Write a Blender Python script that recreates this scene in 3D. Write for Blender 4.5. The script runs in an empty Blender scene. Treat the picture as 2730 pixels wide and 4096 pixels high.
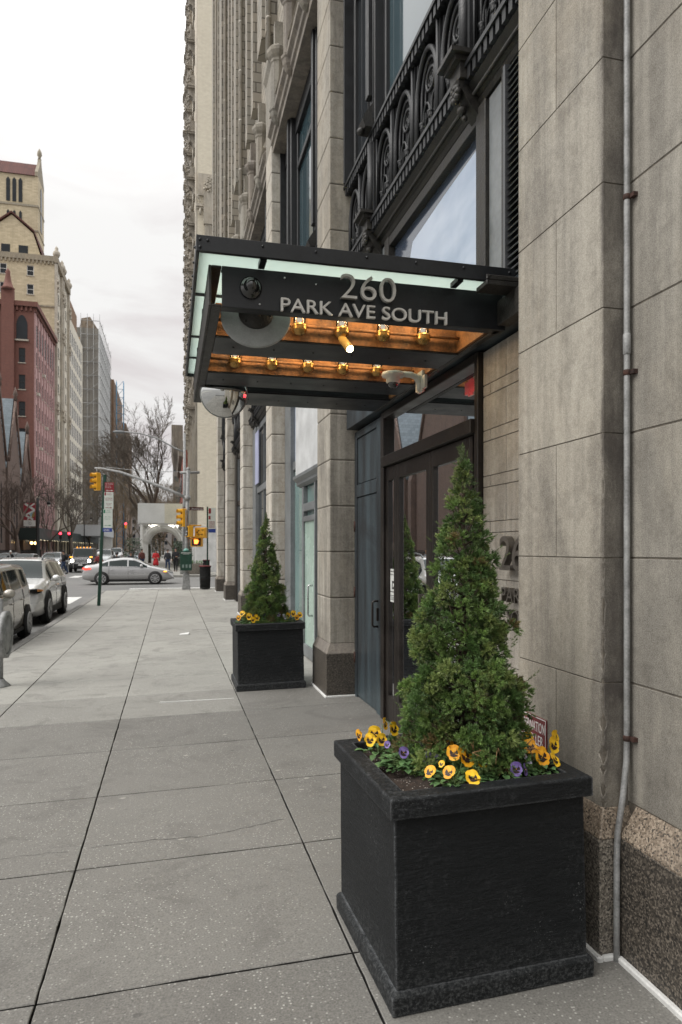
import bpy, bmesh, math, random
from mathutils import Vector, Matrix, noise
random.seed(11)
PI = math.pi
rad = math.radians
SC = bpy.context.scene
COL = SC.collection

# ------------------------------------------------------------ mesh helper
class MB:
    def __init__(s):
        s.v = []; s.f = []; s.m = []; s.s = []
    def add(s, vs, fs, mi=0, sm=False):
        b = len(s.v)
        s.v += [tuple(p) for p in vs]
        for f in fs:
            s.f.append([i + b for i in f]); s.m.append(mi); s.s.append(sm)
    def box(s, x0, x1, y0, y1, z0, z1, mi=0):
        vs = [(x0,y0,z0),(x1,y0,z0),(x1,y1,z0),(x0,y1,z0),(x0,y0,z1),(x1,y0,z1),(x1,y1,z1),(x0,y1,z1)]
        s.add(vs, [(0,3,2,1),(4,5,6,7),(0,1,5,4),(1,2,6,5),(2,3,7,6),(3,0,4,7)], mi)
    def quad(s, a, b, c, d, mi=0):
        s.add([a,b,c,d], [(0,1,2,3)], mi)
    def prism(s, pts, ax, a0, a1, mi=0):
        n = len(pts)
        def P(p, a):
            return (a,p[0],p[1]) if ax == 'x' else (p[0],a,p[1]) if ax == 'y' else (p[0],p[1],a)
        vs = [P(p,a0) for p in pts] + [P(p,a1) for p in pts]
        fs = [tuple(range(n)), tuple(range(2*n-1, n-1, -1))]
        fs += [(i,(i+1)%n,n+(i+1)%n,n+i) for i in range(n)]
        s.add(vs, fs, mi)
    def loft(s, rings, mi=0, sm=False, cap=True, closed=True):
        n = len(rings[0]); vs = [p for r in rings for p in r]; fs = []
        for k in range(len(rings)-1):
            for i in range(n if closed else n-1):
                j = (i+1) % n
                fs.append((k*n+i, k*n+j, (k+1)*n+j, (k+1)*n+i))
        if cap:
            fs.append(tuple(range(n-1,-1,-1)))
            fs.append(tuple(range((len(rings)-1)*n, len(rings)*n)))
        s.add(vs, fs, mi, sm)
    def tube(s, path, r, n=8, mi=0, cap=True, sm=True):
        P = [Vector(p) for p in path]
        if not isinstance(r, (list,tuple)): r = [r]*len(P)
        rings = []; u = None
        for i, p in enumerate(P):
            t = (P[min(i+1,len(P)-1)] - P[max(i-1,0)])
            if t.length < 1e-9: t = Vector((0,0,1))
            t.normalize()
            if u is None:
                u = t.orthogonal().normalized()
            else:
                u = (u - t*u.dot(t))
                u = u.normalized() if u.length > 1e-6 else t.orthogonal().normalized()
            w = t.cross(u)
            rings.append([p + (u*math.cos(a)+w*math.sin(a))*r[i] for a in [2*PI*k/n for k in range(n)]])
        s.loft(rings, mi, sm, cap)
    def lathe(s, prof, c=(0,0,0), ax='z', n=20, mi=0, sm=True, M=None):
        rings = []
        for (r, h) in prof:
            ring = []
            for k in range(n):
                a = 2*PI*k/n; x, y, z = r*math.cos(a), r*math.sin(a), h
                if ax == 'x': p = Vector((z,x,y))
                elif ax == 'y': p = Vector((y,z,x))
                else: p = Vector((x,y,z))
                if M is not None: p = M @ p
                ring.append(p + Vector(c))
            rings.append(ring)
        s.loft(rings, mi, sm, True)
    def ball(s, c, r, nu=12, nv=8, mi=0, sc=(1,1,1), jit=0):
        prof = [(max(1e-4, math.sin(PI*i/nv)), -math.cos(PI*i/nv)) for i in range(nv+1)]
        rings = []
        for (q, h) in prof:
            rings.append([(c[0]+r*sc[0]*q*math.cos(2*PI*k/nu)*(1+random.uniform(-jit,jit)),
                           c[1]+r*sc[1]*q*math.sin(2*PI*k/nu)*(1+random.uniform(-jit,jit)),
                           c[2]+r*sc[2]*h) for k in range(nu)])
        s.loft(rings, mi, True, True)
    def mesh(s, name, mats, recalc=True):
        me = bpy.data.meshes.new(name)
        me.from_pydata(s.v, [], s.f)
        for m in (mats if isinstance(mats,(list,tuple)) else [mats]):
            me.materials.append(m)
        me.polygons.foreach_set('material_index', s.m)
        me.polygons.foreach_set('use_smooth', s.s)
        if recalc and len(s.f) < 60000:
            bm = bmesh.new(); bm.from_mesh(me)
            bmesh.ops.recalc_face_normals(bm, faces=bm.faces)
            bm.to_mesh(me); bm.free()
        me.update()
        return me
    def build(s, name, mats, parent=None, bevel=0, seg=1, recalc=True):
        o = link(name, s.mesh(name, mats, recalc), parent, bevel, seg)
        if name in SEPARATE: split_loose(o)
        return o

SEPARATE = {'web','air_conditioner','spacer','frame_panel','bolt','hinge','lancet_window','tower_opening','arcade_window','shuttered_window','post',
            'fluorescent_lamp','lamp','roof_lamp','pier_head','door_handle','door_seam','glazing_bar','ear','wiper','label_plate','white_stripe','tyre','window_frame','tower_trim','roof'}
def split_loose(o):
    """every loose piece of a mesh becomes a part of its own beside the first"""
    me = o.data; n = len(me.vertices); par = list(range(n))
    def root(i):
        while par[i] != i: par[i] = par[par[i]]; i = par[i]
        return i
    for p in me.polygons:
        a = root(p.vertices[0])
        for v in p.vertices[1:]:
            b = root(v)
            if b != a: par[b] = a
    grp = {}
    for p in me.polygons: grp.setdefault(root(p.vertices[0]), []).append(p.index)
    if not 1 < len(grp) <= 100: return
    for k, fs in enumerate(grp.values()):
        keep = set(fs); bm = bmesh.new(); bm.from_mesh(me); bm.faces.ensure_lookup_table()
        bmesh.ops.delete(bm, geom=[f for f in bm.faces if f.index not in keep], context='FACES')
        m2 = bpy.data.meshes.new(me.name)
        for m in me.materials: m2.materials.append(m)
        bm.to_mesh(m2); bm.free()
        if k == 0: first = m2
        else:
            q = o.copy(); q.data = m2; COL.objects.link(q); q.matrix_parent_inverse = o.matrix_parent_inverse.copy()
    o.data = first
def link(name, me, parent=None, bevel=0, seg=1):
    o = bpy.data.objects.new(name, me); COL.objects.link(o)
    if parent is not None:
        o.parent = parent
        if parent.type == 'EMPTY':
            o.matrix_parent_inverse = parent.matrix_basis.inverted()
    if bevel:
        b = o.modifiers.new('bevel', 'BEVEL'); b.width = bevel; b.segments = seg
        b.limit_method = 'ANGLE'; b.angle_limit = rad(40)
    return o

def tag(o, label, cat, group=None, kind=None):
    o['label'] = label; o['category'] = cat
    if group: o['group'] = group
    if kind: o['kind'] = kind
    return o
def thing(name, label, cat, loc=(0,0,0), rz=0, group=None):
    o = bpy.data.objects.new(name, None); COL.objects.link(o)
    o.location = loc; o.rotation_euler = (0,0,rz); o.empty_display_size = .2
    return tag(o, label, cat, group)
def struct(o):
    o['kind'] = 'structure'; return o
def place(root, loc, rz=0, sc=None):
    root.location = loc; root.rotation_euler = (0,0,rz)
    if sc: root.scale = (sc,sc,sc)
    return root
def dup(root, loc, rz, label=None, sc=None):
    def rec(o, par):
        c = o.copy(); COL.objects.link(c)
        if par is not None:
            mi = o.matrix_parent_inverse.copy(); c.parent = par; c.matrix_parent_inverse = mi
        for ch in list(o.children): rec(ch, c)
        return c
    r = rec(root, None); place(r, loc, rz, sc)
    if label: r['label'] = label
    return r

def text_mesh(body, size, ext, name='lettering', width=None, bold=0.0, align='LEFT', mirror=False):
    cu = bpy.data.curves.new(name, 'FONT'); cu.body = body; cu.size = size; cu.extrude = ext
    cu.align_x = align; cu.resolution_u = 4; cu.offset = bold; cu.space_line = .95
    ob = bpy.data.objects.new('tmp', cu); COL.objects.link(ob)
    dg = bpy.context.evaluated_depsgraph_get(); dg.update()
    me = bpy.data.meshes.new_from_object(ob.evaluated_get(dg)); me.name = name
    bpy.data.objects.remove(ob); bpy.data.curves.remove(cu)
    if width:
        xs = [v.co.x for v in me.vertices]; k = width/(max(xs)-min(xs))
        for v in me.vertices: v.co.x *= k
    return me
def put_text(body, org, right, up, size, ext, mat, parent, name='lettering', width=None, bold=0.0, align='LEFT', cap=None):
    """org = lower left of first line; size such that capitals are `cap` high when given"""
    if cap: size = cap/.729
    me = text_mesh(body, size, ext, name, width, bold, align)
    me.materials.clear(); me.materials.append(mat)
    r, u = Vector(right).normalized(), Vector(up).normalized(); n = r.cross(u)
    M = Matrix(((r.x,u.x,n.x,org[0]),(r.y,u.y,n.y,org[1]),(r.z,u.z,n.z,org[2]),(0,0,0,1)))
    me.transform(M); me.update()
    return link(name, me, parent)

def wall_holes(mb, P, u0, u1, v0, v1, holes, depth, mi=0, rmi=None):
    """wall sheet P(u,v,d) with rectangular openings and their reveals"""
    us = sorted(set([u0,u1]+[a for h in holes for a in h[:2] if u0 < a < u1]))
    vs = sorted(set([v0,v1]+[a for h in holes for a in h[2:4] if v0 < a < v1]))
    for i in range(len(us)-1):
        for j in range(len(vs)-1):
            cu, cv = (us[i]+us[i+1])/2, (vs[j]+vs[j+1])/2
            if any(h[0] < cu < h[1] and h[2] < cv < h[3] for h in holes): continue
            mb.quad(P(us[i],vs[j],0),P(us[i+1],vs[j],0),P(us[i+1],vs[j+1],0),P(us[i],vs[j+1],0), mi)
    r = mi if rmi is None else rmi
    for (a,b,c,d) in [h[:4] for h in holes]:
        for (p,q) in (((a,c),(b,c)),((b,c),(b,d)),((b,d),(a,d)),((a,d),(a,c))):
            mb.quad(P(p[0],p[1],0),P(q[0],q[1],0),P(q[0],q[1],depth),P(p[0],p[1],depth), r)

# ------------------------------------------------------------ materials
def lin(r, g, b):
    f = lambda c: (c/255/12.92) if c <= 10 else ((c/255+.055)/1.055)**2.4
    return (f(r), f(g), f(b), 1)
class NT:
    def __init__(s, name):
        s.mat = bpy.data.materials.new(name); s.mat.use_nodes = True
        s.t = s.mat.node_tree; s.t.nodes.clear()
        s.out = s.t.nodes.new('ShaderNodeOutputMaterial')
        s._co = None
    def n(s, typ, ins=None, out=0, **props):
        nd = s.t.nodes.new('ShaderNode'+typ)
        for k, v in props.items(): setattr(nd, k, v)
        for k, v in (ins or {}).items():
            sk = nd.inputs[k]
            if isinstance(v, bpy.types.NodeSocket): s.t.links.new(v, sk)
            else: sk.default_value = v
        return nd.outputs[out]
    def co(s):
        if s._co is None: s._co = s.n('TexCoord', out=3)
        return s._co
    def mapv(s, sc, rot=(0,0,0), loc=(0,0,0)):
        return s.n('Mapping', {'Vector': s.co(), 'Scale': sc, 'Rotation': rot, 'Location': loc})
    def noise(s, scale, detail=3, rough=.55, vec=None, dist=0):
        return s.n('TexNoise', {'Vector': vec or s.co(), 'Scale': scale, 'Detail': detail, 'Roughness': rough, 'Distortion': dist})
    def ramp(s, fac, stops, mode='LINEAR'):
        nd = s.t.nodes.new('ShaderNodeValToRGB'); s.t.links.new(fac, nd.inputs[0])
        e = nd.color_ramp.elements; nd.color_ramp.interpolation = mode
        while len(e) < len(stops): e.new(.5)
        for i, (p, c) in enumerate(stops):
            e[i].position = p; e[i].color = c if isinstance(c,(tuple,list)) and len(c) == 4 else (c,c,c,1)
        return nd.outputs[0]
    def mix(s, f, a, b, blend='MIX'):
        nd = s.t.nodes.new('ShaderNodeMix'); nd.data_type = 'RGBA'; nd.blend_type = blend
        for k, v in ((0,f),(6,a),(7,b)):
            if isinstance(v, bpy.types.NodeSocket): s.t.links.new(v, nd.inputs[k])
            else: nd.inputs[k].default_value = v
        return nd.outputs[2]
    def math(s, op, a, b=0, clamp=False):
        return s.n('Math', {0: a, 1: b}, operation=op, use_clamp=clamp)
    def bump(s, h, st=.3, dist=.01):
        return s.n('Bump', {'Height': h, 'Strength': st, 'Distance': dist})
    def pbr(s, col, rough=.6, metal=0, nrm=None, **extra):
        ins = {'Base Color': col, 'Roughness': rough, 'Metallic': metal}
        if nrm is not None: ins['Normal'] = nrm
        ins.update(extra)
        b = s.n('BsdfPrincipled', ins)
        s.t.links.new(b, s.out.inputs[0]); return s.mat

def plain(name, col, rough=.5, metal=0, var=.12, scale=6, bump=0, bscale=60, **extra):
    """base colour broken up by two noises, roughness too"""
    t = NT(name)
    a = t.noise(scale, 4); b = t.noise(scale*9, 3)
    f = t.math('ADD', t.math('MULTIPLY', a, .65), t.math('MULTIPLY', b, .35))
    lo = tuple(c*(1-var*2) for c in col[:3])+(1,); hi = tuple(min(1,c*(1+var*2)) for c in col[:3])+(1,)
    c = t.ramp(f, [(.3,lo),(.7,hi)])
    r = t.ramp(a, [(.3,max(0,rough-.08)),(.7,min(1,rough+.08))])
    nr = t.bump(t.noise(bscale, 4), bump, .006) if bump else None
    return t.pbr(c, r, metal, nr, **extra)
def glow(name, col, st):
    t = NT(name)
    e = t.n('Emission', {'Color': col, 'Strength': st}); t.t.links.new(e, t.out.inputs[0]); return t.mat
def glass(name, tint=(.75,.8,.8,1), refl=1.0, rough=.01):
    t = NT(name)
    fr = t.n('Fresnel', {'IOR': 1.5})
    f = t.math('MINIMUM', t.math('MULTIPLY', fr, 2.2*refl), 1)
    tr = t.n('BsdfTransparent', {'Color': tint}); gl = t.n('BsdfGlossy', {'Color': (.95,.97,1,1), 'Roughness': rough})
    m = t.n('MixShader', {0: f, 1: tr, 2: gl}); t.t.links.new(m, t.out.inputs[0]); return t.mat
def pane(name, col, rough=.06, spec=1.0, metal=0):
    t = NT(name)
    c = t.ramp(t.noise(.9, 2), [(.35, tuple(x*.75 for x in col[:3])+(1,)), (.65, col)])
    w = t.bump(t.noise(1.6, 2), .06, .02)
    return t.pbr(c, rough, metal, w, **{'Specular IOR Level': spec})

def limestone(name, base, dark, light, streak=.6, corner=None):
    t = NT(name)
    big = t.noise(.9, 4, .6); fine = t.noise(26, 5, .7); grain = t.noise(190, 2, .6)
    st = t.noise(1, 4, .62, t.mapv((7,7,.32))); st2 = t.noise(1, 3, .6, t.mapv((28,28,.7), loc=(3,1,0)))
    c = t.mix(t.ramp(big, [(.35,0),(.7,1)]), base, light)
    s = t.math('MULTIPLY', t.ramp(st, [(.43,0),(.62,1)]), streak)
    c = t.mix(s, c, dark)
    s2 = t.math('MULTIPLY', t.ramp(st2, [(.5,0),(.75,1)]), streak*.6)
    c = t.mix(s2, c, dark)
    c = t.mix(t.math('MULTIPLY', t.ramp(st2, [(.25,1),(.42,0)]), .35), c, light)
    isl = t.n('NewGeometry', out=8)
    c = t.mix(t.ramp(isl, [(0,.0),(1,.30)]), c, dark)
    soot = t.noise(1.6, 6, .7, t.mapv((1,1,.45)), 1.0)
    c = t.mix(t.math('MULTIPLY', t.ramp(soot, [(.48,0),(.63,1)]), .6), c, tuple(x*.75 for x in dark[:3])+(1,))
    warm = t.ramp(t.noise(1.1, 5, .65, t.mapv((1,1,.6), loc=(5,8,1))), [(.45,0),(.7,1)])
    c = t.mix(t.math('MULTIPLY', warm, .38), c, (light[0]*.86,light[1]*.74,light[2]*.58,1))
    wash = t.noise(1, 5, .6, t.mapv((11,11,.5), loc=(9,4,2)))
    c = t.mix(t.math('MULTIPLY', t.ramp(wash, [(.56,0),(.72,1)]), .4), c, tuple(min(1,x*1.12) for x in light[:3])+(1,))
    c = t.mix(.22, c, t.ramp(fine, [(.3,dark),(.7,light)]))
    c = t.mix(.14, c, t.ramp(grain, [(.35,(.02,.02,.02,1)),(.65,(.8,.78,.72,1))]))
    pits = t.ramp(t.n('TexVoronoi', {'Vector': t.co(), 'Scale': 13.0}), [(.0,1),(.035,0)])
    c = t.mix(t.math('MULTIPLY', pits, .55), c, dark)
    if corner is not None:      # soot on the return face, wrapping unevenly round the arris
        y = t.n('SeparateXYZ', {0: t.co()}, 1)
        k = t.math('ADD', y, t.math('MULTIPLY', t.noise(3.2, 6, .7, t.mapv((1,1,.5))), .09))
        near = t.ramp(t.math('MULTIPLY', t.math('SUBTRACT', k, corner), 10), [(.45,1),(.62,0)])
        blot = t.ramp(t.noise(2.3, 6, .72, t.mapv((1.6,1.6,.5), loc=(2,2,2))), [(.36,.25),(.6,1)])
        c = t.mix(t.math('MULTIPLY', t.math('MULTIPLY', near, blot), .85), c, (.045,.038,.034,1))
    mott = t.noise(7, 6, .75)
    c = t.mix(t.math('MULTIPLY', t.ramp(mott, [(.5,0),(.66,1)]), .36), c, dark)
    h = t.math('ADD', fine, t.math('MULTIPLY', grain, .6))
    return t.pbr(c, .88, 0, t.bump(h, .32, .004))
def granite(name, a, b, c3, scale=1.0):
    t = NT(name)
    v = t.n('TexVoronoi', {'Vector': t.co(), 'Scale': 150*scale}, out=1)
    n1 = t.noise(75*scale, 4, .7); n2 = t.noise(1.7, 4)
    c = t.mix(t.ramp(n1, [(.42,0),(.6,1)]), a, b)
    g = t.n('RGBToBW', {'Color': v})
    c = t.mix(t.ramp(g, [(.62,0),(.74,1)]), c, c3)
    c = t.mix(t.math('MULTIPLY', t.ramp(g, [(.2,1),(.3,0)]), .8), c, (.012,.012,.012,1))
    c = t.mix(t.math('MULTIPLY', t.ramp(n2, [(.45,0),(.7,1)]), .35), c, (.05,.045,.04,1))
    return t.pbr(c, .5, 0, t.bump(n1, .25, .003))
def bricks(name, a, b, mortar, bw, bh, rot=None, plane='yz', msize=.012, var=.5, bump=.4):
    """brick courses laid on the yz or xz plane of the object's own coordinates"""
    t = NT(name)
    x = t.n('SeparateXYZ', {0: t.co()}, 0); sep = x.node
    u = t.math('ADD', sep.outputs[0], sep.outputs[1]) if plane == 'both' else sep.outputs[1 if plane == 'yz' else 0]
    vec = t.n('CombineXYZ', {0: u, 1: sep.outputs[2], 2: 0.0})
    br = t.n('TexBrick', {'Vector': vec, 'Color1': a, 'Color2': b, 'Mortar': mortar, 'Scale': 1.0, 'Mortar Size': msize,
                          'Mortar Smooth': .2, 'Bias': 0.0, 'Brick Width': bw, 'Row Height': bh})
    big = t.noise(.35, 4, .6); st = t.noise(1, 4, .6, t.mapv((2.5,2.5,.15)))
    c = t.mix(t.math('MULTIPLY', t.ramp(big, [(.4,0),(.72,1)]), var), br, tuple(x*.55 for x in a[:3])+(1,))
    c = t.mix(t.math('MULTIPLY', t.ramp(st, [(.5,0),(.75,1)]), var*.7), c, tuple(x*.5 for x in b[:3])+(1,))
    return t.pbr(c, .85, 0, t.bump(br.node.outputs['Fac'], -bump, .02))

M = {}
PY0 = 2.53
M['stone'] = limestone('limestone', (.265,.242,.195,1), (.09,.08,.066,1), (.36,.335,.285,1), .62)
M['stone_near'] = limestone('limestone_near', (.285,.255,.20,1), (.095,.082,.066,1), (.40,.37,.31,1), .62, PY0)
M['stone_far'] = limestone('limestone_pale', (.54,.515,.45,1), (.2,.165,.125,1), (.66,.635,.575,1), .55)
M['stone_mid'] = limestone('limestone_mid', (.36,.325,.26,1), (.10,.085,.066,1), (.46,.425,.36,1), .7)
M['stone_cap'] = limestone('limestone_weathered', (.20,.17,.135,1), (.075,.06,.05,1), (.33,.29,.24,1), .8)
M['mortar'] = plain('mortar', (.12,.105,.085,1), .95, 0, .3, 9)
M['tile_stone'] = limestone('entrance_stone', (.35,.325,.28,1), (.13,.11,.09,1), (.46,.43,.375,1), .6)
M['granite'] = granite('granite_dark', (.03,.026,.022,1), (.085,.073,.058,1), (.155,.133,.108,1))
M['granite_top'] = granite('granite_top', (.155,.12,.088,1), (.25,.2,.15,1), (.34,.28,.215,1))
M['granite_rough'] = granite('granite_rough', (.085,.075,.062,1), (.19,.168,.138,1), (.30,.27,.225,1))
M['caulk'] = plain('caulk', (.62,.62,.6,1), .8, bump=.4)
M['ashlar'] = bricks('ashlar', (.33,.295,.24,1), (.25,.235,.2,1), (.07,.058,.046,1), .42, .21, plane='both', msize=.012, var=.3, bump=.8)
M['cream_brick'] = bricks('cream_brick', (.76,.70,.57,1), (.66,.6,.48,1), (.46,.42,.35,1), .22, .078, plane='both', msize=.008, var=.15)
M['cream_stone'] = limestone('cream_terracotta', (.5,.46,.38,1), (.2,.17,.13,1), (.62,.57,.49,1), .4)
M['iron'] = plain('cast_iron', (.010,.011,.0125,1), .5, 0, .35, 9, .5, 90, **{'Specular IOR Level': .5})
M['iron_worn'] = plain('cast_iron_worn', (.018,.016,.013,1), .55, 0, .45, 14, .8, 70, **{'Specular IOR Level': .5})
M['steel_black'] = plain('black_steel', (.010,.0115,.0135,1), .45, 0, .25, 5, .12, 160, **{'Specular IOR Level': .45})
M['bronze'] = plain('bronze_frame', (.028,.023,.02,1), .38, .35, .25, 4)
M['alu'] = plain('grey_aluminium', (.17,.18,.185,1), .45, .2, .14, 3)
M['galv'] = plain('galvanised_steel', (.26,.262,.258,1), .6, .25, .28, 12, .1)
M['chrome'] = plain('brushed_steel', (.5,.5,.5,1), .25, 1, .08, 8)
M['white_paint'] = plain('white_paint', (.68,.68,.66,1), .5, 0, .06, 3)
M['white_plastic'] = plain('white_plastic', (.5,.475,.41,1), .4, 0, .08, 6)
M['letter'] = plain('letter_metal', (.56,.545,.51,1), .45, .2, .1, 20)
M['letter_dark'] = plain('letter_bronze', (.12,.108,.095,1), .36, .5, .15, 12)
M['rust'] = plain('rust', (.045,.02,.014,1), .85, 0, .4, 40, .5)
M['pane_dark'] = pane('window_glass_dark', (.018,.022,.026,1))
M['pane_far'] = pane('far_window_glass', (.022,.026,.03,1), .25, .25)
M['pane_blue'] = pane('window_glass_blue', (.05,.085,.1,1), .05)
M['pane_teal'] = pane('storefront_glass', (.20,.30,.285,1), .08)
M['film'] = None
M['black'] = plain('black_matte', (.008,.008,.008,1), .7)
M['glass'] = glass('clear_glass')
M['glass_car'] = pane('car_glass', (.014,.024,.023,1), .05, .3)
M['wheel_silver'] = plain('wheel_silver', (.42,.42,.42,1), .35, .3, .05, 9)
M['rubber'] = plain('rubber', (.014,.014,.014,1), .8, 0, .2, 12)
M['bark'] = plain('bark', (.105,.088,.07,1), .9, 0, .4, 8, .6, 30)
M['bark_red'] = plain('bark_reddish', (.115,.085,.07,1), .9, 0, .35, 8)
M['bark_pale'] = plain('bark_pale', (.17,.135,.095,1), .9, 0, .35, 8)

def make_film():
    t = NT('window_film')
    st = t.noise(1, 4, .6, t.mapv((5,5,.6))); b = t.noise(1.3, 4, .55, t.mapv((1,.6,1.5)))
    c = t.mix(t.ramp(b, [(.38,0),(.62,1)]), (.20,.27,.385,1), (.40,.46,.56,1))  # pale blue film tint, with the sky's reflection put into its colour
    c = t.mix(t.math('MULTIPLY', t.ramp(st, [(.5,0),(.75,1)]), .12), c, (.55,.58,.62,1))
    sp = t.ramp(t.n('TexVoronoi', {'Vector': t.co(), 'Scale': 22.0}), [(0,1),(.06,0)])
    c = t.mix(t.math('MULTIPLY', sp, .4), c, (.12,.13,.15,1))
    return t.pbr(c, .3, 0, None, **{'Specular IOR Level': .8})
M['film'] = make_film()

def make_patina():
    t = NT('patinated_metal')
    st = t.noise(1, 5, .62, t.mapv((5,5,.55))); b = t.noise(1.3, 5, .6, dist=.6); f = t.noise(60, 3)
    c = t.mix(t.ramp(st, [(.4,0),(.68,1)]), (.018,.022,.026,1), (.06,.085,.1,1))
    sep = t.n('SeparateXYZ', {0: t.co()}, 2)
    low = t.ramp(t.math('ADD', sep, t.math('MULTIPLY', b, 1.1)), [(.42,1),(.95,0)])
    c = t.mix(t.math('MULTIPLY', low, .6), c, (.085,.125,.14,1))
    c = t.mix(t.ramp(b, [(.57,0),(.72,.8)]), c, (.012,.012,.013,1))
    c = t.mix(.12, c, t.ramp(f, [(.3,(.01,.01,.01,1)),(.7,(.2,.22,.23,1))]))
    return t.pbr(c, t.ramp(b, [(.3,.36),(.7,.55)]), .3, t.bump(b, .05, .02))
M['patina'] = make_patina()

def make_slate(wear=.0):
    t = NT('black_planter')
    n1 = t.noise(16, 7, .72, t.mapv((.55,.55,2.6), rot=(.15,.1,.3))); n2 = t.noise(95, 4, .65); n3 = t.noise(2.2, 4)
    c = t.ramp(n1, [(.25,(.0045,.0056,.0064,1)),(.78,(.0095,.0112,.0126,1))])
    sc = t.math('MULTIPLY', t.ramp(t.noise(120, 3, .6), [(.65,0),(.69,1)]), t.ramp(n3, [(.54,0),(.66,1)]))
    c = t.mix(t.math('MULTIPLY', sc, .75), c, (.32,.33,.33,1))
    sc2 = t.math('MULTIPLY', t.ramp(t.noise(34, 5, .75), [(.66,0),(.71,1)]), t.ramp(n1, [(.5,0),(.6,1)]))
    c = t.mix(t.math('MULTIPLY', sc2, .5), c, (.2,.21,.21,1))
    bv = t.n('Bevel', {'Radius': .016}, samples=4); gn = t.n('NewGeometry', out=1)
    dt = t.n('VectorMath', {0: bv, 1: gn}, 1, operation='DOT_PRODUCT')
    ed = t.math('MULTIPLY', t.ramp(dt, [(.80,1),(.97,0)]), t.ramp(t.noise(24, 5, .75), [(.36,0),(.6,1)]))
    c = t.mix(t.math('MULTIPLY', ed, .85), c, (.21,.22,.23,1))
    rub = t.math('MULTIPLY', t.ramp(t.noise(52, 6, .8), [(.5,0),(.66,1)]), t.ramp(t.noise(4.5, 4, .6), [(.42,0),(.62,1)]))
    c = t.mix(t.math('MULTIPLY', rub, .22+wear), c, (.10,.105,.11,1))
    sep = t.n('SeparateXYZ', {0: t.co()}, 2)
    foot = t.math('MULTIPLY', t.ramp(t.math('ADD', sep, t.math('MULTIPLY', n3, .22)), [(.13,1),(.34,0)]), t.ramp(t.noise(70, 5, .75), [(.46,0),(.64,1)]))
    c = t.mix(t.math('MULTIPLY', foot, .5), c, (.13,.135,.135,1))
    h = t.math('ADD', n1, t.math('MULTIPLY', n2, .45))
    return t.pbr(c, .62, 0, t.bump(h, .9, .014), **{'Specular IOR Level': .26})
M['slate'] = make_slate()

def make_walk():
    t = NT('sidewalk_concrete')
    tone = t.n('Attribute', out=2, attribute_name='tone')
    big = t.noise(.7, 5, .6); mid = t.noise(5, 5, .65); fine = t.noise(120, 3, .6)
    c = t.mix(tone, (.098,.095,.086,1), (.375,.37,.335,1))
    c = t.mix(t.math('MULTIPLY', t.ramp(big, [(.42,0),(.72,1)]), .38), c, (.08,.073,.066,1))
    c = t.mix(t.math('MULTIPLY', t.ramp(mid, [(.5,0),(.75,1)]), .25), c, (.1,.09,.08,1))
    c = t.mix(.22, c, t.ramp(fine, [(.32,(.03,.028,.026,1)),(.68,(.42,.4,.37,1))]))
    v = t.n('TexVoronoi', {'Vector': t.co(), 'Scale': 58.0}); vc = t.n('RGBToBW', {'Color': v.node.outputs[1]})
    ag = t.math('MULTIPLY', t.ramp(v, [(.17,1),(.32,0)]), t.ramp(vc, [(.52,0),(.6,1)]))
    ag = t.math('MULTIPLY', ag, t.ramp(t.noise(1.1, 3), [(.36,.3),(.58,1)]))
    c = t.mix(t.math('MULTIPLY', ag, .6), c, (.55,.54,.5,1))
    vd = t.n('TexVoronoi', {'Vector': t.mapv((1,1,1), loc=(7,3,0)), 'Scale': 47.0}); vdc = t.n('RGBToBW', {'Color': vd.node.outputs[1]})
    c = t.mix(t.math('MULTIPLY', t.math('MULTIPLY', t.ramp(vd, [(.14,1),(.28,0)]), t.ramp(vdc, [(.3,1),(.36,0)])), .5), c, (.05,.048,.045,1))
    st_ = t.noise(1.9, 6, .7, dist=1.2)
    c = t.mix(t.math('MULTIPLY', t.ramp(st_, [(.52,0),(.64,1)]), .32), c, (.065,.06,.055,1))
    c = t.mix(t.math('MULTIPLY', t.ramp(t.noise(.35, 4), [(.5,0),(.7,1)]), .2), c, (.33,.325,.3,1))
    v2 = t.n('TexVoronoi', {'Vector': t.mapv((1,1.6,1)), 'Scale': 3.1}); gum = t.ramp(v2, [(.05,1),(.08,0)])
    gc = t.n('RGBToBW', {'Color': v2.node.outputs[1]})
    c = t.mix(t.math('MULTIPLY', gum, .6), c, t.ramp(gc, [(.4,(.05,.047,.045,1)),(.6,(.42,.4,.36,1))]))
    h = t.math('ADD', fine, t.math('MULTIPLY', mid, .5))
    return t.pbr(c, t.ramp(big, [(.3,.78),(.7,.62)]), 0, t.bump(h, .35, .003))
M['walk'] = make_walk()
def make_road():
    t = NT('asphalt')
    big = t.noise(.25, 5, .6); mid = t.noise(3, 4); fine = t.noise(140, 3)
    c = t.ramp(big, [(.35,(.115,.115,.113,1)),(.7,(.19,.188,.182,1))])
    c = t.mix(t.math('MULTIPLY', t.ramp(mid, [(.5,0),(.75,1)]), .35), c, (.06,.06,.06,1))
    c = t.mix(.2, c, t.ramp(fine, [(.35,(.03,.03,.03,1)),(.65,(.35,.35,.34,1))]))
    return t.pbr(c, .72, 0, t.bump(fine, .4, .006))
M['road'] = make_road()
M['road_paint'] = plain('road_marking', (.62,.62,.6,1), .7, 0, .12, 5, .3)
M['curb'] = plain('kerb_stone', (.19,.185,.175,1), .8, 0, .25, 5, .4)
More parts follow.
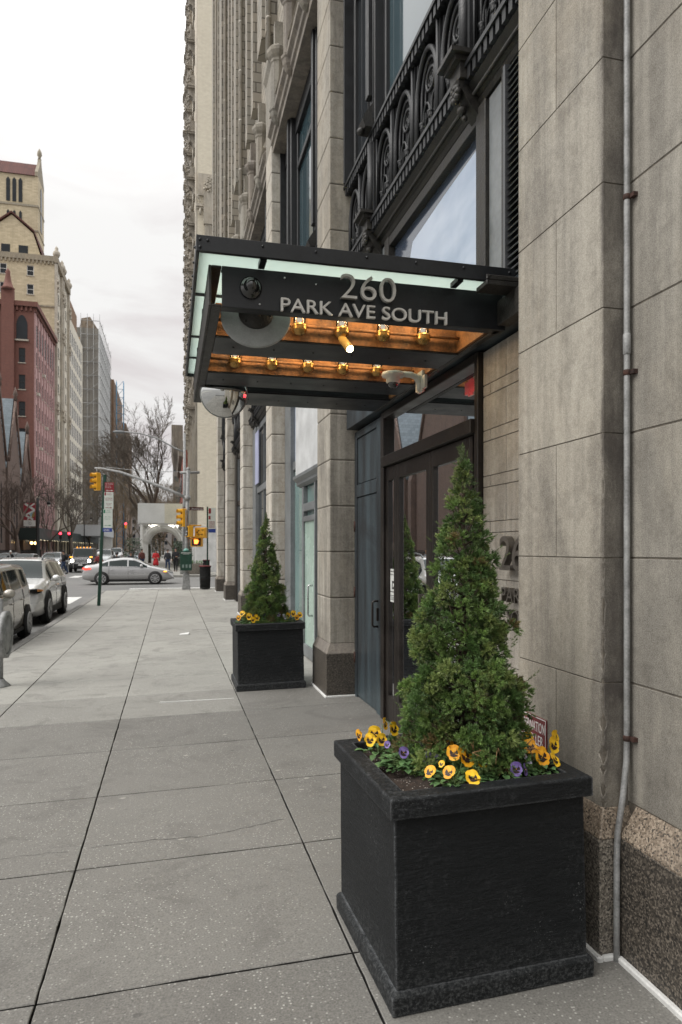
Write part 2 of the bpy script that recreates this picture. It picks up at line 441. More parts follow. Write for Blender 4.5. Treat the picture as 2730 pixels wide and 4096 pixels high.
# ------------------------------------------------------------ ground
def gz(x): return -.015*(1.9-x)
RZ = -.222
b = MB(); b.box(-900,900,-300,2500,-1.2,-.30)
struct(b.build('ground', M['road']))
b = MB()
b.quad((-17.5,-40,RZ),(-2.8,-40,RZ),(-2.8,600,RZ),(-17.5,600,RZ))
b.quad((-200,30.2,RZ),(-17.5,30.2,RZ),(-17.5,46.6,RZ),(-200,46.6,RZ))
b.quad((-2.8,30.2,RZ),(200,30.2,RZ),(200,46.6,RZ),(-2.8,46.6,RZ))
struct(b.build('road', M['road']))
# sidewalk flags: real slabs with open joints over a dark bed
rng = random.Random(5)
b = MB(); tones = []
xs = [-2.62,-1.73,-.5,.75,2.3]
ys = [-3.9]
while ys[-1] < 29.9: ys.append(ys[-1]+1.117)
ys[-1] = 30.05
def slab(x0,x1,y0,y1,tone,th=.09):
    n = len(b.v); k_ = .005
    r = []; N = 14; J = []
    for k in range(4*N):
        J.append((noise.noise((x0*3+k*.5,y0*3,2))*.004+rng.uniform(-.0015,.0015)))
    for dx,dz in ((0,-th),(0,-k_*.7),(k_*.7,0)):
        ring = []; A = [(x0+dx,y0+dx),(x1-dx,y0+dx),(x1-dx,y1-dx),(x0+dx,y1-dx)]; nm = [(0,1),(-1,0),(0,-1),(1,0)]
        for q in range(4):
            p0, p1 = A[q], A[(q+1)%4]
            for i_ in range(N):
                f = i_/N; j_ = J[q*N+i_] if i_ else 0
                X, Y = p0[0]+(p1[0]-p0[0])*f+nm[q][0]*j_, p0[1]+(p1[1]-p0[1])*f+nm[q][1]*j_
                ring.append((X,Y,gz(X)+dz))
        r.append(ring)
    b.loft(r[:2], 1, False, True); b.loft(r[1:], 0, False, True)
    tones.extend([tone]*(len(b.v)-n))
for i in range(len(xs)-1):
    for j in range(len(ys)-1):
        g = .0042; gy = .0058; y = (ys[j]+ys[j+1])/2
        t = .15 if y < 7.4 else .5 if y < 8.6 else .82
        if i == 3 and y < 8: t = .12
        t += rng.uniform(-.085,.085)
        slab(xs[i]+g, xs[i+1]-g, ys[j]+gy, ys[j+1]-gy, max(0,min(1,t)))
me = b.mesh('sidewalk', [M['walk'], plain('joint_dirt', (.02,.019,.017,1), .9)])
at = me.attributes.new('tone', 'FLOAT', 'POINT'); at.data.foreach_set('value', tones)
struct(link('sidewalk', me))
b = MB(); b.quad((-2.62,-5,gz(-2.62)-.03),(2.3,-5,gz(2.3)-.03),(2.3,30,gz(2.3)-.03),(-2.62,30,gz(-2.62)-.03))
struct(b.build('ground', plain('joint_filler', (.012,.011,.01,1), .9)))
b = MB()
for y in [-5+2.4*k for k in range(15)]:
    y1 = min(y+2.39, 30.05)
    if y < 30: b.box(-2.8,-2.63,y,y1,-.35,gz(-2.8)+.004)
struct(b.build('kerb', M['curb'], None, .015, 2))
# the other pavements
b = MB(); b.box(-2.8,60,46.75,52.6,-.35,-.07); b.box(-2.8,1.4,52.6,330,-.35,-.07)
b.box(-24,-17.5,-40,30,-.35,-.07); b.box(-24,-17.5,46.75,330,-.35,-.07)
me = b.mesh('pavement', M['walk']); at = me.attributes.new('tone','FLOAT','POINT'); at.data.foreach_set('value', [.75]*len(me.vertices))
struct(link('pavement', me, None, .02, 1))
b = MB()
# crosswalk over the side street: bars along the traffic of that street, and ladder bars across the avenue
for y in (30.75,31.75,32.75,33.75): b.box(-1.9,2.6,y,y+.36,RZ,RZ+.004)
b.box(2.9,30,34.6,34.75,RZ,RZ+.004)
for k in range(11): b.box(-4.0-1.25*k,-3.4-1.25*k,25.2,28.6,RZ,RZ+.004)
for k in range(11): b.box(-4.0-1.25*k,-3.4-1.25*k,47.6,50.6,RZ,RZ+.004)
b.box(-17,-10.5,23.2,23.6,RZ,RZ+.004)
for k in range(30): b.box(-10.15,-10.0,52+9*k,55+9*k,RZ,RZ+.004)
b.box(-2.0,2.6,45.2,45.32,RZ,RZ+.004)
struct(b.build('road_markings', M['road_paint']))
# cracks and a patched strip in the near flags
def crack(pts, w, name='pavement'):
    b = MB(); P = []
    r = random.Random(len(pts)*7)
    for i in range(len(pts)-1):
        for k in range(10):
            f = k/10; P.append((pts[i][0]+(pts[i+1][0]-pts[i][0])*f+r.uniform(-.006,.006), pts[i][1]+(pts[i+1][1]-pts[i][1])*f+r.uniform(-.008,.008)))
    for i in range(len(P)-1):
        (x,y),(x2,y2) = P[i],P[i+1]; h = w*(.3+.7*r.random())
        b.quad((x,y-h,gz(x)+.002),(x2,y2-h,gz(x2)+.002),(x2,y2+h,gz(x2)+.002),(x,y+h,gz(x)+.002))
    struct(b.build(name, M['black']))
crack([(-.45,4.18),(-.1,4.2),(.2,4.16),(.45,4.22),(.72,4.3)], .0022)
crack([(-1.2,4.16),(-.8,4.18),(-.55,4.17)], .0015)
crack([(-2.55,15.2),(-2.1,15.6),(-1.9,15.4)], .02)
b = MB(); b.box(-.12,.74,7.885,7.90,gz(.3)-.01,gz(.3)+.006)
struct(b.build('pavement', M['caulk']))
# ------------------------------------------------------------ the limestone building this pavement runs along
BLD = thing('limestone_building', 'grey limestone office building with black iron bays and the entrance canopy', 'building', (1.9,15,0))
PY = [2.53,7.64,12.36,17.43,22.5,27.05]; PW = .69
XF, XR = 1.77, 2.16
CZ = [.60+.5295*k for k in range(20)]
def stones(mb, x0, x1, y0, y1, zs, split=None, mi=0, g=.0035):
    for k in range(len(zs)-1):
        parts = [(y0,y1)]
        if split and k % 2 == split[1]: parts = [(y0,split[0]),(split[0],y1)]
        for (a,c) in parts:
            mb.box(x0,x1,a+(g if a != y0 else 0),c-(g if c != y1 else 0),zs[k]+g,zs[k+1]-g,mi)
# near pier: chipped corner, stones as lofts
def chipped_pier():
    b = MB(); r = random.Random(3); y0, y1 = PY[0], PY[0]+.72; g = .0035
    for k in range(16):
        z0, z1 = CZ[k]+g*.75, CZ[k+1]-g*.75
        for (a,c,corner) in ([(y0,2.89-g,True),(2.89+g,y1,False)] if k % 2 == 0 else [(y0,y1,True)]):
            n = 26 if corner and z1 < 4.6 else 2
            rings = []
            for i in range(n+1):
                z = z0+(z1-z0)*i/n
                low = max(0, 1-(z-.6)/1.9)
                ch = .004+.024*low*abs(noise.noise((z*14,k*3.1,1)))*1.6+.006*low*r.random()+(.009*low if r.random() < .15 else 0) if corner else .002
                ch2 = ch*r.uniform(.6,1.3)
                rings.append([(XF+ch,a,z),(XR,a,z),(XR,c,z),(XF,c,z),(XF,a+ch2,z)])
            b.loft(rings)
    b.box(XF+.0035,XR-.01,y0+.0035,y1-.008,.5,9.0,1)
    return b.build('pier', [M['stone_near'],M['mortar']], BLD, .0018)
p1 = chipped_pier()
def pier_base(y0, y1, par, mat, x0=XF-.05, zt=.605, capm=None):
    b = MB(); p = .05
    lo = [(x0,y0-p,-.1),(XR,y0-p,-.1),(XR,y1+p,-.1),(x0,y1+p,-.1)]
    f = lambda z, q: [(x0+q,y0-p+q,z),(XR,y0-p+q,z),(XR,y1+p-q,z),(x0+q,y1+p-q,z)]
    b.loft([f(-.1,0),f(zt-.115,0)], 0); b.loft([f(zt-.114,.0),f(zt,.05)], 1)
    o = b.build('pier_base', [mat,capm or M['granite_top']], par, .006, 2)
    b = MB()
    for (a,c,d,e) in ((x0-.018,x0+.01,y0-p-.018,y1+p+.018),(x0+.01,XR-.02,y0-p-.018,y0-p+.01)):
        b.box(a,c,d,e,-.03,.018)
    b.build('caulk_line', M['caulk'], o, .006)
pier_base(PY[0],PY[0]+.72,p1,M['granite_rough'])
for i in range(1,6):
    b = MB()
    stones(b, XF, XR, PY[i], PY[i]+PW, CZ[:17])
    # thin vertical joint face strips near the inner edge
    b.box(XF+.008,XR-.01,PY[i]+.008,PY[i]+PW-.008,.5,9.05,1)
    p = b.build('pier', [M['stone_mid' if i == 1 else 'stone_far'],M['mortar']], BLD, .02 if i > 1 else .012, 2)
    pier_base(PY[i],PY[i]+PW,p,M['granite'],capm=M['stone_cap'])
# wall nearer than the first pier
b = MB()
stones(b, 1.89, 2.3, -3.2, PY[0]-.001, [.62]+CZ[1:17], (.9,0))
b.box(1.894,2.2,-3.1,PY[0]-.002,.5,9.0,1)
w = b.build('wall', [M['stone'],M['mortar']], BLD, .0025)
b = MB(); b.prism([(1.81,-.1),(2.3,-.1),(2.3,.62),(1.89,.62),(1.81,.505)], 'y', -3.2, PY[0]-.055, 0)
o = b.build('wall_base', M['granite_top'], w, .005, 2)
b = MB(); b.box(1.806,1.9,-3.19,PY[0]-.058,-.1,.497)
b.build('granite_facing', M['granite'], w, .003)
b = MB(); b.box(1.782,1.808,-3.2,PY[0]-.075,-.03,.02); b.build('caulk_line', M['caulk'], w, .006)
# upper storeys
b = MB()
b.box(1.86,16,-3.2,27.74,9.28,46)
b.box(2.6,16,-3.2,27.74,4.7,9.27); b.box(6.8,16,-3.2,27.74,-.1,4.69)
up = b.build('upper_wall', M['ashlar'], BLD)
for i in range(6):
    b = MB(); b.box(1.60,1.859,PY[i]+.02,PY[i]+PW-.02,11,45.8); b.box(1.66,1.859,PY[i]-.13,PY[i]+.0195,11,45.8); b.build('pilaster', M['ashlar'], BLD)
    if i < 5:
        for f in (.36,.62):
            y = PY[i]+PW+(PY[i+1]-PY[i]-PW)*f; b = MB(); b.box(1.68,1.859,y-.2,y+.2,11,45.8); b.build('pilaster', M['ashlar'], BLD)
b = MB()
for i in range(6):
    y0 = PY[i]
    for (dy, r) in ((-.16,.035),(.0,.035)):
        b.tube([(1.70,y0+dy,10.6),(1.70,y0+dy,45.9)], r, 8)
        for k in range(28): b.lathe([(r*1.22,0),(r*1.22,.04)], (1.70,y0+dy,11.2+1.24*k), 'z', 8)
for i in range(5):
    for f in (.33,.66):
        y = PY[i]+PW+(PY[i+1]-PY[i]-PW)*f
        b.tube([(1.86,y,9.6),(1.86,y,45.9)], .025, 6)
        for k in range(28): b.lathe([(.034,0),(.034,.04)], (1.86,y,11.2+1.24*k), 'z', 6)
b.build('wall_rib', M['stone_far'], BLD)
# stone lintels with hood mouldings, a colonnette on brackets over each bay
def lintel(y0, y1):
    b = MB()
    prof = [(2.16,8.9),(1.80,8.9),(1.80,9.0),(1.76,9.03),(1.76,9.12),(1.70,9.17),(1.70,9.24),(1.74,9.3),(1.86,9.44),(2.16,9.44)]
    b.prism(prof, 'y', y0+.003, y1-.003)
    o = b.build('lintel', M['stone_cap'], BLD, .006)
    b = MB(); b.prism([(1.86,9.445),(1.72,9.445),(1.84,9.75),(1.86,9.75)], 'y', y0+.1, y1-.1)
    b.build('weathered_sill', M['stone_far'], BLD)
    for f in (.18,.5,.82):
        y = y0+(y1-y0)*f
        b = MB(); c = (1.78,y,0)
        b.lathe([(.02,8.96),(.07,9.0),(.12,9.08),(.135,9.16),(.15,9.18),(.15,9.22),(.11,9.25),(.11,10.0),(.125,10.02),(.125,10.06),(.16,10.1),(.19,10.16),(.19,10.22),(.03,10.36)], c, 'z', 8, sm=False)
        b.box(1.72,1.87,y-.07,y+.07,10.2,10.7)
        b.build('colonnette', M['stone_cap' if f == .5 else 'stone'], BLD)
for i in range(5): lintel(PY[i]+PW, PY[i+1])
b = MB()
for i in range(6):
    y = PY[i]
    b.prism([(1.86,9.06),(XF,9.06),(XF,10.5),(1.72,10.6),(1.72,10.75),(1.86,10.95)], 'y', y, y+PW)
b.build('pier_head', M['stone'], BLD, .01)

# ---------------- iron spandrel, one mesh shared by all bays (origin at bay centre)
def spandrel_mesh(hw=2.0):
    b = MB()
    b.box(2.06,2.14,-hw,hw,4.7,5.9)
    def band(z0, xo):
        b.box(xo+.05,2.06,-hw,hw,z0,z0+.05)
        b.box(xo,2.06,-hw,hw,z0+.052,z0+.085)
        n = int(2*hw/.075)
        for k in range(n):
            y = -hw+.02+k*.075
            b.box(xo+.012,xo+.055,y,y+.042,z0-.035,z0+.0505)
    band(5.78,1.93); band(4.87,1.91)
    # cove under the lower band
    b.prism([(2.1,4.71),(2.04,4.71),(2.02,4.74),(2.03,4.76),(1.99,4.79),(1.95,4.83),(1.97,4.866),(2.1,4.866)], 'y', -hw, hw, 1)
    b.tube([(1.99,-hw,4.775),(1.99,hw,4.775)], .014, 6, 1)
    pts = [-hw,-1.52,-1.02,-.51,0,.51,1.02,1.52,hw]
    def rib(y, w=.03, x=1.985):
        b.box(x,2.065,y-w,y+w,4.956,5.745); b.tube([(x-.004,y,4.956),(x-.004,y,5.745)], w*.55, 8)
        for s in (-1,1):
            b.tube([(x+.03,y+s*(w+.012),4.956),(x+.03,y+s*(w+.012),5.745)], .011, 6)
    for y in pts[1:-1]:
        rib(y, .07 if abs(abs(y)-1.02) < .01 else .03, 1.95 if abs(abs(y)-1.02) < .01 else 1.985)
    def arch(yc, z0, zs, hw_, r, x, point=1.55, n=10):
        P = [(x,yc-hw_,z0)]
        for k in range(n+1):
            a = PI*k/n
            P.append((x,yc-hw_*math.cos(a),zs+hw_*point*math.sin(a)**1.15))
        P.append((x,yc+hw_,z0))
        b.tube(P, r, 6)
    def ring(yc, zc, R_, r, x, n=16, ph=0):
        P = [(x,yc+R_*math.cos(2*PI*k/n+ph),zc+R_*math.sin(2*PI*k/n+ph)) for k in range(n+1)]
        b.tube(P, r, 6, cap=False)
    for i in range(8):
        yc = (pts[i]+pts[i+1])/2; h = (pts[i+1]-pts[i])/2-.055
        arch(yc, 4.96, 5.40, h, .022, 2.0); arch(yc, 4.96, 5.40, h-.04, .014, 2.025)
        arch(yc, 4.96, 5.39, h-.07, .01, 2.045)
        ring(yc, 5.49, .085, .014, 2.035)
        for q in range(4): ring(yc+.034*math.cos(PI/2*q+PI/4*0), 5.49+.034*math.sin(PI/2*q), .034, .009, 2.045, 10)
        for s in (-1,1):
            arch(yc+s*h*.42, 4.96, 5.24, h*.34, .012, 2.035, 1.5)
            arch(yc+s*h*.42, 4.96, 5.22, h*.34-.022, .008, 2.05, 1.5)
        for y in (yc-h*.82, yc, yc+h*.82):
            b.tube([(2.03,y,4.96),(2.03,y,5.2)], .014, 6)
            b.lathe([(.016,0),(.026,.012),(.018,.024),(.03,.045),(.03,.056)], (2.03,y,5.17), 'z', 8)
            b.lathe([(.03,0),(.03,.02),(.018,.04)], (2.03,y,4.96), 'z', 8)
    return b.mesh('spandrel_panel', [M['iron'],M['iron_worn']])
SPM = spandrel_mesh()
def bracket_mesh():
    b = MB()
    b.box(1.84,2.06,-.10,.10,4.965,5.0); b.box(1.80,2.06,-.13,.13,5.0,5.03)
    b.box(1.88,2.06,-.085,.085,4.86,4.964)
    b.prism([(2.04,4.62),(1.97,4.70),(1.90,4.80),(1.87,4.859),(2.04,4.859)], 'y', -.06, .06)
    for k in range(9):
        a = 2*PI*k/8
        q = (0,0) if k == 8 else (.042*math.cos(a),.042*math.sin(a))
        b.ball((1.885,q[0],4.79+q[1]), .027, 7, 5)
    b.ball((1.93,0,4.69), .035, 8, 6); b.ball((1.95,0,4.64), .022, 8, 6)
    return b.mesh('bracket', M['iron_worn'])
def finial_mesh():
    b = MB()      # top terminal of the buttress
    b.prism([(2.04,5.87),(1.86,5.87),(1.83,5.94),(1.86,6.0),(2.0,6.2),(2.04,6.2)], 'y', -.09, .09)
    b.ball((1.84,0,5.86), .04, 8, 6, jit=.15)
    return b.mesh('finial', M['iron_worn'])
BRM = bracket_mesh(); FIM = finial_mesh()
def spandrel(y0, y1):
    c = (y0+y1)/2
    o = link('spandrel_panel', SPM, BLD); o.matrix_parent_inverse = BLD.matrix_basis.inverted(); o.location = (0,c,0); o.scale = (1,(y1-y0)/4.0,1)
    for s in (-1,1):
        for nm, mm in (('bracket',BRM),('finial',FIM)):
            q = link(nm, mm, BLD); q.location = (0,c+s*1.02*(y1-y0)/4.0,0)
def upper_windows(y0, y1, panes):
    """second-floor lights between iron mullions"""
    c = (y0+y1)/2; k = (y1-y0)/4.0
    ed = [y0,c-1.02*k,c+1.02*k,y1]
    for i in range(3):
        a, d = ed[i]+(.03 if i == 0 else .11), ed[i+1]-(.03 if i == 2 else .11)
        b = MB()
        for (p,q,z0,z1) in ((a,a+.07,5.9,8.9),(d-.07,d,5.9,8.9),(a+.07,d-.07,5.9,5.97),(a+.07,d-.07,8.8,8.9),(a+.07,d-.07,8.0,8.1)):
            b.box(2.04,2.12,p,q,z0,z1)
        f = b.build('window', M['iron'], BLD, .008)
        b = MB()
        b.box(2.085,2.1,a+.07,d-.07,5.97,8.0); b.box(2.085,2.1,a+.07,d-.07,8.1,8.8)
        b.build('pane', panes[i], f)
    b = MB()
    for y in (ed[1],ed[2]):
        b.box(1.95,2.14,y-.11,y+.11,5.9,8.9); b.box(1.90,1.95,y-.05,y+.05,6.2,8.9)
        for s in (-1,1): b.tube([(1.95,y+s*.085,5.95),(1.95,y+s*.085,8.9)], .018, 6)
    for (a,d) in ((y0,y0+.028),(y1-.028,y1)): b.box(1.93,2.14,a,d,5.9,8.9)
    b.box(2.02,2.14,y0,y1,8.62,8.9)
    b.build('mullion', M['iron'], BLD, .006)
upper_windows(PY[0]+.72,PY[1],[M['pane_dark'],M['pane_blue'],M['pane_dark']])
upper_windows(PY[1]+PW,PY[2],[M['pane_blue']]*3)
for i in (2,3,4): upper_windows(PY[i]+PW,PY[i+1],[M['pane_blue'],M['pane_dark'],M['pane_blue']])
for i in range(5): spandrel(PY[i]+(.72 if i == 0 else PW)+.002,PY[i+1]-.002)

# ---------------- entrance bay
E0, E1 = PY[0]+.72, PY[1]-.05
b = MB(); zs = [0,.235,.31]; z = -.005
z = .02
k = 0
while z < 3.0:
    h = .235 if k % 2 == 0 else .075
    cut = [E0-.1,3.98,4.31] if k % 2 == 0 else [E0-.1,4.2,4.31]
    for i in range(2): b.box(2.08,2.3,cut[i]+.0028,cut[i+1]-.0028,z+.0028,min(3.05,z+h)-.0028,0)
    z += h; k += 1
b.box(2.086,2.25,E0-.1,4.305,-.05,3.04,1)
b.build('tiled_wall', [M['tile_stone'],M['mortar']], BLD, .0012)
# dark panel door
b = MB()
b.box(2.08,2.2,6.56,7.60,-.02,3.03)
b.box(2.055,2.08,6.56,6.74,-.02,3.03); b.box(2.055,2.08,7.52,7.6,-.02,3.03)
b.box(2.055,2.08,6.741,7.519,2.28,2.42); b.box(2.055,2.08,6.741,7.519,2.95,3.03)
sd = b.build('panel_door', M['patina'], BLD, .004)
b = MB(); b.box(2.065,2.08,6.75,7.51,.03,2.27); b.box(2.068,2.08,6.75,7.51,2.43,2.94)
b.build('door_leaf', M['patina'], sd, .004)
b = MB(); b.tube([(2.06,6.68,1.16),(2.01,6.68,1.16),(1.995,6.68,1.145),(1.995,6.68,.915),(2.01,6.68,.9),(2.06,6.68,.9)], .011, 8)
b.box(2.035,2.06,6.655,6.675,.96,1.09)
b.build('handle', M['bronze'], sd)
b = MB()
for z in (.45,1.2,1.95): b.lathe([(.014,-.06),(.014,.06)], (2.052,7.575,z), 'z', 8)
b.build('hinge', M['rust'], sd)
# bronze door framing
b = MB(); X0, X1 = 2.04, 2.17
b.box(X0,X1,6.46,6.555,-.02,3.05); b.box(X0,X1,4.315,4.37,-.02,3.05)
b.box(X0-.03,X1,4.372,6.458,2.50,2.60); b.box(X0,X1,4.372,6.458,2.985,3.05)
b.box(X0+.02,X1-.02,4.372,6.458,-.02,.015)
ef = b.build('entrance_frame', M['bronze'], BLD, .005)
def leaf(y0, y1, handle, bot=.26):
    b = MB(); x0, x1, s = 2.065, 2.115, .075
    for (p,q,z0,z1) in ((y0,y0+s,.02,2.495),(y1-s,y1,.02,2.495),(y0+s+.001,y1-s-.001,2.36,2.495),(y0+s+.001,y1-s-.001,.02,bot)):
        b.box(x0,x1,p,q,z0,z1)
    d = b.build('glass_door', M['bronze'], BLD, .004)
    b = MB(); b.quad((2.09,y0+s,bot),(2.09,y1-s,bot),(2.09,y1-s,2.36),(2.09,y0+s,2.36)); b.build('pane', M['glass'], d)
    if handle is not None:
        b = MB()
        for s2 in (0,1):
            h = handle
            b.box(1.99,2.01,h-.012,h+.012,1.0,1.32)
            b.box(2.01,2.065,h-.012,h+.012,1.29,1.32); b.box(2.01,2.065,h-.012,h+.012,1.0,1.03)
            break
        b.build('handle', M['letter_dark'], d, .003)
    return d
leaf(6.13,6.455,None); leaf(5.28,6.127,5.335); leaf(4.50,5.277,5.215); leaf(4.375,4.497,None)
b = MB(); b.quad((2.1,4.37,2.6),(2.1,6.46,2.6),(2.1,6.46,2.985),(2.1,4.37,2.985))
b.build('transom_window', M['glass'], BLD)
# notices on the narrow side light
b = MB(); b.box(2.083,2.088,6.215,6.36,1.18,1.5)
nt = tag(b.build('notice', plain('paper_white', (.62,.63,.6,1), .6)), 'white paper notice with a large D taped inside the narrow side glass', 'notice')
ink = plain('printed_ink', (.02,.02,.02,1), .6)
put_text('D', (2.0825,6.31,1.31), (0,-1,0), (0,0,1), .1, .0004, ink, nt, cap=.075, bold=.004)
put_text('Building Energy', (2.0825,6.355,1.47), (0,-1,0), (0,0,1), .02, .0003, ink, nt, width=.13)
put_text('Efficiency', (2.0825,6.355,1.44), (0,-1,0), (0,0,1), .02, .0003, ink, nt, width=.09)
b = MB(); b.box(2.081,2.0828,6.22,6.355,1.275,1.283); b.box(2.081,2.0828,6.22,6.355,1.24,1.246)
for k in range(3): b.box(2.081,2.0828,6.25,6.35,1.225-.012*k,1.229-.012*k)
b.build('printed_line', ink, nt)
# lobby behind the glass
b = MB(); dk = plain('lobby_wall', (.035,.03,.026,1), .5)
b.quad((2.2,4.3,0),(6.4,4.3,0),(6.4,4.3,3.0),(2.2,4.3,3.0)); b.quad((6.4,4.3,0),(6.4,7.5,0),(6.4,7.5,3.0),(6.4,4.3,3.0))
b.quad((2.2,7.5,0),(6.4,7.5,0),(6.4,7.5,3.0),(2.2,7.5,3.0)); b.quad((2.12,4.3,3.02),(6.4,4.3,3.02),(6.4,7.5,3.02),(2.12,7.5,3.02))
b.quad((2.12,4.3,.012),(6.4,4.3,.012),(6.4,7.5,.012),(2.12,7.5,.012))
b.build('lobby', dk, BLD)
b = MB(); b.box(4.2,4.3,4.4,7.2,2.94,3.0); b.build('lobby_light', glow('lobby_lamp', (.95,1,.8,1), 2.2), BLD)
ex = thing('exit_sign', 'red exit sign seen from behind through the glass over the doors', 'sign', (2.5,4.62,2.6))
ex.location = (0,0,0)
b = MB(); b.box(2.24,2.27,4.80,5.20,2.63,2.965); b.build('sign_plate', glass('sign_glass', (.9,.62,.6,1), .5), ex)
b = MB(); b.box(2.2,2.4,4.79,5.21,2.98,3.015); b.build('sign_mount', M['white_plastic'], ex, .02, 2)
put_text('EXIT', (2.234,4.83,2.67), (0,1,0), (0,0,1), .2, .002, glow('exit_red', (1,.03,.04,1), 8), ex, cap=.26, width=.32, bold=.012)
# louvres, display window and fillets above the canopy
def louvre(y0, y1):
    b = MB(); b.box(2.0,2.12,y0,y0+.03,3.34,4.69); b.box(2.0,2.12,y1-.03,y1,3.34,4.69)
    b.box(2.1,2.12,y0+.03,y1-.03,3.34,4.69)
    k = 3.36
    while k < 4.66:
        b.prism([(2.01,k),(2.016,k-.004),(2.07,k+.05),(2.064,k+.054)], 'y', y0+.031, y1-.031); k += .043
    return b.build('louvre', plain('louvre_grey', (.07,.073,.078,1), .5, 0, .15, 8), BLD)
louvre(E0+.003,3.87); louvre(6.75,7.55)
b = MB()
for (a,c) in ((3.873,3.93),(4.16,4.30),(6.24,6.36),(6.60,6.747)): b.box(2.02,2.13,a,c,3.3,4.69)
b.box(2.03,2.13,4.301,6.239,4.60,4.69); b.box(2.03,2.13,4.301,6.239,3.3,3.36)
b.build('window_frame', M['iron_worn'], BLD, .004)
b = MB(); b.box(2.05,2.13,3.931,4.159,3.3,4.69); b.box(2.05,2.13,6.361,6.599,3.3,4.69); b.build('frame_panel', M['alu'], BLD, .003)
b = MB(); b.box(2.09,2.12,4.302,6.238,3.361,4.599); dw = b.build('display_window', pane('display_glass', (.05,.065,.095,1), .08), BLD)
b = MB(); rr = random.Random(4)
P = [(4.31,3.365),(6.10,3.365),(6.10,3.83)]
for (y,z) in ((6.04,3.80),(6.0,3.86),(5.96,3.93),(5.93,3.99),(5.88,4.03),(5.86,4.12),(5.82,4.17),(5.80,4.29),(5.76,4.33)):
    P.append((y+rr.uniform(-.02,.02),z+rr.uniform(-.012,.012)))
P += [(5.72,4.42),(5.0,4.47),(4.31,4.5)]
b.prism(P, 'x', 2.082, 2.088); b.build('window_film', M['film'], dw)
b = MB(); b.box(1.96,2.14,E0+.003,7.6,3.06,3.30); b.build('header_beam', M['patina'], BLD, .004)

# ---------------- storefront bays
def storefront(i):
    y0, y1 = PY[i]+PW, PY[i+1]; c = (y0+y1)/2
    b = MB()
    for (a,d) in ((y0+.003,y0+.30),(y1-.6,y1-.003)): b.box(2.02,2.16,a,d,-.05,4.69)
    b.box(2.06,2.16,y0+.301,y1-.601,3.05,3.2); b.box(2.06,2.16,y0+.301,y1-.601,4.55,4.69)
    b.box(2.06,2.16,y0+.301,y1-.601,-.05,.14)
    sf = b.build('storefront', M['alu'] if i < 3 else M['bronze'], BLD, .006)
    w = y1-.601-y0-.301; n = 3
    for k in range(n):
        a, d = y0+.301+w*k/n, y0+.301+w*(k+1)/n
        b = MB(); b.box(2.1,2.12,a+.02,d-.02,.14,3.05); b.build('pane', M['pane_teal'] if i == 1 else M['pane_dark'], sf)
        b = MB(); b.box(2.1,2.12,a+.02,d-.02,3.2,4.55); b.build('pane', M['pane_dark'] if i != 1 else M['film'], sf)
        b = MB(); b.box(2.065,2.15,d-.02,d+.02,.14,4.55); b.build('glazing_bar', M['alu'], sf)
for i in (1,2,3,4): storefront(i)
# the bay-two door with its white fascia
b = MB(); b.box(2.03,2.06,8.66,11.3,2.86,4.54); b.build('fascia_panel', plain('white_film', (.52,.53,.53,1), .45, 0, .08, 3), BLD)
b = MB(); b.prism([(2.06,2.68),(1.99,2.72),(1.99,2.76),(1.93,2.81),(1.93,2.855),(2.06,2.855)], 'y', 8.66, 11.0); b.build('door_cornice', M['alu'], BLD)
b = MB()
for (a,d,z0,z1) in ((10.62,10.72,.0,2.67),(9.72,9.78,.0,2.67),(9.781,10.619,2.28,2.4),(9.781,10.619,.02,.2),(9.781,10.619,2.12,2.2)): b.box(2.03,2.1,a,d,z0,z1)
sdo = b.build('shop_door', M['alu'], BLD, .004)
b = MB(); b.box(2.06,2.07,9.781,10.619,.2,2.12); b.build('pane', plain('frosted_teal', (.33,.44,.38,1), .25, 0, .06, 2), sdo)
b = MB(); b.tube([(2.04,9.92,1.15),(1.98,9.92,1.15),(1.97,9.92,1.13),(1.97,9.92,.72),(1.98,9.92,.7),(2.04,9.92,.7)], .014, 8); b.build('handle', M['chrome'], sdo)
b = MB(); b.box(2.0,2.02,16.1,16.75,3.25,4.5)
bn = b.build('window_banner', plain('lavender_film', (.34,.36,.5,1), .5, 0, .1, 3), BLD)
# street name of the building in metal letters on the tiled wall
al = tag(put_text('260', (2.035,3.95,1.565), (0,-1,0), (0,0,1), .3, .022, M['letter_dark'], None, 'address_lettering', cap=.222, bold=.001, width=.455),
         'deep bronze numerals and street name standing off the pale entrance wall', 'lettering')
put_text('PARK AVE', (2.04,3.945,1.366), (0,-1,0), (0,0,1), .12, .018, M['letter_dark'], al, 'street_name', cap=.096, bold=-.0005, width=.60)
put_text('SOUTH', (2.04,3.87,1.232), (0,-1,0), (0,0,1), .12, .018, M['letter_dark'], al, 'street_name', cap=.096, bold=-.0005, width=.41)
# sprinkler plate
sp = tag((lambda b: b.build('sprinkler_plate', plain('red_enamel', (.16,.018,.022,1), .4), None, .001))((lambda b: (b.box(1.762,1.769,2.965,3.24,.70,.865), b)[1])(MB())),
         'small dark red sprinkler plate low on the stone pier', 'sign')
wt = plain('sign_white', (.7,.7,.68,1), .5)
put_text('COMBINATION', (1.7615,3.23,.79), (0,-1,0), (0,0,1), .1, .0006, wt, sp, width=.25, cap=.052)
put_text('SPRINKLER', (1.7615,3.215,.725), (0,-1,0), (0,0,1), .1, .0006, wt, sp, width=.22, cap=.052)
b = MB()
for (a,c,d,e) in ((2.968,3.237,.858,.8625),(2.968,3.237,.7025,.707),(2.968,2.972,.707,.858),(3.233,3.237,.707,.858)): b.box(1.7612,1.7625,a,c,d,e)
b.build('plate_border', wt, sp)
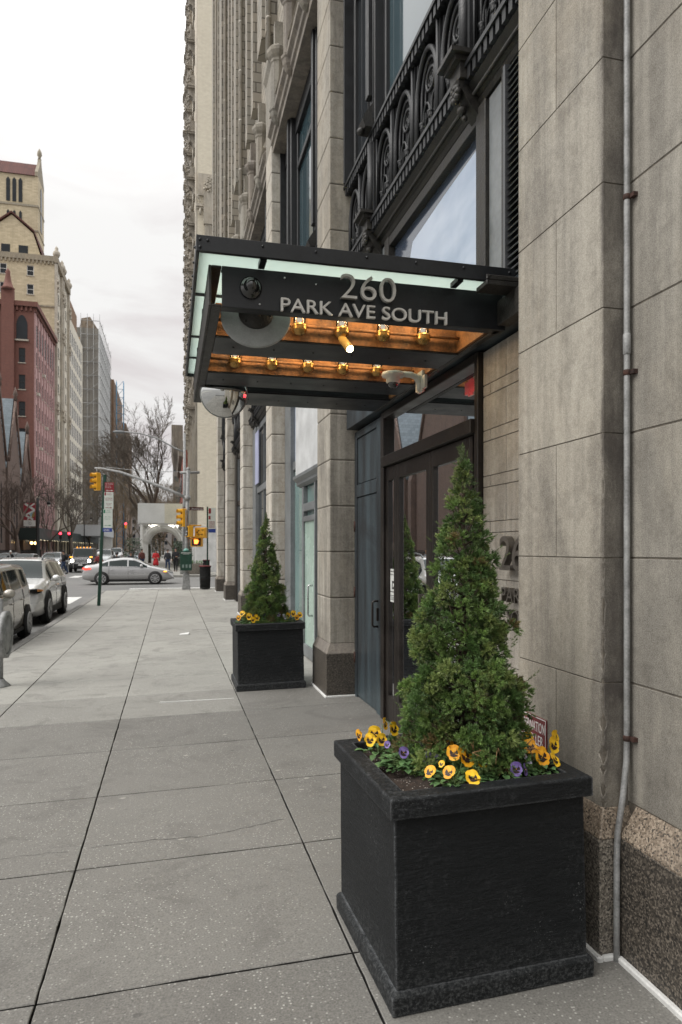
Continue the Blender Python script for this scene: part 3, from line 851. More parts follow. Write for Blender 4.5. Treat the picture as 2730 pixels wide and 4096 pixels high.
# conduit in the corner
b = MB(); x, y, r = 1.865, 2.500, .0128
P = [(x,y,9),(x,y,6),(x,y,2.5),(x,y,.88),(x-.004,y-.002,.80),(x-.028,y-.012,.66),(x-.068,y-.032,.52),(x-.078,y-.04,.42),(x-.08,y-.042,.2),(x-.082,y-.045,-.02)]
b.tube(P, r, 12)
b.lathe([(r*1.05,-.045),(r*1.25,-.04),(r*1.25,.04),(r*1.05,.045)], (x,y,2.56), 'z', 12)
cd = tag(b.build('conduit', M['conduit'] if 'conduit' in M else M['galv']), 'grey steel conduit running down the corner of the stone wall', 'conduit')
for z in (3.18,2.44,.9):
    b = MB(); b.lathe([(r*1.05,-.012),(r*1.22,-.010),(r*1.22,.010),(r*1.05,.012)], (x,y,z), 'z', 12)
    b.box(x+.004,1.892,y-.038,y-.012,z-.009,z+.009); b.build('clamp', M['rust'], cd)
# ------------------------------------------------------------ entrance canopy
CAN = thing('entrance_canopy', 'black steel and glass entrance canopy with street number over the doors', 'canopy', (1.1,5,3.03))
SB = M['steel_black']
X0, X1, YN, YF = .128, 1.97, 3.65, 6.34
b = MB()
# top frame angles with bolts
b.box(X0,X1,YN,YN+.012,3.26,3.345); b.box(X0,X1,YN+.0125,YN+.075,3.338,3.345)
b.box(X0,X0+.012,YN+.0125,YF,3.26,3.345); b.box(X0+.0125,X0+.018,YN+.076,YF,3.262,3.27)
b.box(X0,X1,YF+.0005,YF+.012,3.26,3.345)
b.box(X0+.0125,X0+.018,YN+.0125,YN+.075,3.262,3.27); b.box(X0+.019,X1,YN+.0125,YN+.03,3.262,3.27)
fr = b.build('top_frame', SB, CAN, .002)
b = MB()
for k in range(7): b.ball((X0+.06+.29*k,YN-.002,3.318), .008, 8, 5)
b.ball((X0+.02,YN-.002,3.32), .008, 8, 5); b.ball((X0+.02,YN-.002,3.28), .008, 8, 5)
for k in range(13): b.ball((X0-.002,YN+.1+.2*k,3.318), .008, 8, 5)
b.build('bolt', M['steel_black'], fr)
t = NT('canopy_glass')
d = t.n('BsdfTranslucent', {'Color': (.86,.95,.905,1)}); tr = t.n('BsdfTransparent', {'Color': (.85,.95,.90,1)}); df = t.n('BsdfDiffuse', {'Color': (.7,.8,.75,1)})
m1 = t.n('MixShader', {0: .35, 1: d, 2: tr}); m2 = t.n('MixShader', {0: .25, 1: m1, 2: df}); t.t.links.new(m2, t.out.inputs[0])
b = MB()
ys = [YN+.014,4.33,5.2,5.78,YF-.003]
for i in range(4): b.box(X0+.014,X1-.01,ys[i]+.006,ys[i+1]-.006,3.285,3.3)
b.build('glass_roof', t.mat, CAN)
b = MB()
for i in range(1,4): b.box(X0+.014,X1,ys[i]-.012,ys[i]+.012,3.272,3.284)
b.build('glazing_bar', SB, CAN)
# front fascia channel
b = MB()
b.box(.20,.215,3.80,6.36,3.03,3.255)
b.box(.2155,.27,3.80,6.36,3.03,3.042); b.box(.2155,.27,3.80,6.36,3.243,3.255)
fa = b.build('fascia', M['iron_worn'], CAN, .003)
# sign board
b = MB(); b.box(.272,1.98,3.80,3.815,3.03,3.255); b.box(.272,1.98,3.8155,3.88,3.03,3.04); b.box(.272,1.98,3.8155,3.88,3.245,3.255)
sb = b.build('sign_board', SB, CAN, .002)
put_text('260', (.925,3.768,3.122), (1,0,0), (0,0,1), .2, .012, M['letter'], sb, cap=.15, width=.33, bold=-.0022)
put_text('PARK AVE SOUTH', (.585,3.768,3.022), (1,0,0), (0,0,1), .1, .010, M['letter'], sb, cap=.077, width=.99, bold=.0003)
b = MB()
b.lathe([(.062,0),(.062,-.012),(.05,-.02),(.038,-.03),(.036,-.055),(.02,-.075),(.004,-.08)], (.43,3.80,3.145), 'y', 20)
b.build('mirror_mount', pane('black_gloss', (.01,.01,.01,1), .12), sb)
b = MB()
for (x,z) in ((.62,3.22),(.62,3.06),(.80,3.2),(.48,3.06)): b.lathe([(.006,0),(.005,-.004)], (x,3.80,z), 'y', 8)
b.build('bolt', M['chrome'], sb)
# posts between frame and boards
b = MB()
for x in (.47,1.62): b.box(x,x+.035,3.69,3.80,3.256,3.284)
for y in (4.6,5.5): b.box(.20,.235,y,y+.04,3.256,3.284)
b.build('spacer', SB, CAN)
# wall bracket
b = MB(); b.box(1.74,1.99,3.56,3.70,3.20,3.23); b.box(1.74,1.99,3.56,3.572,3.2305,3.26); b.box(1.80,1.99,3.60,3.648,3.231,3.26)
q_ = MB(); q_.box(1.92,2.0,3.52,3.79,3.05,3.199); q_.build('bracket_plate', M['iron_worn'], CAN, .004)
b.build('bracket', M['iron_worn'], CAN, .004)
# beams: web steel coloured with the lamps' warm glow, over dark soffits
lit_steel = plain('lamplit_steel', (.24,.105,.034,1), .6, 0, .4, 7, .2, 60)
lampglow = glow('lamp_bulb', (1,.92,.8,1), .45)
brass = plain('brass', (.45,.27,.09,1), .3, .9, .2, 30)
gl = glass('jar_glass', (.95,.92,.85,1), .8)
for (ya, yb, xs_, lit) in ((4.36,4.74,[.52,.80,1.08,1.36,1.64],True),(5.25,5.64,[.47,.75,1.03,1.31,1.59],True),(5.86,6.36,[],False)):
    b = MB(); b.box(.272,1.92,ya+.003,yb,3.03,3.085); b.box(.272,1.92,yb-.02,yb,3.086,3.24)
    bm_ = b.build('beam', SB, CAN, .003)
    b = MB(); b.box(.272,1.92,ya-.004,ya+.0025,3.043,3.245); b.build('web', lit_steel if lit else SB, bm_)
    b = MB()
    for k in range(6): b.lathe([(.007,0),(.006,-.005)], (.4+.27*k,(ya+yb)/2,3.03), 'z', 8)
    b.build('bolt', M['iron_worn'], bm_)
    if lit:
        b = MB(); b.tube([(.28,ya-.05,3.125),(1.9,ya-.05,3.125)], .011, 8); b.build('conduit', lit_steel, bm_)
    for x in xs_:
        L = MB(); c = (x,ya-.05,3.10)
        L.lathe([(.012,-.035),(.03,-.028),(.046,-.008),(.05,0),(.046,.012),(.05,.02),(.05,.032),(.042,.036)], c, 'z', 16)
        lo = L.build('lamp', brass, bm_)
        L = MB(); L.lathe([(.038,.034),(.042,.06),(.04,.1),(.028,.13),(.006,.14)], c, 'z', 16); L.build('globe', gl, lo)
        L = MB(); L.ball((x,ya-.05,3.165), .018, 10, 8); L.build('bulb', lampglow, lo)
        ld = bpy.data.lights.new('lamp_light', 'POINT'); ld.energy = 1.5; ld.color = (1,.64,.32); ld.shadow_soft_size = .03
        lx = bpy.data.objects.new('lamp_light', ld); COL.objects.link(lx); lx.location = (x,ya-.16,3.21); lx.parent = CAN; lx.matrix_parent_inverse = CAN.matrix_basis.inverted()
# end plates against the wall
b = MB(); b.box(1.921,1.96,3.82,6.36,3.03,3.25); b.build('wall_beam', M['iron_worn'], CAN, .003)
b = MB()
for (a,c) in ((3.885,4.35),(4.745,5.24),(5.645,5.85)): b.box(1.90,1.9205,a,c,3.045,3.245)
b.build('web', lit_steel, CAN)
# spotlight
sp_ = thing('spotlight', 'small yellow lit spotlight hung from the lamp conduit under the canopy', 'lamp')
a = Vector((1.08,4.30,3.06)); dr = Vector((.35,-.55,-.75)).normalized()
b = MB(); b.tube([a+Vector((0,0,.06)),a], .008, 8); b.tube([a-dr*.01,a+dr*.09,a+dr*.1], [.026,.028,.03], 14)
b.build('housing', plain('spot_yellow', (.5,.32,.09,1), .4, .3), sp_)
b = MB(); b.ball(a+dr*.1, .024, 12, 8); b.build('lens', glow('spot_glow', (1,.8,.5,1), 14), sp_)
# dome camera
dc = thing('dome_camera', 'white dome security camera on a curved arm under the canopy', 'camera')
b = MB(); c = (1.66,5.0,3.0)
b.lathe([(.03,.055),(.085,.05),(.09,.033),(.085,.02),(.053,.018),(.054,-.025),(.046,-.03)], c, 'z', 20)
b.build('housing', M['white_plastic'], dc)
b = MB(); b.tube([(c[0]+.06,c[1],c[2]+.045),(c[0]+.14,c[1],c[2]+.045),(c[0]+.19,c[1],c[2]+.03),(c[0]+.215,c[1],c[2]-.02),(c[0]+.22,c[1],c[2]-.07)], [.022,.024,.026,.026,.026], 10)
b.box(c[0]+.215,c[0]+.238,c[1]-.05,c[1]+.05,c[2]-.09,c[2]+.075)
b.build('arm', M['white_plastic'], dc, .004)
b = MB(); b.ball((c[0],c[1],c[2]-.03), .043, 14, 8, sc=(1,1,.9)); b.build('dome', pane('camera_dome', (.02,.02,.02,1), .05), dc)
b = MB(); b.box(1.88,1.9,4.9,5.1,2.93,3.03); b.build('wall_plate', M['white_plastic'], dc)
# two round convex mirrors
def mirror(name, label, c, nrm, R_):
    root = thing(name, label, 'mirror', group='convex mirrors under the canopy')
    z = Vector(nrm).normalized(); x = z.orthogonal().normalized(); y = z.cross(x)
    Mx = Matrix((x,y,z)).transposed()
    n = 12; prof = [(max(.0005,R_*i/n), .055*(1-(i/n)**2)) for i in range(n+1)]
    b = MB(); b.lathe(prof+[(R_,-.006)], c, 'z', 36, M=Mx); 
    o = b.build('mirror_face', MIR, root)
    b = MB(); b.lathe([(R_*1.012,.004),(R_*1.012,-.010),(R_*.97,-.012),(R_*.6,-.024),(R_*.4,-.034),(.02,-.036)], c, 'z', 36, M=Mx)
    b.build('mirror_back', plain('mirror_back_grey', (.27,.28,.27,1), .5, 0, .1, 12), root)
    b = MB()
    for k in range(6):
        q = Mx @ Vector((R_*.43*math.cos(k*PI/3),R_*.43*math.sin(k*PI/3),-.05)); b.ball(Vector(c)+q, .008, 6, 5)
    q0 = Vector(c)+Mx @ Vector((0,0,-.07)); q1 = Vector(c)+Mx @ Vector((0,0,-.13))
    b.lathe([(R_*.5,-.03),(R_*.5,-.045),(R_*.3,-.06),(R_*.2,-.085),(.03,-.09),(.028,-.12)], c, 'z', 20, M=Mx)
    b.tube([q1-(q1-q0)*.2,q1,(c[0],q1.y+.0,3.04)], .014, 8)
    b.build('bracket', M['iron_worn'], root)
t = NT('mirror_silver'); MIR = t.pbr((.75,.76,.75,1), .03, 1.0, t.bump(t.noise(9,3), .02, .01))
mirror('convex_mirror', 'round convex mirror seen from its grey back behind the number board', (.49,4.07,3.08), (.08,.95,-.25), .205)
mirror('convex_mirror', 'round shiny convex mirror at the far left corner of the canopy', (.43,5.745,2.985), (.05,-.97,-.2), .196)
# ------------------------------------------------------------ planters, dwarf spruces, pansies
def soil_mat():
    t = NT('potting_soil')
    n1 = t.noise(40, 5, .7); v = t.n('TexVoronoi', {'Vector': t.co(), 'Scale': 95.0}); g = t.n('RGBToBW', {'Color': v.node.outputs[1]})
    c = t.ramp(n1, [(.3,(.012,.008,.006,1)),(.7,(.05,.032,.022,1))])
    w = t.math('MULTIPLY', t.ramp(v, [(.22,1),(.34,0)]), t.ramp(g, [(.66,0),(.7,1)]))
    c = t.mix(w, c, (.55,.5,.44,1))
    return t.pbr(c, .95, 0, t.bump(t.math('ADD', n1, w), .9, .012))
M['soil'] = soil_mat()
M['slate_rim'] = make_slate(.42)
PW_, PD_ = .81, .775
def planter(label, loc, rz=0):
    root = thing('planter', label, 'planter', (0,0,0), 0, 'black planters beside the entrance')
    r = random.Random(2)
    def ring(hx, hy, z, j=.0): return [(-hx+r.uniform(-j,j),-hy+r.uniform(-j,j),z),(hx+r.uniform(-j,j),-hy,z),(hx,hy,z),(-hx,hy+r.uniform(-j,j),z)]
    b = MB()
    hx, hy = PW_/2-.004, PD_/2-.010
    n = 6
    b.loft([ring(hx+.004*(1-k/n),hy+.004*(1-k/n),.085+.645*k/n,.0015) for k in range(n+1)])
    b.loft([ring(hx+.024,hy+.020,.0),ring(hx+.025,hy+.021,.072),ring(hx+.008,hy+.008,.0845)])
    b.build('body', M['slate'], root, .008, 2)
    b = MB(); o, i = .0, .075
    ax, ay = PW_/2+.018, PD_/2+.018
    # rim as four mitred bars
    for q in range(4):
        c_, s_ = [(1,0),(0,1),(-1,0),(0,-1)][q]
        A = [(ax,-ay),(ax,ay)] if q % 2 == 0 else [(ay,-ax),(ay,ax)]
        L = ax if q % 2 == 0 else ay; W = ay if q % 2 == 0 else ax
        P = []
        for (d, z) in ((0,.725),(0,.797),(-.006,.803),(-i,.803),(-i,.70)):
            P.append((d,z))
        r0 = []; r1 = []
        for (d,z) in P:
            u = L+d; w = W+d
            r0.append((u*c_+w*s_, u*s_-w*c_, z)); r1.append((u*c_-w*s_, u*s_+w*c_, z))
        b.loft([r0,r1], 0, False, False)
    b.build('rim', M['slate_rim'], root, .004, 2)
    b = MB(); N = 26; rs = random.Random(8); V = []
    for a in range(N+1):
        for c in range(N+1):
            x = -ax+i-.004+(2*(ax-i)+.008)*a/N; y = -ay+i-.004+(2*(ay-i)+.008)*c/N
            V.append((x,y,.770+.018*noise.noise((x*9,y*9,1))+rs.uniform(-.004,.004)+.03*max(0,1-(x*x+y*y)/.06)))
    b.add(V, [(p*(N+1)+q,(p+1)*(N+1)+q,(p+1)*(N+1)+q+1,p*(N+1)+q+1) for p in range(N) for q in range(N)], 0, True)
    b.build('soil', M['soil'], root)
    return place(root, loc, rz)
PL1 = (1.199,2.775,gz(1.2)); PL2 = (1.185,8.60,gz(1.2))
TILT = math.atan(.015)
pl1 = planter('big black slate planter nearest the stone pier and the wall pipe', PL1, rad(1.4))
pl1.rotation_euler[1] = -TILT
pl2 = dup(pl1, PL2, rad(-.6), 'black slate planter farther along, between the pavement and the second pier')
pl2.rotation_euler[1] = -TILT

def needle_mat():
    t = NT('spruce_needles')
    a = t.n('Attribute', out=0, attribute_name='tint')
    n = t.noise(2.6, 3)
    c = t.mix(t.ramp(n, [(.35,0),(.7,.4)]), a, (.05,.072,.022,1))
    return t.pbr(c, .5, 0, None, **{'Specular IOR Level': .45})
M['needle'] = needle_mat()
def spruce_crown(seed=1, H=1.34):
    r = random.Random(seed)
    V = []; F = []; C = []
    def rad_at(z, ph):
        f = z/H
        base = .305*max(0,1-f)**.9+.012
        if f < .06: base *= .86+f*2.3
        k = noise.noise((math.cos(ph)*1.6+seed*3,math.sin(ph)*1.6,z*3.6))*.17+noise.noise((math.cos(ph)*3.6,math.sin(ph)*3.6+seed,z*9))*.2
        k += .11*math.sin(z*21+1.5*math.cos(ph*2+seed))
        return base*(1+k)+.018*max(0,noise.noise((z*8,ph*2,5)))
    def sprig(p, d, L, tint, nn):
        u = d.orthogonal().normalized(); w = d.cross(u)
        for k in range(nn):
            a = r.uniform(0,2*PI); t = r.random()
            q = p+d*L*t*.9
            sp = r.uniform(.55,1.15)*(1-.45*t)
            nd = (d*math.cos(sp)+(u*math.cos(a)+w*math.sin(a))*math.sin(sp)).normalized()
            ln = r.uniform(.010,.0165); sd = nd.cross(Vector((r.uniform(-1,1),r.uniform(-1,1),r.uniform(-1,1)))).normalized()*.0015
            b = len(V); V.extend([q-sd,q+sd,q+nd*ln]); F.append((b,b+1,b+2))
            s = r.uniform(.8,1.2); C.append((tint[0]*s,tint[1]*s,tint[2]*s,1))
    # foliage grows in tufts: each a little hemisphere of sprigs
    n_t = 0
    while n_t < 560:
        z = H*(1-math.sqrt(r.random()))+r.uniform(-.02,.02); ph = r.uniform(0,2*PI)
        z = max(.01, z); R_ = rad_at(z, ph); n_t += 1
        deep = r.random() < .22
        R_ *= r.uniform(.58,.78) if deep else r.uniform(.84,1.05)
        out = Vector((math.cos(ph),math.sin(ph),.45+.8*(z/H)**2)).normalized()
        tr = (.032+.02*r.random())*(1-.5*(z/H))
        c0 = Vector((R_*math.cos(ph),R_*math.sin(ph),z))-out*tr*.9
        g = r.random()
        base_t = (.145,.23,.06) if g < .4 else (.09,.165,.046) if g < .72 else (.22,.28,.085)
        if r.random() < .035: base_t = (.15,.11,.045)
        for q in range(int(30*(tr/.045))+4):
            d = (out*.5+Vector((r.gauss(0,1),r.gauss(0,1),r.gauss(.2,1))).normalized()).normalized()
            young = max(0, d.dot(out))*r.uniform(.2,1)
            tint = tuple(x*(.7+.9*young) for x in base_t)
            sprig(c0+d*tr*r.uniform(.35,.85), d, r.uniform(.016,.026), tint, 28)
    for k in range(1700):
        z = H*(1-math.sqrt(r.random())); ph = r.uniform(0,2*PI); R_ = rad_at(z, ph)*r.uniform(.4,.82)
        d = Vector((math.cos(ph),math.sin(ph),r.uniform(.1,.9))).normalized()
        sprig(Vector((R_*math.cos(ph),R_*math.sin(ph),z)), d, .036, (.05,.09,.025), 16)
    # leading shoot and a few long stray shoots
    for k in range(60): sprig(Vector((r.uniform(-.012,.012),r.uniform(-.012,.012),H-.13+.16*k/60)), Vector((r.uniform(-.5,.5),r.uniform(-.5,.5),1)).normalized(), .04, (.085,.12,.04), 18)
    for k in range(70):
        z = r.uniform(.05,H*.8); ph = r.uniform(0,2*PI); R_ = rad_at(z,ph)*r.uniform(1.02,1.16)
        sprig(Vector((R_*math.cos(ph),R_*math.sin(ph),z)), Vector((math.cos(ph),math.sin(ph),.9)).normalized(), .04, (.10,.14,.045), 22)
    me = bpy.data.meshes.new('crown'); me.from_pydata(V, [], F); me.materials.append(M['needle'])
    at = me.attributes.new('tint','FLOAT_COLOR','FACE'); at.data.foreach_set('color', [x for c in C for x in c])
    return me
def spruce(label, seed):
    root = thing('spruce_tree', label, 'tree', (0,0,0), 0, 'dwarf spruces in the planters')
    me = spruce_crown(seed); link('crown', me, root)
    r = random.Random(seed)
    b = MB(); b.tube([(0,0,-.06),(0,0,.7),(0,0,1.3)], [.022,.014,.004], 8)
    for k in range(150):
        z = 1.25*(1-math.sqrt(r.random())); a = r.uniform(0,2*PI); R_ = .27*(1-z/1.4)
        b.tube([(0,0,z),(R_*.5*math.cos(a),R_*.5*math.sin(a),z+.03),(R_*math.cos(a+.1),R_*math.sin(a+.1),z+.09)], [.006,.004,.0015], 4)
    b.build('trunk', plain('spruce_bark', (.06,.042,.028,1), .9), root)
    b = MB()
    for k in range(36):
        a = r.uniform(-2.6,-.4); R_ = r.uniform(.2,.3); z = r.uniform(.0,.16); p = Vector((R_*math.cos(a),R_*math.sin(a),z))
        for q in range(3):
            e = p+Vector((r.uniform(-.05,.05),r.uniform(-.05,.02),r.uniform(-.05,.05))); b.tube([p,(p+e)/2+Vector((0,0,.008)),e], [.0022,.0016,.0007], 4)
    b.build('dead_twigs', plain('dead_twig', (.22,.13,.06,1), .9), root)
    return root
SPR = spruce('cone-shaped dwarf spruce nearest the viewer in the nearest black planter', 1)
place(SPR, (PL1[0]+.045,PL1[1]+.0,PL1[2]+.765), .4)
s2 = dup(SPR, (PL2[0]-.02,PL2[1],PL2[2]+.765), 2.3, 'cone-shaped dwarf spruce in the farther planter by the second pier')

# pansies ------------------------------------------------------
def petal_mat(name, a, b_, vein):
    t = NT(name)
    n = t.noise(45, 3); c = t.mix(t.ramp(n, [(.35,0),(.65,1)]), a, b_)
    return t.pbr(c, .55, 0, t.bump(t.noise(160, 2), .2, .002), **{'Subsurface Weight': .0})
M['pet_y'] = petal_mat('petal_yellow', (.78,.43,.012,1), (.86,.55,.02,1), 0)
M['pet_o'] = petal_mat('petal_orange', (.72,.30,.008,1), (.80,.41,.014,1), 0)
M['pet_p'] = petal_mat('petal_purple', (.13,.08,.29,1), (.21,.15,.38,1), 0)
M['pet_w'] = petal_mat('petal_lilac', (.42,.40,.56,1), (.55,.54,.68,1), 0)
M['blotch'] = plain('petal_blotch', (.022,.008,.006,1), .6)
M['leaf'] = plain('pansy_leaf', (.085,.165,.06,1), .45, 0, .3, 25, .3, 60)
M['stem'] = plain('pansy_stem', (.09,.15,.04,1), .5)
def bloom(b, c, nrm, up, R_, mi, r):
    """five overlapping rounded petals, blotches and eye; b gets slots 0..3"""
    n = Vector(nrm).normalized(); u = Vector(up); u = (u-n*u.dot(n)).normalized(); w = u.cross(n)
    c = Vector(c)
    def petal(ang, ln, wd, off, blot):
        d = u*math.cos(ang)+w*math.sin(ang); e = n.cross(d); N = 11
        rim = []
        for k in range(N):
            t = PI*k/(N-1)*1.0; s = -1+2*k/(N-1)
            px = math.sin(t*.98+.03); x = ln*(.16+.84*px**.75) if 0 < k < N-1 else ln*.12
            y = wd*math.sin(s*PI/2)*(.5+.5*math.sin(t)**.5)
            rim.append(c+d*x+e*y+n*(off+.1*R_*math.sin(3.1*s+ang*2)+.16*R_*(x/ln)**2*r.uniform(.4,1)))
        cen = c+d*ln*.45+n*(off+.02*R_)
        b.add([cen]+rim, [(0,k+1,k+2) for k in range(N-1)]+[(0,N,1)], mi, True)
        if blot:
            rim2 = [c+d*(ln*.05)+e*wd*.12+n*(off+.045*R_)]
            for k in range(7):
                s = -1+2*k/6
                rim2.append(c+d*ln*(.34+.24*math.cos(s*1.4)+r.uniform(-.05,.05))+e*wd*.62*s+n*(off+.075*R_))
            rim2.append(c+d*(ln*.05)-e*wd*.12+n*(off+.045*R_))
            b.add(rim2, [tuple(range(len(rim2)))], 2, False)
    petal(.42, R_, R_*.72, 0, False); petal(-.42, R_, R_*.72, .03*R_, False)
    petal(1.62, R_*.86, R_*.6, .07*R_, True); petal(-1.62, R_*.86, R_*.6, .09*R_, True)
    petal(PI, R_*.95, R_*.8, .13*R_, True)
    b.ball(c+n*.17*R_, R_*.07, 6, 4, 3)
def pansy(label, group, loc, blooms, nleaf, spread, seed, wilt=0):
    blooms = [(q[0],q[1],q[2]*1.05+.012,q[3]*1.15+.35*math.sin(170*q[0]+310*q[1]),q[4]+.1+.35*math.sin(230*q[0]+90*q[5]),q[5]*.98,q[6]) for q in blooms]; nleaf = int(nleaf*1.9)+12; spread *= 1.15; blooms = [(q[0]*1.25,q[1]*1.25)+q[2:] for q in blooms]
    """blooms: (dx,dy,dz,yaw,tilt,size,kind)"""
    r = random.Random(seed)
    root = thing('pansy', label, 'flower', (0,0,0), 0, group)
    b = MB(); L = MB()
    for k in range(nleaf):
        a = r.uniform(0,2*PI); d = spread*math.sqrt(r.random()); h = r.uniform(.0,.045)*(1.3-d/spread)
        p = Vector((d*math.cos(a),d*math.sin(a),h+.012)); out = Vector((math.cos(a),math.sin(a),r.uniform(-.1,.7))).normalized()
        sd = out.cross(Vector((0,0,1))).normalized(); nn = sd.cross(out)
        ln = r.uniform(.027,.05); wd = ln*r.uniform(.28,.4)
        prof = [(0,.08),(.2,.7),(.45,1),(.75,.75),(1,.06)]
        vs = []
        for (t, q) in prof:
            cc = p+out*ln*t+nn*(-.25*ln*t*t)
            vs += [cc-sd*wd*q+nn*.12*ln*q, cc-nn*.0, cc+sd*wd*q+nn*.12*ln*q]
        L.add(vs, [(3*i+j,3*i+j+1,3*i+j+4,3*i+j+3) for i in range(4) for j in range(2)], 0, True)
        if k % 2 == 0: L.tube([(0,0,0),p*.6+Vector((0,0,.012)),p], [.0016,.0014,.001], 4, 1)
    L.build('foliage', [M['leaf'],M['stem']], root, recalc=False)
    S_ = MB()
    for (dx,dy,dz,yaw,tilt,sz,kind) in blooms:
        bb = MB(); c = Vector((dx,dy,dz))
        n = Vector((math.sin(yaw)*math.cos(tilt),-math.cos(yaw)*math.cos(tilt),math.sin(tilt)))
        bloom(bb, c, n, (0,0,1), sz, 0 if kind in 'yp' else 1, r)
        mats = [M['pet_y'],M['pet_o'],M['blotch'],M['pet_y']] if kind in 'yo' else [M['pet_p'],M['pet_w'],M['blotch'] if kind == 'p' else M['pet_p'],M['pet_y']]
        bb.build('bloom', mats, root, recalc=False)
        S_.tube([(dx*.3,dy*.3,0),(dx*.8,dy*.8+.01,dz*.75),tuple(c-n*.01)], [.002,.002,.0016], 5)
    S_.build('stem', M['stem'], root)
    return place(root, loc)
G1 = 'pansies in the nearest planter'; G2 = 'pansies in the farther planter'
def at1(x, y): return (PL1[0]+x,PL1[1]+y,PL1[2]+.772)
def at2(x, y): return (PL2[0]+x,PL2[1]+y,PL2[2]+.772)
pansy('yellow pansy clump in the rear kerb-side corner of the nearest planter', G1, at1(-.28,.20), [(-.045,-.045,.07,-.5,.3,.032,'y'),(.03,.03,.11,.5,.1,.03,'y'),(-.02,-.01,.085,-.2,.35,.036,'y'),(.055,.0,.095,.4,.15,.034,'y'),(-.07,.01,.075,-.9,.1,.028,'o'),(.0,-.03,.062,.1,.0,.03,'y')], 14, .06, 1)
pansy('leafy violet pansy on the kerb side of the nearest planter', G1, at1(-.23,-.02), [(.05,-.075,.05,.3,-.1,.03,'p'),(-.02,-.04,.07,-.3,.2,.026,'p'),(.07,.02,.08,.4,.2,.024,'w'),(-.05,.045,.075,-.3,.1,.017,'p')], 60, .085, 2)
pansy('leafy pansy with pale lilac flower beside the near spruce', G1, at1(-.13,-.03), [(.0,-.08,.05,.2,-.3,.024,'w'),(.03,.08,.09,.4,.1,.018,'p')], 46, .08, 3)
pansy('orange pansies with three flowers just in front of the near spruce', G1, at1(-.02,-.1), [(-.03,.04,.085,-.7,.1,.04,'o'),(.085,.02,.075,.5,.1,.036,'o'),(.02,.0,.06,-.2,.3,.025,'o')], 20, .07, 4)
pansy('large dark-eyed yellow pansy at the front rim of the nearest planter', G1, at1(-.11,-.26), [(-.03,-.03,.05,-.4,.3,.03,'o'),(.02,.05,.09,-.3,.2,.036,'o'),(.045,.02,.082,.15,.15,.046,'o'),(.1,.02,.06,.8,.1,.034,'y'),(.04,-.05,.03,.1,.75,.036,'y'),(-.085,-.01,.05,-1.1,.2,.028,'o'),(-.03,.03,.06,-.5,.2,.016,'y')], 30, .085, 5)
pansy('spreading purple pansy at the middle of the front rim', G1, at1(.11,-.18), [(-.06,-.04,.07,-.3,.2,.026,'p'),(.08,-.06,.06,.3,.2,.026,'w'),(.02,-.1,.045,0,-.2,.03,'p'),(.0,.08,.085,-.2,.1,.024,'p'),(.115,.05,.06,.6,0,.018,'p'),(.05,-.1,.04,.6,-.3,.026,'p')], 85, .11, 6)
pansy('yellow pansy clump at the wall-side corner of the nearest planter', G1, at1(.30,-.19), [(.03,-.05,.05,.3,.5,.032,'y'),(-.03,.0,.09,-.5,.3,.034,'o'),(-.005,-.03,.06,-.1,.15,.042,'o'),(.065,.015,.085,.3,.2,.038,'y'),(.09,.05,.1,.6,.3,.036,'y'),(-.055,.03,.075,-1.0,.1,.036,'o'),(.0,.07,.1,-.2,.2,.03,'y')], 30, .075, 7)
pansy('single small yellow pansy half hidden under the near spruce', G1, at1(.17,-.05), [(0,0,.13,0,.2,.018,'y')], 5, .03, 8)
pansy('yellow pansies at the kerb-side corner of the farther planter', G2, at2(-.29,-.17), [(-.03,.05,.11,-.2,.2,.04,'y'),(.03,-.02,.085,.1,.2,.045,'y'),(.1,-.05,.07,.2,.1,.048,'y'),(-.07,.0,.07,-.6,.1,.035,'o'),(.06,-.07,.05,.1,.5,.04,'y'),(.0,.06,.1,.3,.2,.035,'y')], 40, .1, 9)
pansy('purple pansies in front of the farther spruce', G2, at2(-.1,-.12), [(-.03,.02,.12,.0,.2,.046,'p'),(-.09,.0,.09,-.4,.2,.04,'p'),(.03,-.03,.08,.2,.1,.04,'p'),(-.12,.03,.08,-.8,.2,.03,'p')], 55, .11, 10)
pansy('pale lilac pansies at the middle of the farther planter', G2, at2(.06,-.18), [(.04,.02,.1,.2,.2,.04,'w'),(.1,-.01,.07,.4,.1,.04,'w'),(-.03,-.02,.07,.0,.0,.03,'p')], 60, .1, 11)
pansy('yellow pansies at the wall-side corner of the farther planter', G2, at2(.31,-.12), [(.0,.0,.1,.0,.2,.042,'y'),(.07,.02,.08,.4,.1,.042,'y'),(-.05,.0,.08,-.6,.2,.04,'y'),(.03,-.04,.06,.2,.0,.036,'o')], 36, .09, 12)
# ------------------------------------------------------------ buildings across and along the avenue
def win_mesh(w, h, pm, fm, ax, sill=True, meet=True, depth=.18):
    """window with pane, frame, meeting rail and sill; ax='y' faces -Y, ax='x' faces +X; origin bottom centre on the wall plane"""
    b = MB(); t = min(.09, w*.09)
    def bx(u0,u1,d0,d1,z0,z1,mi):
        if ax == 'y': b.box(u0,u1,d0,d1,z0,z1,mi)
        else: b.box(-d1,-d0,u0,u1,z0,z1,mi)
    bx(-w/2,w/2,depth-.02,depth,0,h,0)
    fd = min(.09, depth*.75)
    bx(-w/2,-w/2+t,depth-fd,depth-.021,0,h,1); bx(w/2-t,w/2,depth-fd,depth-.021,0,h,1)
    bx(-w/2+t,w/2-t,depth-fd,depth-.021,0,t,1); bx(-w/2+t,w/2-t,depth-fd,depth-.021,h-t,h,1)
    if meet: bx(-w/2+t,w/2-t,depth-fd+.01,depth-.021,h*.5-t*.4,h*.5+t*.4,1)
    if sill: bx(-w/2-.12,w/2+.12,-.12,-.002,-.16,-.005,2)
    return b.mesh('window', [pm,fm,M['cream_stone']])
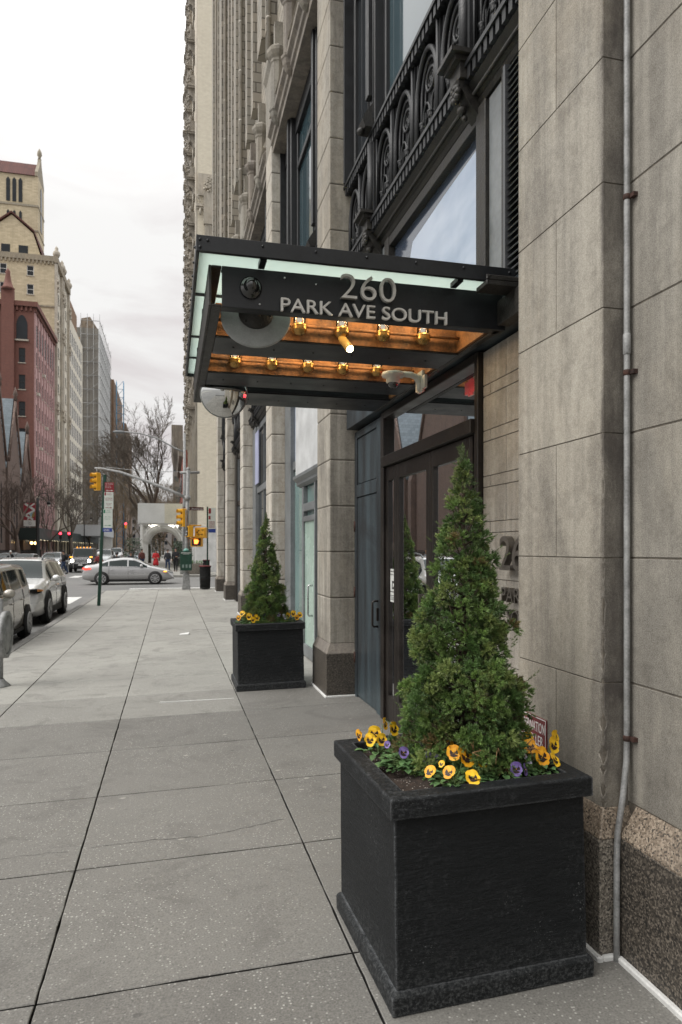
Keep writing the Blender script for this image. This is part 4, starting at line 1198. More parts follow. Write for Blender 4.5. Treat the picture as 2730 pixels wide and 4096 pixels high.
def far_building(name, label, mat, x0, x1, y0, y1, z1, front=(), side=(), ww=1.1, wh=2.0, pm='pane_far', fm='white_paint', mat2=None, sw=None, sh=None, sill=True):
    root = thing(name, label, 'building', (x1,y0,0))
    b = MB()
    sw = sw or ww; sh = sh or wh
    wall_holes(b, lambda u,v,d: (u,y0+d,v), x0,x1,-.3,z1, [(u-ww/2,u+ww/2,v,v+wh) for u,v in front], .18, 0)
    wall_holes(b, lambda u,v,d: (x1-d,u,v), y0,y1,-.3,z1, [(u-sw/2,u+sw/2,v,v+sh) for u,v in side], .06, 1)
    b.quad((x0,y0,-.3),(x0,y1,-.3),(x0,y1,z1),(x0,y0,z1),0); b.quad((x0,y1,-.3),(x1,y1,-.3),(x1,y1,z1),(x0,y1,z1),0)
    b.quad((x0,y0,z1),(x1,y0,z1),(x1,y1,z1),(x0,y1,z1),0)
    b.build('wall', [mat, mat2 or mat], root)
    inv = root.matrix_basis.inverted()
    if front:
        me = win_mesh(ww, wh, M[pm], M[fm], 'y', sill)
        for u, v in front:
            o = link('window', me, root); o.location = (u,y0,v)
    if side:
        me = win_mesh(sw, sh, M[pm], M['iron'], 'x', sill, depth=.06)
        for u, v in side:
            o = link('window', me, root); o.location = (x1,u,v)
    return root
pink = bricks('pink_terracotta', (.52,.35,.34,1), (.44,.28,.275,1), (.34,.23,.225,1), .5, .3, msize=.01, var=.25)
redb = bricks('red_brick', (.20,.078,.058,1), (.15,.06,.046,1), (.13,.075,.062,1), .3, .1, plane='xz', msize=.012, var=.3)
tanb = bricks('tan_brick', (.56,.475,.33,1), (.44,.37,.25,1), (.31,.26,.18,1), .9, .3, plane='xz', msize=.01, var=.3)
creamf = bricks('cream_facade', (.68,.64,.55,1), (.6,.56,.47,1), (.48,.45,.38,1), 1.2, .6, msize=.01, var=.15)
tilered = bricks('red_roof_tile', (.13,.045,.035,1), (.085,.03,.025,1), (.03,.013,.012,1), .32, 5, plane='xz', msize=.05, var=.3)
slate_r = bricks('slate_roof', (.20,.235,.26,1), (.15,.18,.2,1), (.1,.12,.135,1), .5, .35, plane='both', msize=.012, var=.3)
brown = limestone('brownstone', (.11,.058,.042,1), (.05,.026,.02,1), (.16,.09,.065,1), .5)
# church
ch = thing('church', 'dark brownstone church with steep slate gables across the avenue', 'church', (-22,100,0))
b = MB()
b.box(-46,-22.0,44,118,-.3,11.5)
b.build('wall', brown, ch)
b = MB(); b.prism([(-22.3,11.5),(-34,25),(-46,11.5)], 'y', 44.2, 117.8); b.build('roof', slate_r, ch)
gab = [(112.5,18.9,3.3),(104.3,22.2,3.9),(95,22.2,4),(84,17,3),(76,17,3),(62,26,7),(49,17,3)]
for i, (yc, zt, h) in enumerate(gab):
    b = MB(); b.prism([(yc-h,-.3),(yc-h,zt-h*2.3),(yc,zt-.1),(yc+h,zt-h*2.3),(yc+h,-.3)], 'x', -33, -21.4+.01*i)
    g = b.build('gable', brown, ch)
    b = MB()
    for s in (-1,1):
        b.loft([[(-21.5,yc,zt+.02),(-21.5,yc+s*(h+.3),zt-(h+.3)*2.3),(-21.5,yc+s*(h+.3),zt-(h+.3)*2.3+.5),(-21.5,yc,zt+.55)],
                [(-33,yc,zt+.02),(-33,yc+s*(h+.3),zt-(h+.3)*2.3),(-33,yc+s*(h+.3),zt-(h+.3)*2.3+.5),(-33,yc,zt+.55)]])
    b.build('roof', slate_r, g)
    b = MB()
    for s in (-1,1):
        for k in range(10):
            f = k/9.5; b.ball((-21.3,yc+s*h*f,zt+.35-h*2.3*f), .17, 6, 4, jit=.3)
        b.tube([(-21.25,yc,zt+.3),(-21.25,yc+s*h,zt-h*2.3+.3)], .16, 5)
    b.lathe([(.3,0),(.2,.6),(.35,.8),(.02,1.9)], (-21.25,yc,zt+.3), 'z', 6)
    b.build('crocket', brown, g)
    b = MB()
    for q in (-.42,0,.42):
        y = yc+q*h; b.prism([(y-.35,2.4),(y+.35,2.4),(y+.35,zt*.42),(y,zt*.42+1.1),(y-.35,zt*.42)], 'x', -21.5, -21.36)
    b.build('lancet_window', M['pane_far'], g)
b = MB()
for yc in (118,108.4,99.6,90,80,70,55,45):
    b.box(-22.1,-20.9,yc-.5,yc+.5,-.3,9); b.prism([(-22.1,9),(-20.9,9),(-22.0,12.5)], 'y', yc-.5, yc+.5)
b.build('buttress', brown, ch)
# red brick building
zs_ = [38-4.42*k for k in range(1,9)]
rb = far_building('red_brick_building', 'dark red brick building with a pink street front, beside the church', redb, -48, -22, 122, 142.2, 42,
   [(-23.85,z-1.2) for z in zs_]+[(-28.6,z-1.2) for z in zs_], [(124+2.65*k,z-1.2) for k in range(7) for z in zs_[:8]], 1.0, 2.4, mat2=pink, sw=1.15, sh=2.4, fm='iron_worn')
for x in (-25.9,-30.6):
    b = MB()
    b.box(x-.95,x+.95,121.2,121.999,-.3,44); b.lathe([(1.0,44),(1.1,44.3),(.85,44.4),(.55,45.4),(.35,46.6),(.4,47),(.02,47.6)], (x,121.6,0), 'z', 8)
    b.build('pilaster', redb, rb)
for x in (-23.85,-28.6):
    b = MB()
    P = [(x-.85,36.2),(x+.85,36.2),(x+.85,38.6)]+[(x+.85*math.cos(PI*k/8),38.6+1.6*math.sin(PI*k/8)**1.3) for k in range(1,8)]+[(x-.85,38.6)]
    b.prism(P, 'y', 121.95, 121.985, 0)
    b.box(x-1.05,x+1.05,121.7,121.94,35.9,36.15,1)
    b.build('arched_opening', [M['pane_far'],M['cream_stone']], rb)
b = MB(); b.box(-48,-21.995,121.5,121.99,41.6,42.4); b.box(-21.99,-21.4,121.5,142.2,41.6,42.4)
for k in range(34): b.box(-21.99,-21.7,122.1+.6*k,122.4+.6*k,40.9,41.59)
for k in range(30): b.box(-22.6-.7*k,-22.3-.7*k,121.7,121.99,40.9,41.59)
b.build('cornice', redb, rb)
b = MB()
for k in range(7):
    for q in (-.55,0,.55): b.prism([(124+2.65*k+q-.2,35.6),(124+2.65*k+q+.2,35.6),(124+2.65*k+q+.2,38.9),(124+2.65*k+q,39.3),(124+2.65*k+q-.2,38.9)], 'x', -21.985, -21.95)
b.build('arcade_window', M['pane_far'], rb)
b = MB()
for k in range(8): b.box(-21.99,-21.8,122.35+2.65*k,122.75+2.65*k,2,40.8)
b.build('pilaster', pink, rb)
def acs(root, spots):
    b = MB()
    for (x,y,z) in spots: b.box(x,x+.55,y-.35,y+.35,z,z+.45)
    b.build('air_conditioner', M['white_plastic'], root)
acs(rb, [(-22,124,27.4),(-22,129.3,31.8),(-22,126.6,18.6),(-22,131.9,23),(-22,124,10)])
# tan tower block
fz = [55.4-3.6*k for k in range(15)]
tb = far_building('tan_brick_tower', 'tan brick apartment tower with red tile roof and cream street front', tanb, -52, -22, 142.6, 160, 58,
   [(x,z-.95) for x in (-26.4,-31.2) for z in fz[:9]], [(144.6+2.5*k,z-1.0) for k in range(6) for z in fz[1:14]], 1.25, 1.95, mat2=creamf, sw=1.1, sh=2.0)
b = MB()
b.box(-52,-22.0,142.3,142.599,57.5,58.55); b.box(-21.999,-21.4,142.3,160,57.3,58.6)
for k in range(40): b.box(-22.5-.7*k,-22.2-.7*k,142.32,142.59,56.9,57.49)
b.box(-52,-22.0,142.4,142.599,48.6,48.9)
b.build('cornice', limestone('tan_trim', (.30,.25,.17,1), (.12,.1,.07,1), (.38,.32,.23,1), .6), tb)
b = MB()
for y in (142.9,149.8,151.6,159.4):
    b.box(-21.999,-21.5,y-.45,y+.45,0,57.2); b.lathe([(.5,0),(.7,.5),(.6,1),(.3,1.3),(.35,1.7),(.02,2.2)], (-21.7,y,58.6), 'z', 8)
    for z in (28,44,52):
        for q in range(7): b.ball((-21.4,y+.3*math.sin(q*2.1),z+.35*q), .3, 6, 5, jit=.25)
b.build('ornament_strip', M['cream_stone'], tb)
b = MB(); P = [(-34.6,58.3),(-34.4,63.8),(-30.3,67.2),(-26.4,63.9),(-24.6,58.3)]
b.prism(P, 'y', 145.5, 156); b.box(-36.5,-26.3,150,156.6,58.1,77.5)
b.build('tower', tanb, tb)
b = MB()
for (p,q) in (((-34.6,64.0),(-30.3,67.45)),((-30.3,67.45),(-26.2,64.1)),((-26.2,64.1),(-24.3,58.3))):
    b.loft([[(p[0],145.1,p[1]),(q[0],145.1,q[1]),(q[0],145.1,q[1]+.35),(p[0],145.1,p[1]+.35)],[(p[0],156.2,p[1]),(q[0],156.2,q[1]),(q[0],156.2,q[1]+.35),(p[0],156.2,p[1]+.35)]])
b.prism([(149.7,77.52),(153.3,81.6),(156.9,77.52)], 'x', -36.6, -26.9)
b.build('roof', tilered, tb)
b = MB(); b.prism([(149.8,77.51),(149.8,78.4),(152.6,81.7),(152.9,82.6),(153.7,82.6),(154,81.7),(156.8,78.4),(156.8,77.51)], 'x', -26.89, -26.3)
b.lathe([(.4,82.6),(.25,83.1),(.5,83.6),(.4,84.3),(.05,85)], (-26.6,153.3,0), 'z', 7)
b.lathe([(.5,82.6),(.3,83.4),(.5,84),(.05,86)], (-36.3,153.3,0), 'z', 7)
b.box(-36.6,-26.2,149.85,156.75,71.2,71.6); b.box(-36.6,-26.2,149.85,156.75,66.2,66.5)
b.build('tower_trim', limestone('tower_trim', (.33,.29,.21,1), (.13,.11,.08,1), (.42,.37,.28,1), .6), tb)
b = MB()
for x in (-31.9,-30.75,-29.6): 
    b.prism([(x-.36,71.9),(x+.36,71.9),(x+.36,76.3),(x,76.8),(x-.36,76.3)], 'y', 149.9, 149.95)
    b.prism([(x-.25,67.4),(x+.25,67.4),(x+.25,69.8),(x,70.2),(x-.25,69.8)], 'y', 149.9, 149.95)
b.prism([(152.4,67.5),(154.2,67.5),(154.2,76),(153.3,76.8),(152.4,76)], 'x', -26.29, -26.22)
for (x,w) in ((-31.4,1.6),(-28.2,1.7)): b.box(x-w/2,x+w/2,145.44,145.49,59.1,61.3)
b.build('tower_opening', M['pane_far'], tb)
# cream block with dark window columns
cb = far_building('cream_office_block', 'cream office block with columns of big dark windows beyond the tan tower', creamf, -50, -21.8, 160.1, 184, 53,
   [(-24+0*k,48) for k in range(1)], [(162.3+3.1*k,2.5+4.1*j) for k in range(7) for j in range(12)], 1.6, 2.6, sw=2.0, sh=2.9, fm='iron', sill=False)
b = MB(); b.box(-40,-22.4,162,178,52.9,58.5); b.box(-34,-24,150.5+12,170,58.4,61); b.build('penthouse', plain('brown_brick_plain', (.21,.13,.08,1), .9, 0, .2, 3), cb)
# netted tower
def net_mat(name, base, vert):
    t = NT(name); x = t.n('SeparateXYZ', {0: t.co()}, 0); s = x.node
    st = t.noise(1, 4, .6, t.mapv((1.6,1.6,.03))); big = t.noise(.09, 3)
    lines = t.ramp(t.math('FRACT', t.math('MULTIPLY', s.outputs[2], .27)), [(.0,1),(.07,1),(.1,0)])
    c = t.mix(t.ramp(st, [(.35,0),(.7,1)]), base, tuple(q*vert for q in base[:3])+(1,))
    c = t.mix(t.math('MULTIPLY', lines, .35), c, (.1,.09,.08,1))
    return t.pbr(c, .9, 0, t.bump(st, .5, .3))
nb = far_building('netted_tower', 'tall tower wrapped in white construction netting down the avenue', net_mat('net_grey', (.23,.215,.19,1), .6), -46, -20.6, 211, 250, 66, mat2=net_mat('net_white', (.66,.67,.67,1), .72))
b = MB()
for z in range(4,70,4):
    b.tube([(-25.4,210.4,z),(-20.2,210.4,z)], .09, 4); b.tube([(-20.2,210.4,z),(-20.2,250,z)], .09, 4)
for x in (-25.4,-23.6,-21.9,-20.2): b.tube([(x,210.4,0),(x,210.4,70)], .08, 4)
for k in range(12): b.tube([(-20.2,213.5+3.2*k,0),(-20.2,213.5+3.2*k,68+ (k%3))], .08, 4)
for k in range(15): b.tube([(-25.2,210.3,4*k+2),(-20.4,210.3,4*k+6)], .06, 4)
b.build('scaffold', M['galv'], nb)
b = MB(); b.box(-46,-25.6,210.5,211,0,63); b.build('brick_return', plain('tan_brick_plain', (.33,.24,.15,1), .9, 0, .2, 2), nb)
b = MB(); b.prism([(-26,66),(-25.4,69),(-23,69.6),(-20.8,66)], 'y', 212, 240); b.build('roof_scaffold', plain('scaffold_brown', (.2,.16,.12,1), .9, 0, .3, 1), nb)
brownb = bricks('brown_brick', (.20,.125,.075,1), (.15,.09,.055,1), (.1,.07,.05,1), 1.2, .5, plane='both', msize=.02, var=.3)
def grid(y0, n, dy, z0, m, dz): return [(y0+dy*k,z0+dz*j) for k in range(n) for j in range(m)]
far_building('brown_brick_block', 'brown brick block partly hidden behind the netted tower', brownb, -46, -19.8, 256, 300, 62, grid(-26,2,3.4,8,8,6), grid(259,9,4.5,6,10,5.4), 1.6, 2.4, fm='iron', sill=False)
far_building('dark_brick_block', 'dark brown brick block farthest beyond the other brown block', brownb, -46, -18.6, 304, 350, 55, grid(-24,2,3.2,8,6,7), grid(308,8,5,6,8,6), 1.6, 2.6, fm='iron', sill=False)
hb = limestone('hazy_masonry', (.17,.15,.145,1), (.11,.1,.1,1), (.23,.21,.2,1), .3)
far_building('grey_block', 'pale grey block closing the far end of the avenue behind the bare trees', hb, -30, 2, 455, 470, 27, grid(-27,7,4,4,5,4.5), (), 1.8, 2.4, fm='iron', sill=False)
hm = thing('hoist_mast', 'blue lattice construction hoist standing against the brown block', 'hoist', (-19,262,0))
b = MB()
for (x,y) in ((-19.4,262),(-16.9,262),(-19.4,264.5),(-16.9,264.5)): b.tube([(x,y,0),(x,y,63)], .16, 4)
for k in range(21):
    z = 3*k; b.tube([(-19.4,262,z),(-16.9,262,z)], .1, 4); b.tube([(-19.4,262,z),(-16.9,262,z+3)], .08, 4); b.tube([(-16.9,262,z),(-16.9,264.5,z+3)], .08, 4)
b.build('lattice', plain('hoist_blue', (.10,.21,.32,1), .5), hm)
# right-hand side beyond the side street
kb = thing('cream_brick_building', 'cream brick building with carved ornaments standing beyond the side street', 'building', (1.9,53,0))
b = MB()
fr_ = [(4.9+2.6*k,3.9+4.4*j) for k in range(8) for j in range(9)]
wall_holes(b, lambda u,v,d: (u,53+d,v), 1.9,26,3.4,50, [(u-.8,u+.8,v,v+2.8) for u,v in fr_], .2)
b.quad((1.9,53,3.4),(1.9,74,3.4),(1.9,74,50),(1.9,53,50)); b.quad((26,53,3.4),(26,74,3.4),(26,74,50),(26,53,50)); b.quad((1.9,74,3.4),(26,74,3.4),(26,74,50),(1.9,74,50))
b.build('wall', M['cream_brick'], kb)
me = win_mesh(1.6, 2.8, M['pane_dark'], M['white_paint'], 'y', True)
for u, v in fr_:
    o = link('window', me, kb); o.location = (u,53,v)
b = MB(); b.box(1.85,26.1,52.94,74,-.3,3.4); b.box(1.75,26.1,52.8,74,-.3,.5); b.build('base', plain('white_stone', (.50,.5,.49,1), .7, 0, .12, 2), kb)
b = MB()
for (dy, w) in ((.1,.12),(.5,.1),(.9,.1),(1.4,.16),(2.0,.1),(2.5,.1),(3.2,.22),(5,.2),(8,.2),(11,.2),(14,.2),(17,.2),(20,.2)): b.tube([(1.9,53+dy,3.4),(1.9,53+dy,50)], w, 8)
b.build('moulding', M['cream_stone'], kb)
r = random.Random(21)
b = MB()
z = 12.5
while z < 50:
    for y in (54.5,57.5,60.5,63.5,66.5,69.5,72.5):
        b.box(1.25,1.9,y-.5,y+.5,z,z+.14); b.box(1.18,1.9,y-.55,y+.55,z+.141,z+.24)
        b.prism([(1.9,z-1.0),(1.7,z-.95),(1.62,z-.6),(1.4,z-.45),(1.33,z-.12),(1.25,z-.001),(1.9,z-.001)], 'y', y-.3, y+.3)
        for q in range(5): b.ball((1.3+r.uniform(0,.2),y+r.uniform(-.4,.4),z+.3+.17*q), .11, 6, 5, jit=.2)
        b.box(1.42,1.9,y-.28,y+.28,z+.241,z+1.1); b.lathe([(.16,0),(.22,.1),(.1,.2),(.18,.35),(.02,.6)], (1.5,y,z+1.1), 'z', 6)
        for q in range(4): b.ball((1.36,y+r.uniform(-.25,.25),z-.3-.2*q), .1, 6, 5, jit=.2)
    b.box(1.66,1.9,53.2,74,z+2.0,z+2.15); b.box(1.74,1.9,53.2,74,z+2.151,z+2.3)
    z += 3.55
b.build('carved_balcony', limestone('carved_terracotta', (.33,.3,.25,1), (.1,.085,.07,1), (.46,.42,.36,1), .8), kb)
b = MB()
x = 2.75
b.box(x-.85,x+.85,52.80,52.935,27.5,27.62); b.box(x-.9,x+.9,52.72,52.935,27.63,27.85); b.box(x-.8,x+.8,52.82,52.935,28.5,28.62)
b.box(x-.34,x+.34,52.62,52.935,26.3,28.7); b.box(x-.26,x+.26,52.7,52.935,25.1,26.29)
for q in (-.17,0,.17): b.box(x+q-.04,x+q+.04,52.66,52.699,25.2,26.25)
b.lathe([(.28,0),(.3,-.15),(.2,-.3),(.22,-.4),(.03,-.6)], (x,52.8,25.09), 'z', 8)
b.box(x-.75,x+.75,52.86,52.935,28.63,30.2); b.prism([(x-.22,29.0),(x+.22,29.0),(x+.26,29.4),(x+.12,29.85),(x,29.95),(x-.12,29.85),(x-.26,29.4)], 'y', 52.6, 52.859)
for q in range(14): b.ball((x+r.uniform(-.35,.35),52.62,28.75+.09*q), .09, 6, 5, jit=.3)
for s in (-1,1):
    for q in range(5): b.ball((x+s*(.62+.04*q),52.75,28.0+.1*q), .08, 6, 5, jit=.3)
    b.lathe([(.08,0),(.1,.3),(.05,.5)], (x+s*.6,52.8,27.0), 'z', 6)
b.build('cartouche', M['cream_stone'], kb)
b = MB(); b.box(4.0,4.1,52.8,52.999,3.4,50); b.box(5.75,5.85,52.8,52.999,3.4,50); b.build('stone_strip', M['stone'], kb)
rb2 = far_building('red_corniced_building', 'low red building with a heavy dark cornice beyond the cream brick one', plain('red_render', (.27,.085,.06,1), .85, 0, .2, 1), 1.2, 26, 76, 100, 13.4, (), [], 1.2, 2, fm='white_paint')
b = MB(); b.prism([(1.25,11.6),(.85,11.7),(.75,12.6),(.3,13.2),(.1,14.2),(.05,15.0),(1.25,15.0)], 'y', 75.6, 100)
b.build('cornice', M['stone_cap'], rb2)
b = MB()
for k in range(6):
    for j in range(2): b.box(1.12,1.199,78+3.4*k,79.3+3.4*k,4.5+3.5*j,6.8+3.5*j)
b.build('shuttered_window', M['pane_dark'], rb2)
def grey_tower():
    return far_building('grey_apartment_tower', 'grey apartment block with ribbon windows far down beyond the red corniced building', hb, .6, 24, 198, 230, 32, [(1.8+2.4*k,3+2.9*j) for k in range(8) for j in range(9)], (), 1.9, 1.6, 'pane_blue', 'iron', sill=False)
grey_tower()
# ------------------------------------------------------------ sheds, signals, signs, furniture
GR = M['galv']; GREEN = plain('green_enamel', (.012,.05,.032,1), .45, .2, .2, 6)
YEL = plain('signal_yellow', (.72,.36,.02,1), .4, 0, .08, 8); BLK = M['black']
# white sidewalk shed with an arch
sh = thing('sidewalk_shed', 'white sidewalk shed with an arched mouth and lit underside across the side street', 'shed', (-.9,63,-.07))
WP = M['white_paint']
b = MB(); b.box(-2.85,-.55,62.9,63.0,3.95,5.7); b.build('hoarding_panel', plain('hoarding_white', (.55,.56,.55,1), .6, 0, .06, 1), sh)
b = MB(); b.box(-.549,1.5,62.9,63.0,3.95,5.7); b.build('hoarding_panel', plain('hoarding_cream', (.52,.5,.41,1), .6, 0, .1, 1), sh)
b = MB(); b.box(-2.85,-2.78,63.001,84,3.95,5.7); b.box(-2.85,1.4,63.001,84,3.85,3.949); b.build('deck', WP, sh)
for y in (63.1,66.1,69.1,72.1,75.1,78.1):
    b = MB()
    for x in (-2.55,1.1):
        b.box(x-.11,x+.11,y-.11,y+.11,-.06,3.84); b.box(x-.2,x+.2,y-.2,y+.2,-.068,-.02)
    for (r_, t_) in ((1.62,.06),(1.42,.035)):
        b.tube([(-.72+r_*1.06*math.cos(PI*k/14),y,2.15+r_*math.sin(PI*k/14)) for k in range(15)], t_, 6)
    for s in (-1,1): b.tube([(-.72+s*1.72,y,2.1),(-.72+s*1.72,y,3.8)], .045, 6); b.tube([(-.72+s*1.72,y,3.0),(-.72+s*1.0,y,3.82)], .05, 6)
    b.build('arch_frame', WP, sh)
b = MB()
for y in (63.6,65.5,67.6,69.7,72.2,74.6):
    for x in (-1.5,.2): b.box(x-.45,x+.45,y,y+.12,3.74,3.8)
b.build('fluorescent_lamp', glow('tube_light', (1,.93,.78,1), 3.2), sh)
# black shed along the left pavement
gs_ = thing('scaffold_shed', 'long dark green sidewalk shed before the red and tan buildings', 'shed', (-20,120,0))
b = MB(); b.box(-22,-18.2,104,186,3.1,3.3); b.box(-18.2,-18.05,104,186,2.9,4.6); b.box(-22,-18.2,103.85,104,2.9,4.6); b.build('parapet', plain('shed_green', (.012,.022,.02,1), .6, 0, .3, 1), gs_)
b = MB()
for k in range(28): b.box(-18.2,-18.05,104.2+3*k,104.35+3*k,-.07,2.9)
b.build('post', BLK, gs_)
b = MB()
for k in range(26): b.box(-19.4,-19.3,105+3.1*k,106.9+3.1*k,2.95,3.08)
b.build('fluorescent_lamp', glow('shed_light', (1,.85,.55,1), 3), gs_)
b = MB(); b.box(-21.9,-21.8,110,112.5,.3,2.6); b.build('shop_sign', glow('shop_red', (.8,.09,.04,1), .8), gs_)
b = MB(); b.ball((-20,109,2.5), .22, 8, 6); b.ball((-20,112,2.5), .22, 8, 6); b.build('lamp', glow('shop_lamp', (1,.62,.25,1), 5), gs_)
sh2 = thing('sidewalk_shed', 'small white sidewalk shed beyond the black off-roader', 'shed', (-16,150,0))
b = MB(); b.box(-19.6,-13.8,150,178,4.3,6.6); b.build('hoarding_panel', plain('hoarding_grey', (.45,.47,.48,1), .7), sh2)
b = MB()
for k in range(8):
    for x in (-19.4,-14.1): b.box(x-.15,x+.15,150.2+3.8*k,150.5+3.8*k,-.2,4.3)
b.build('post', WP, sh2)
def signal_mesh(parts_root, c, face, lit=None, n=3, w=.26):
    """vertical signal head hung at c (top centre), facing direction face in the xy plane"""
    f = Vector((face[0],face[1],0)).normalized(); s = Vector((-f.y,f.x,0))
    Mx = Matrix(((s.x,f.x,0),(s.y,f.y,0),(0,0,1))).to_4x4(); Mx.translation = Vector(c)
    def T(b):
        b.v = [tuple(Mx @ Vector(p)) for p in b.v]; return b
    H = .25*n
    b = MB(); b.box(-w/2,w/2,-.10,.08,-H,0); b.box(-w/2+.03,w/2-.03,-.13,-.101,-H+.04,-.04)
    T(b).build('housing', YEL, parts_root, .02, 2)
    V = MB(); L = []
    for k in range(n):
        z = -.125-.25*k; N = 14
        rg = [[(.112*math.cos(a),y,z+.112*math.sin(a)) for a in [(-.35+ (PI+.7)*q/N) for q in range(N+1)]] for y in (.081,.27)]
        V.loft(rg, 0, True, False, False)
        rg = [[(.108*math.cos(a),y,z+.108*math.sin(a)) for a in [(-.35+ (PI+.7)*q/N) for q in range(N+1)]] for y in (.081,.27)]
        V.loft(rg, 0, True, False, False)
        q = MB(); q.lathe([(.001,.082),(.095,.084),(.1,.082)], (0,0,z), 'y', 16); L.append(q)
    T(V).build('visor', YEL, parts_root)
    cols = [(.05,.006,.006,1),(.06,.035,.005,1),(.006,.04,.03,1)]
    for k, q in enumerate(L):
        T(q).build('lens', glow('signal_lit', (1,.06,.03,1), 5) if lit == k else plain('signal_lens', cols[k % 3], .2), parts_root)
# traffic pole with mast arm
tp = thing('traffic_signal_pole', 'grey mast-arm traffic signal pole with pedestrian boxes at the near corner', 'traffic light', (.62,29.3,gz(.6)))
px, py, pz = .62, 29.3, gz(.6)
b = MB()
b.loft([[(px+s*q*1.0,py+t*q,z) for (s,t) in ((-1,-1),(1,-1),(1,1),(-1,1))] for (q,z) in ((.17,pz),(.165,pz+.1),(.13,pz+.62),(.10,pz+.68))])
b.build('base', GR, tp, .01, 2)
b = MB(); b.tube([(px,py,pz+.6),(px+.02,py,2),(px+.08,py,5.0)], [.085,.08,.072], 14); b.ball((px+.08,py,5.02), .085, 10, 6)
b.tube([(px-.25,py,4.86),(px+.55,py+.1,4.9)], .055, 8)
b.lathe([(.13,0),(.13,.18)], (px+.05,py,3.72), 'z', 12)
b.build('pole', GR, tp)
b = MB(); A = [(px+.03,py,3.8),(px-.6,py+.15,4.1),(px-1.6,py+.5,4.52),(px-2.7,py+.9,4.92),(px-3.45,py+1.2,5.08),(px-3.75,py+1.3,5.1)]
b.tube(A, [.07,.066,.06,.052,.045,.04], 10); b.tube([(px-3.3,py+1.15,5.14),(px-2.2,py+.75,5.0),(px-1.0,py+.3,4.92),(px+.05,py,4.9)], .012, 5)
for k in (1.2,2.2): b.tube([(px-k,py+k*.33,4.42+.1*k),(px-k,py+k*.33,5.0)], .02, 5)
b.build('mast_arm', GR, tp)
b = MB(); b.tube([(px-3.66,py+1.27,5.08),(px-3.66,py+1.27,4.9)], .03, 8); b.build('hanger', GR, tp)
signal_mesh(tp, (px-3.66,py+1.27,4.9), (-.75,-.45))
signal_mesh(tp, (px-.12,py-.1,3.35), (-.9,-.3))
b = MB(); b.box(px-.04,px+.01,py-.30,py-.1,2.2,3.3); b.build('side_bracket', GR, tp)
def ped(c, face, hand):
    root = tp; f = Vector((face[0],face[1],0)).normalized(); s = Vector((-f.y,f.x,0))
    Mx = Matrix(((s.x,f.x,0),(s.y,f.y,0),(0,0,1))).to_4x4(); Mx.translation = Vector(c)
    b = MB(); b.box(-.24,.24,-.13,.08,-.45,0); b.box(-.2,.2,-.16,-.131,-.41,-.04); b.v = [tuple(Mx @ Vector(p)) for p in b.v]
    o = b.build('pedestrian_signal', YEL, root, .03, 2)
    b = MB(); b.box(-.2,.2,.081,.09,-.41,-.04); b.v = [tuple(Mx @ Vector(p)) for p in b.v]; b.build('signal_face', BLK, o)
    b = MB()
    if hand:
        b.box(-.08,.07,.092,.098,-.33,-.2)
        for k in range(4): b.box(-.085+.042*k,-.055+.042*k,.092,.098,-.199,-.09+.012*(k in (1,2)))
        b.prism([(.075,-.28),(.125,-.2),(.105,-.18),(.072,-.22)], 'y', .092, .098)
        b.v = [tuple(Mx @ Vector(p)) for p in b.v]; b.build('hand_symbol', glow('hand_orange', (1,.18,.03,1), 5), o)
    else:
        b.ball((0,.094,-.1), .03, 8, 6, sc=(1,.1,1)); b.tube([(.01,.094,-.14),(0,.094,-.26)], .028, 6); b.tube([(0,.094,-.25),(-.06,.094,-.38)], .02, 6); b.tube([(0,.094,-.25),(.06,.094,-.37)], .02, 6)
        b.tube([(.01,.094,-.16),(-.07,.094,-.22)], .014, 6); b.tube([(.01,.094,-.16),(.08,.094,-.23)], .014, 6)
        b.v = [tuple(Mx @ Vector(p)) for p in b.v]; b.build('walk_symbol', glow('walk_white', (.85,.9,1,1), 2), o)
ped((px+.08,py-.15,2.62), (-.95,-.3), False)
ped((px+.62,py+.1,2.58), (.35,.93), False)
b = MB(); r = random.Random(6)
for (cx_, cz_) in ((-.1,-.12),(.05,-.14),(-.08,-.3),(.06,-.31),(.12,-.2)):
    P = [Vector((cx_+r.uniform(-.06,.06),-.135,cz_+r.uniform(-.05,.05))) for k in range(6)]
    b.tube(P, .009, 4)
fx = Vector((.35,.93,0)).normalized(); sx_ = Vector((-fx.y,fx.x,0))
b.v = [tuple(Vector((px+.62,py+.1,2.58))+sx_*p[0]+fx*(p[1]-.03)+Vector((0,0,p[2]))) for p in b.v]
b.build('scrawl', BLK, tp)
ped((px+.45,py+.4,2.22), (-.35,-.9), True)
b = MB(); b.tube([(px+.05,py,2.66),(px+.62,py+.1,2.66)], .03, 6); b.tube([(px+.05,py,2.12),(px+.5,py+.3,2.1)], .03, 6); b.build('side_bracket', YEL, tp)
b = MB(); b.box(px-.14,px+.72,py+.11,py+.13,3.30,3.44)
pl = b.build('street_sign', plain('sign_brown', (.075,.018,.014,1), .5), tp)
put_text('Park Avenue', (px-.11,py+.1085,3.335), (1,0,0), (0,0,1), .1, .001, wt, pl, width=.78, cap=.07)
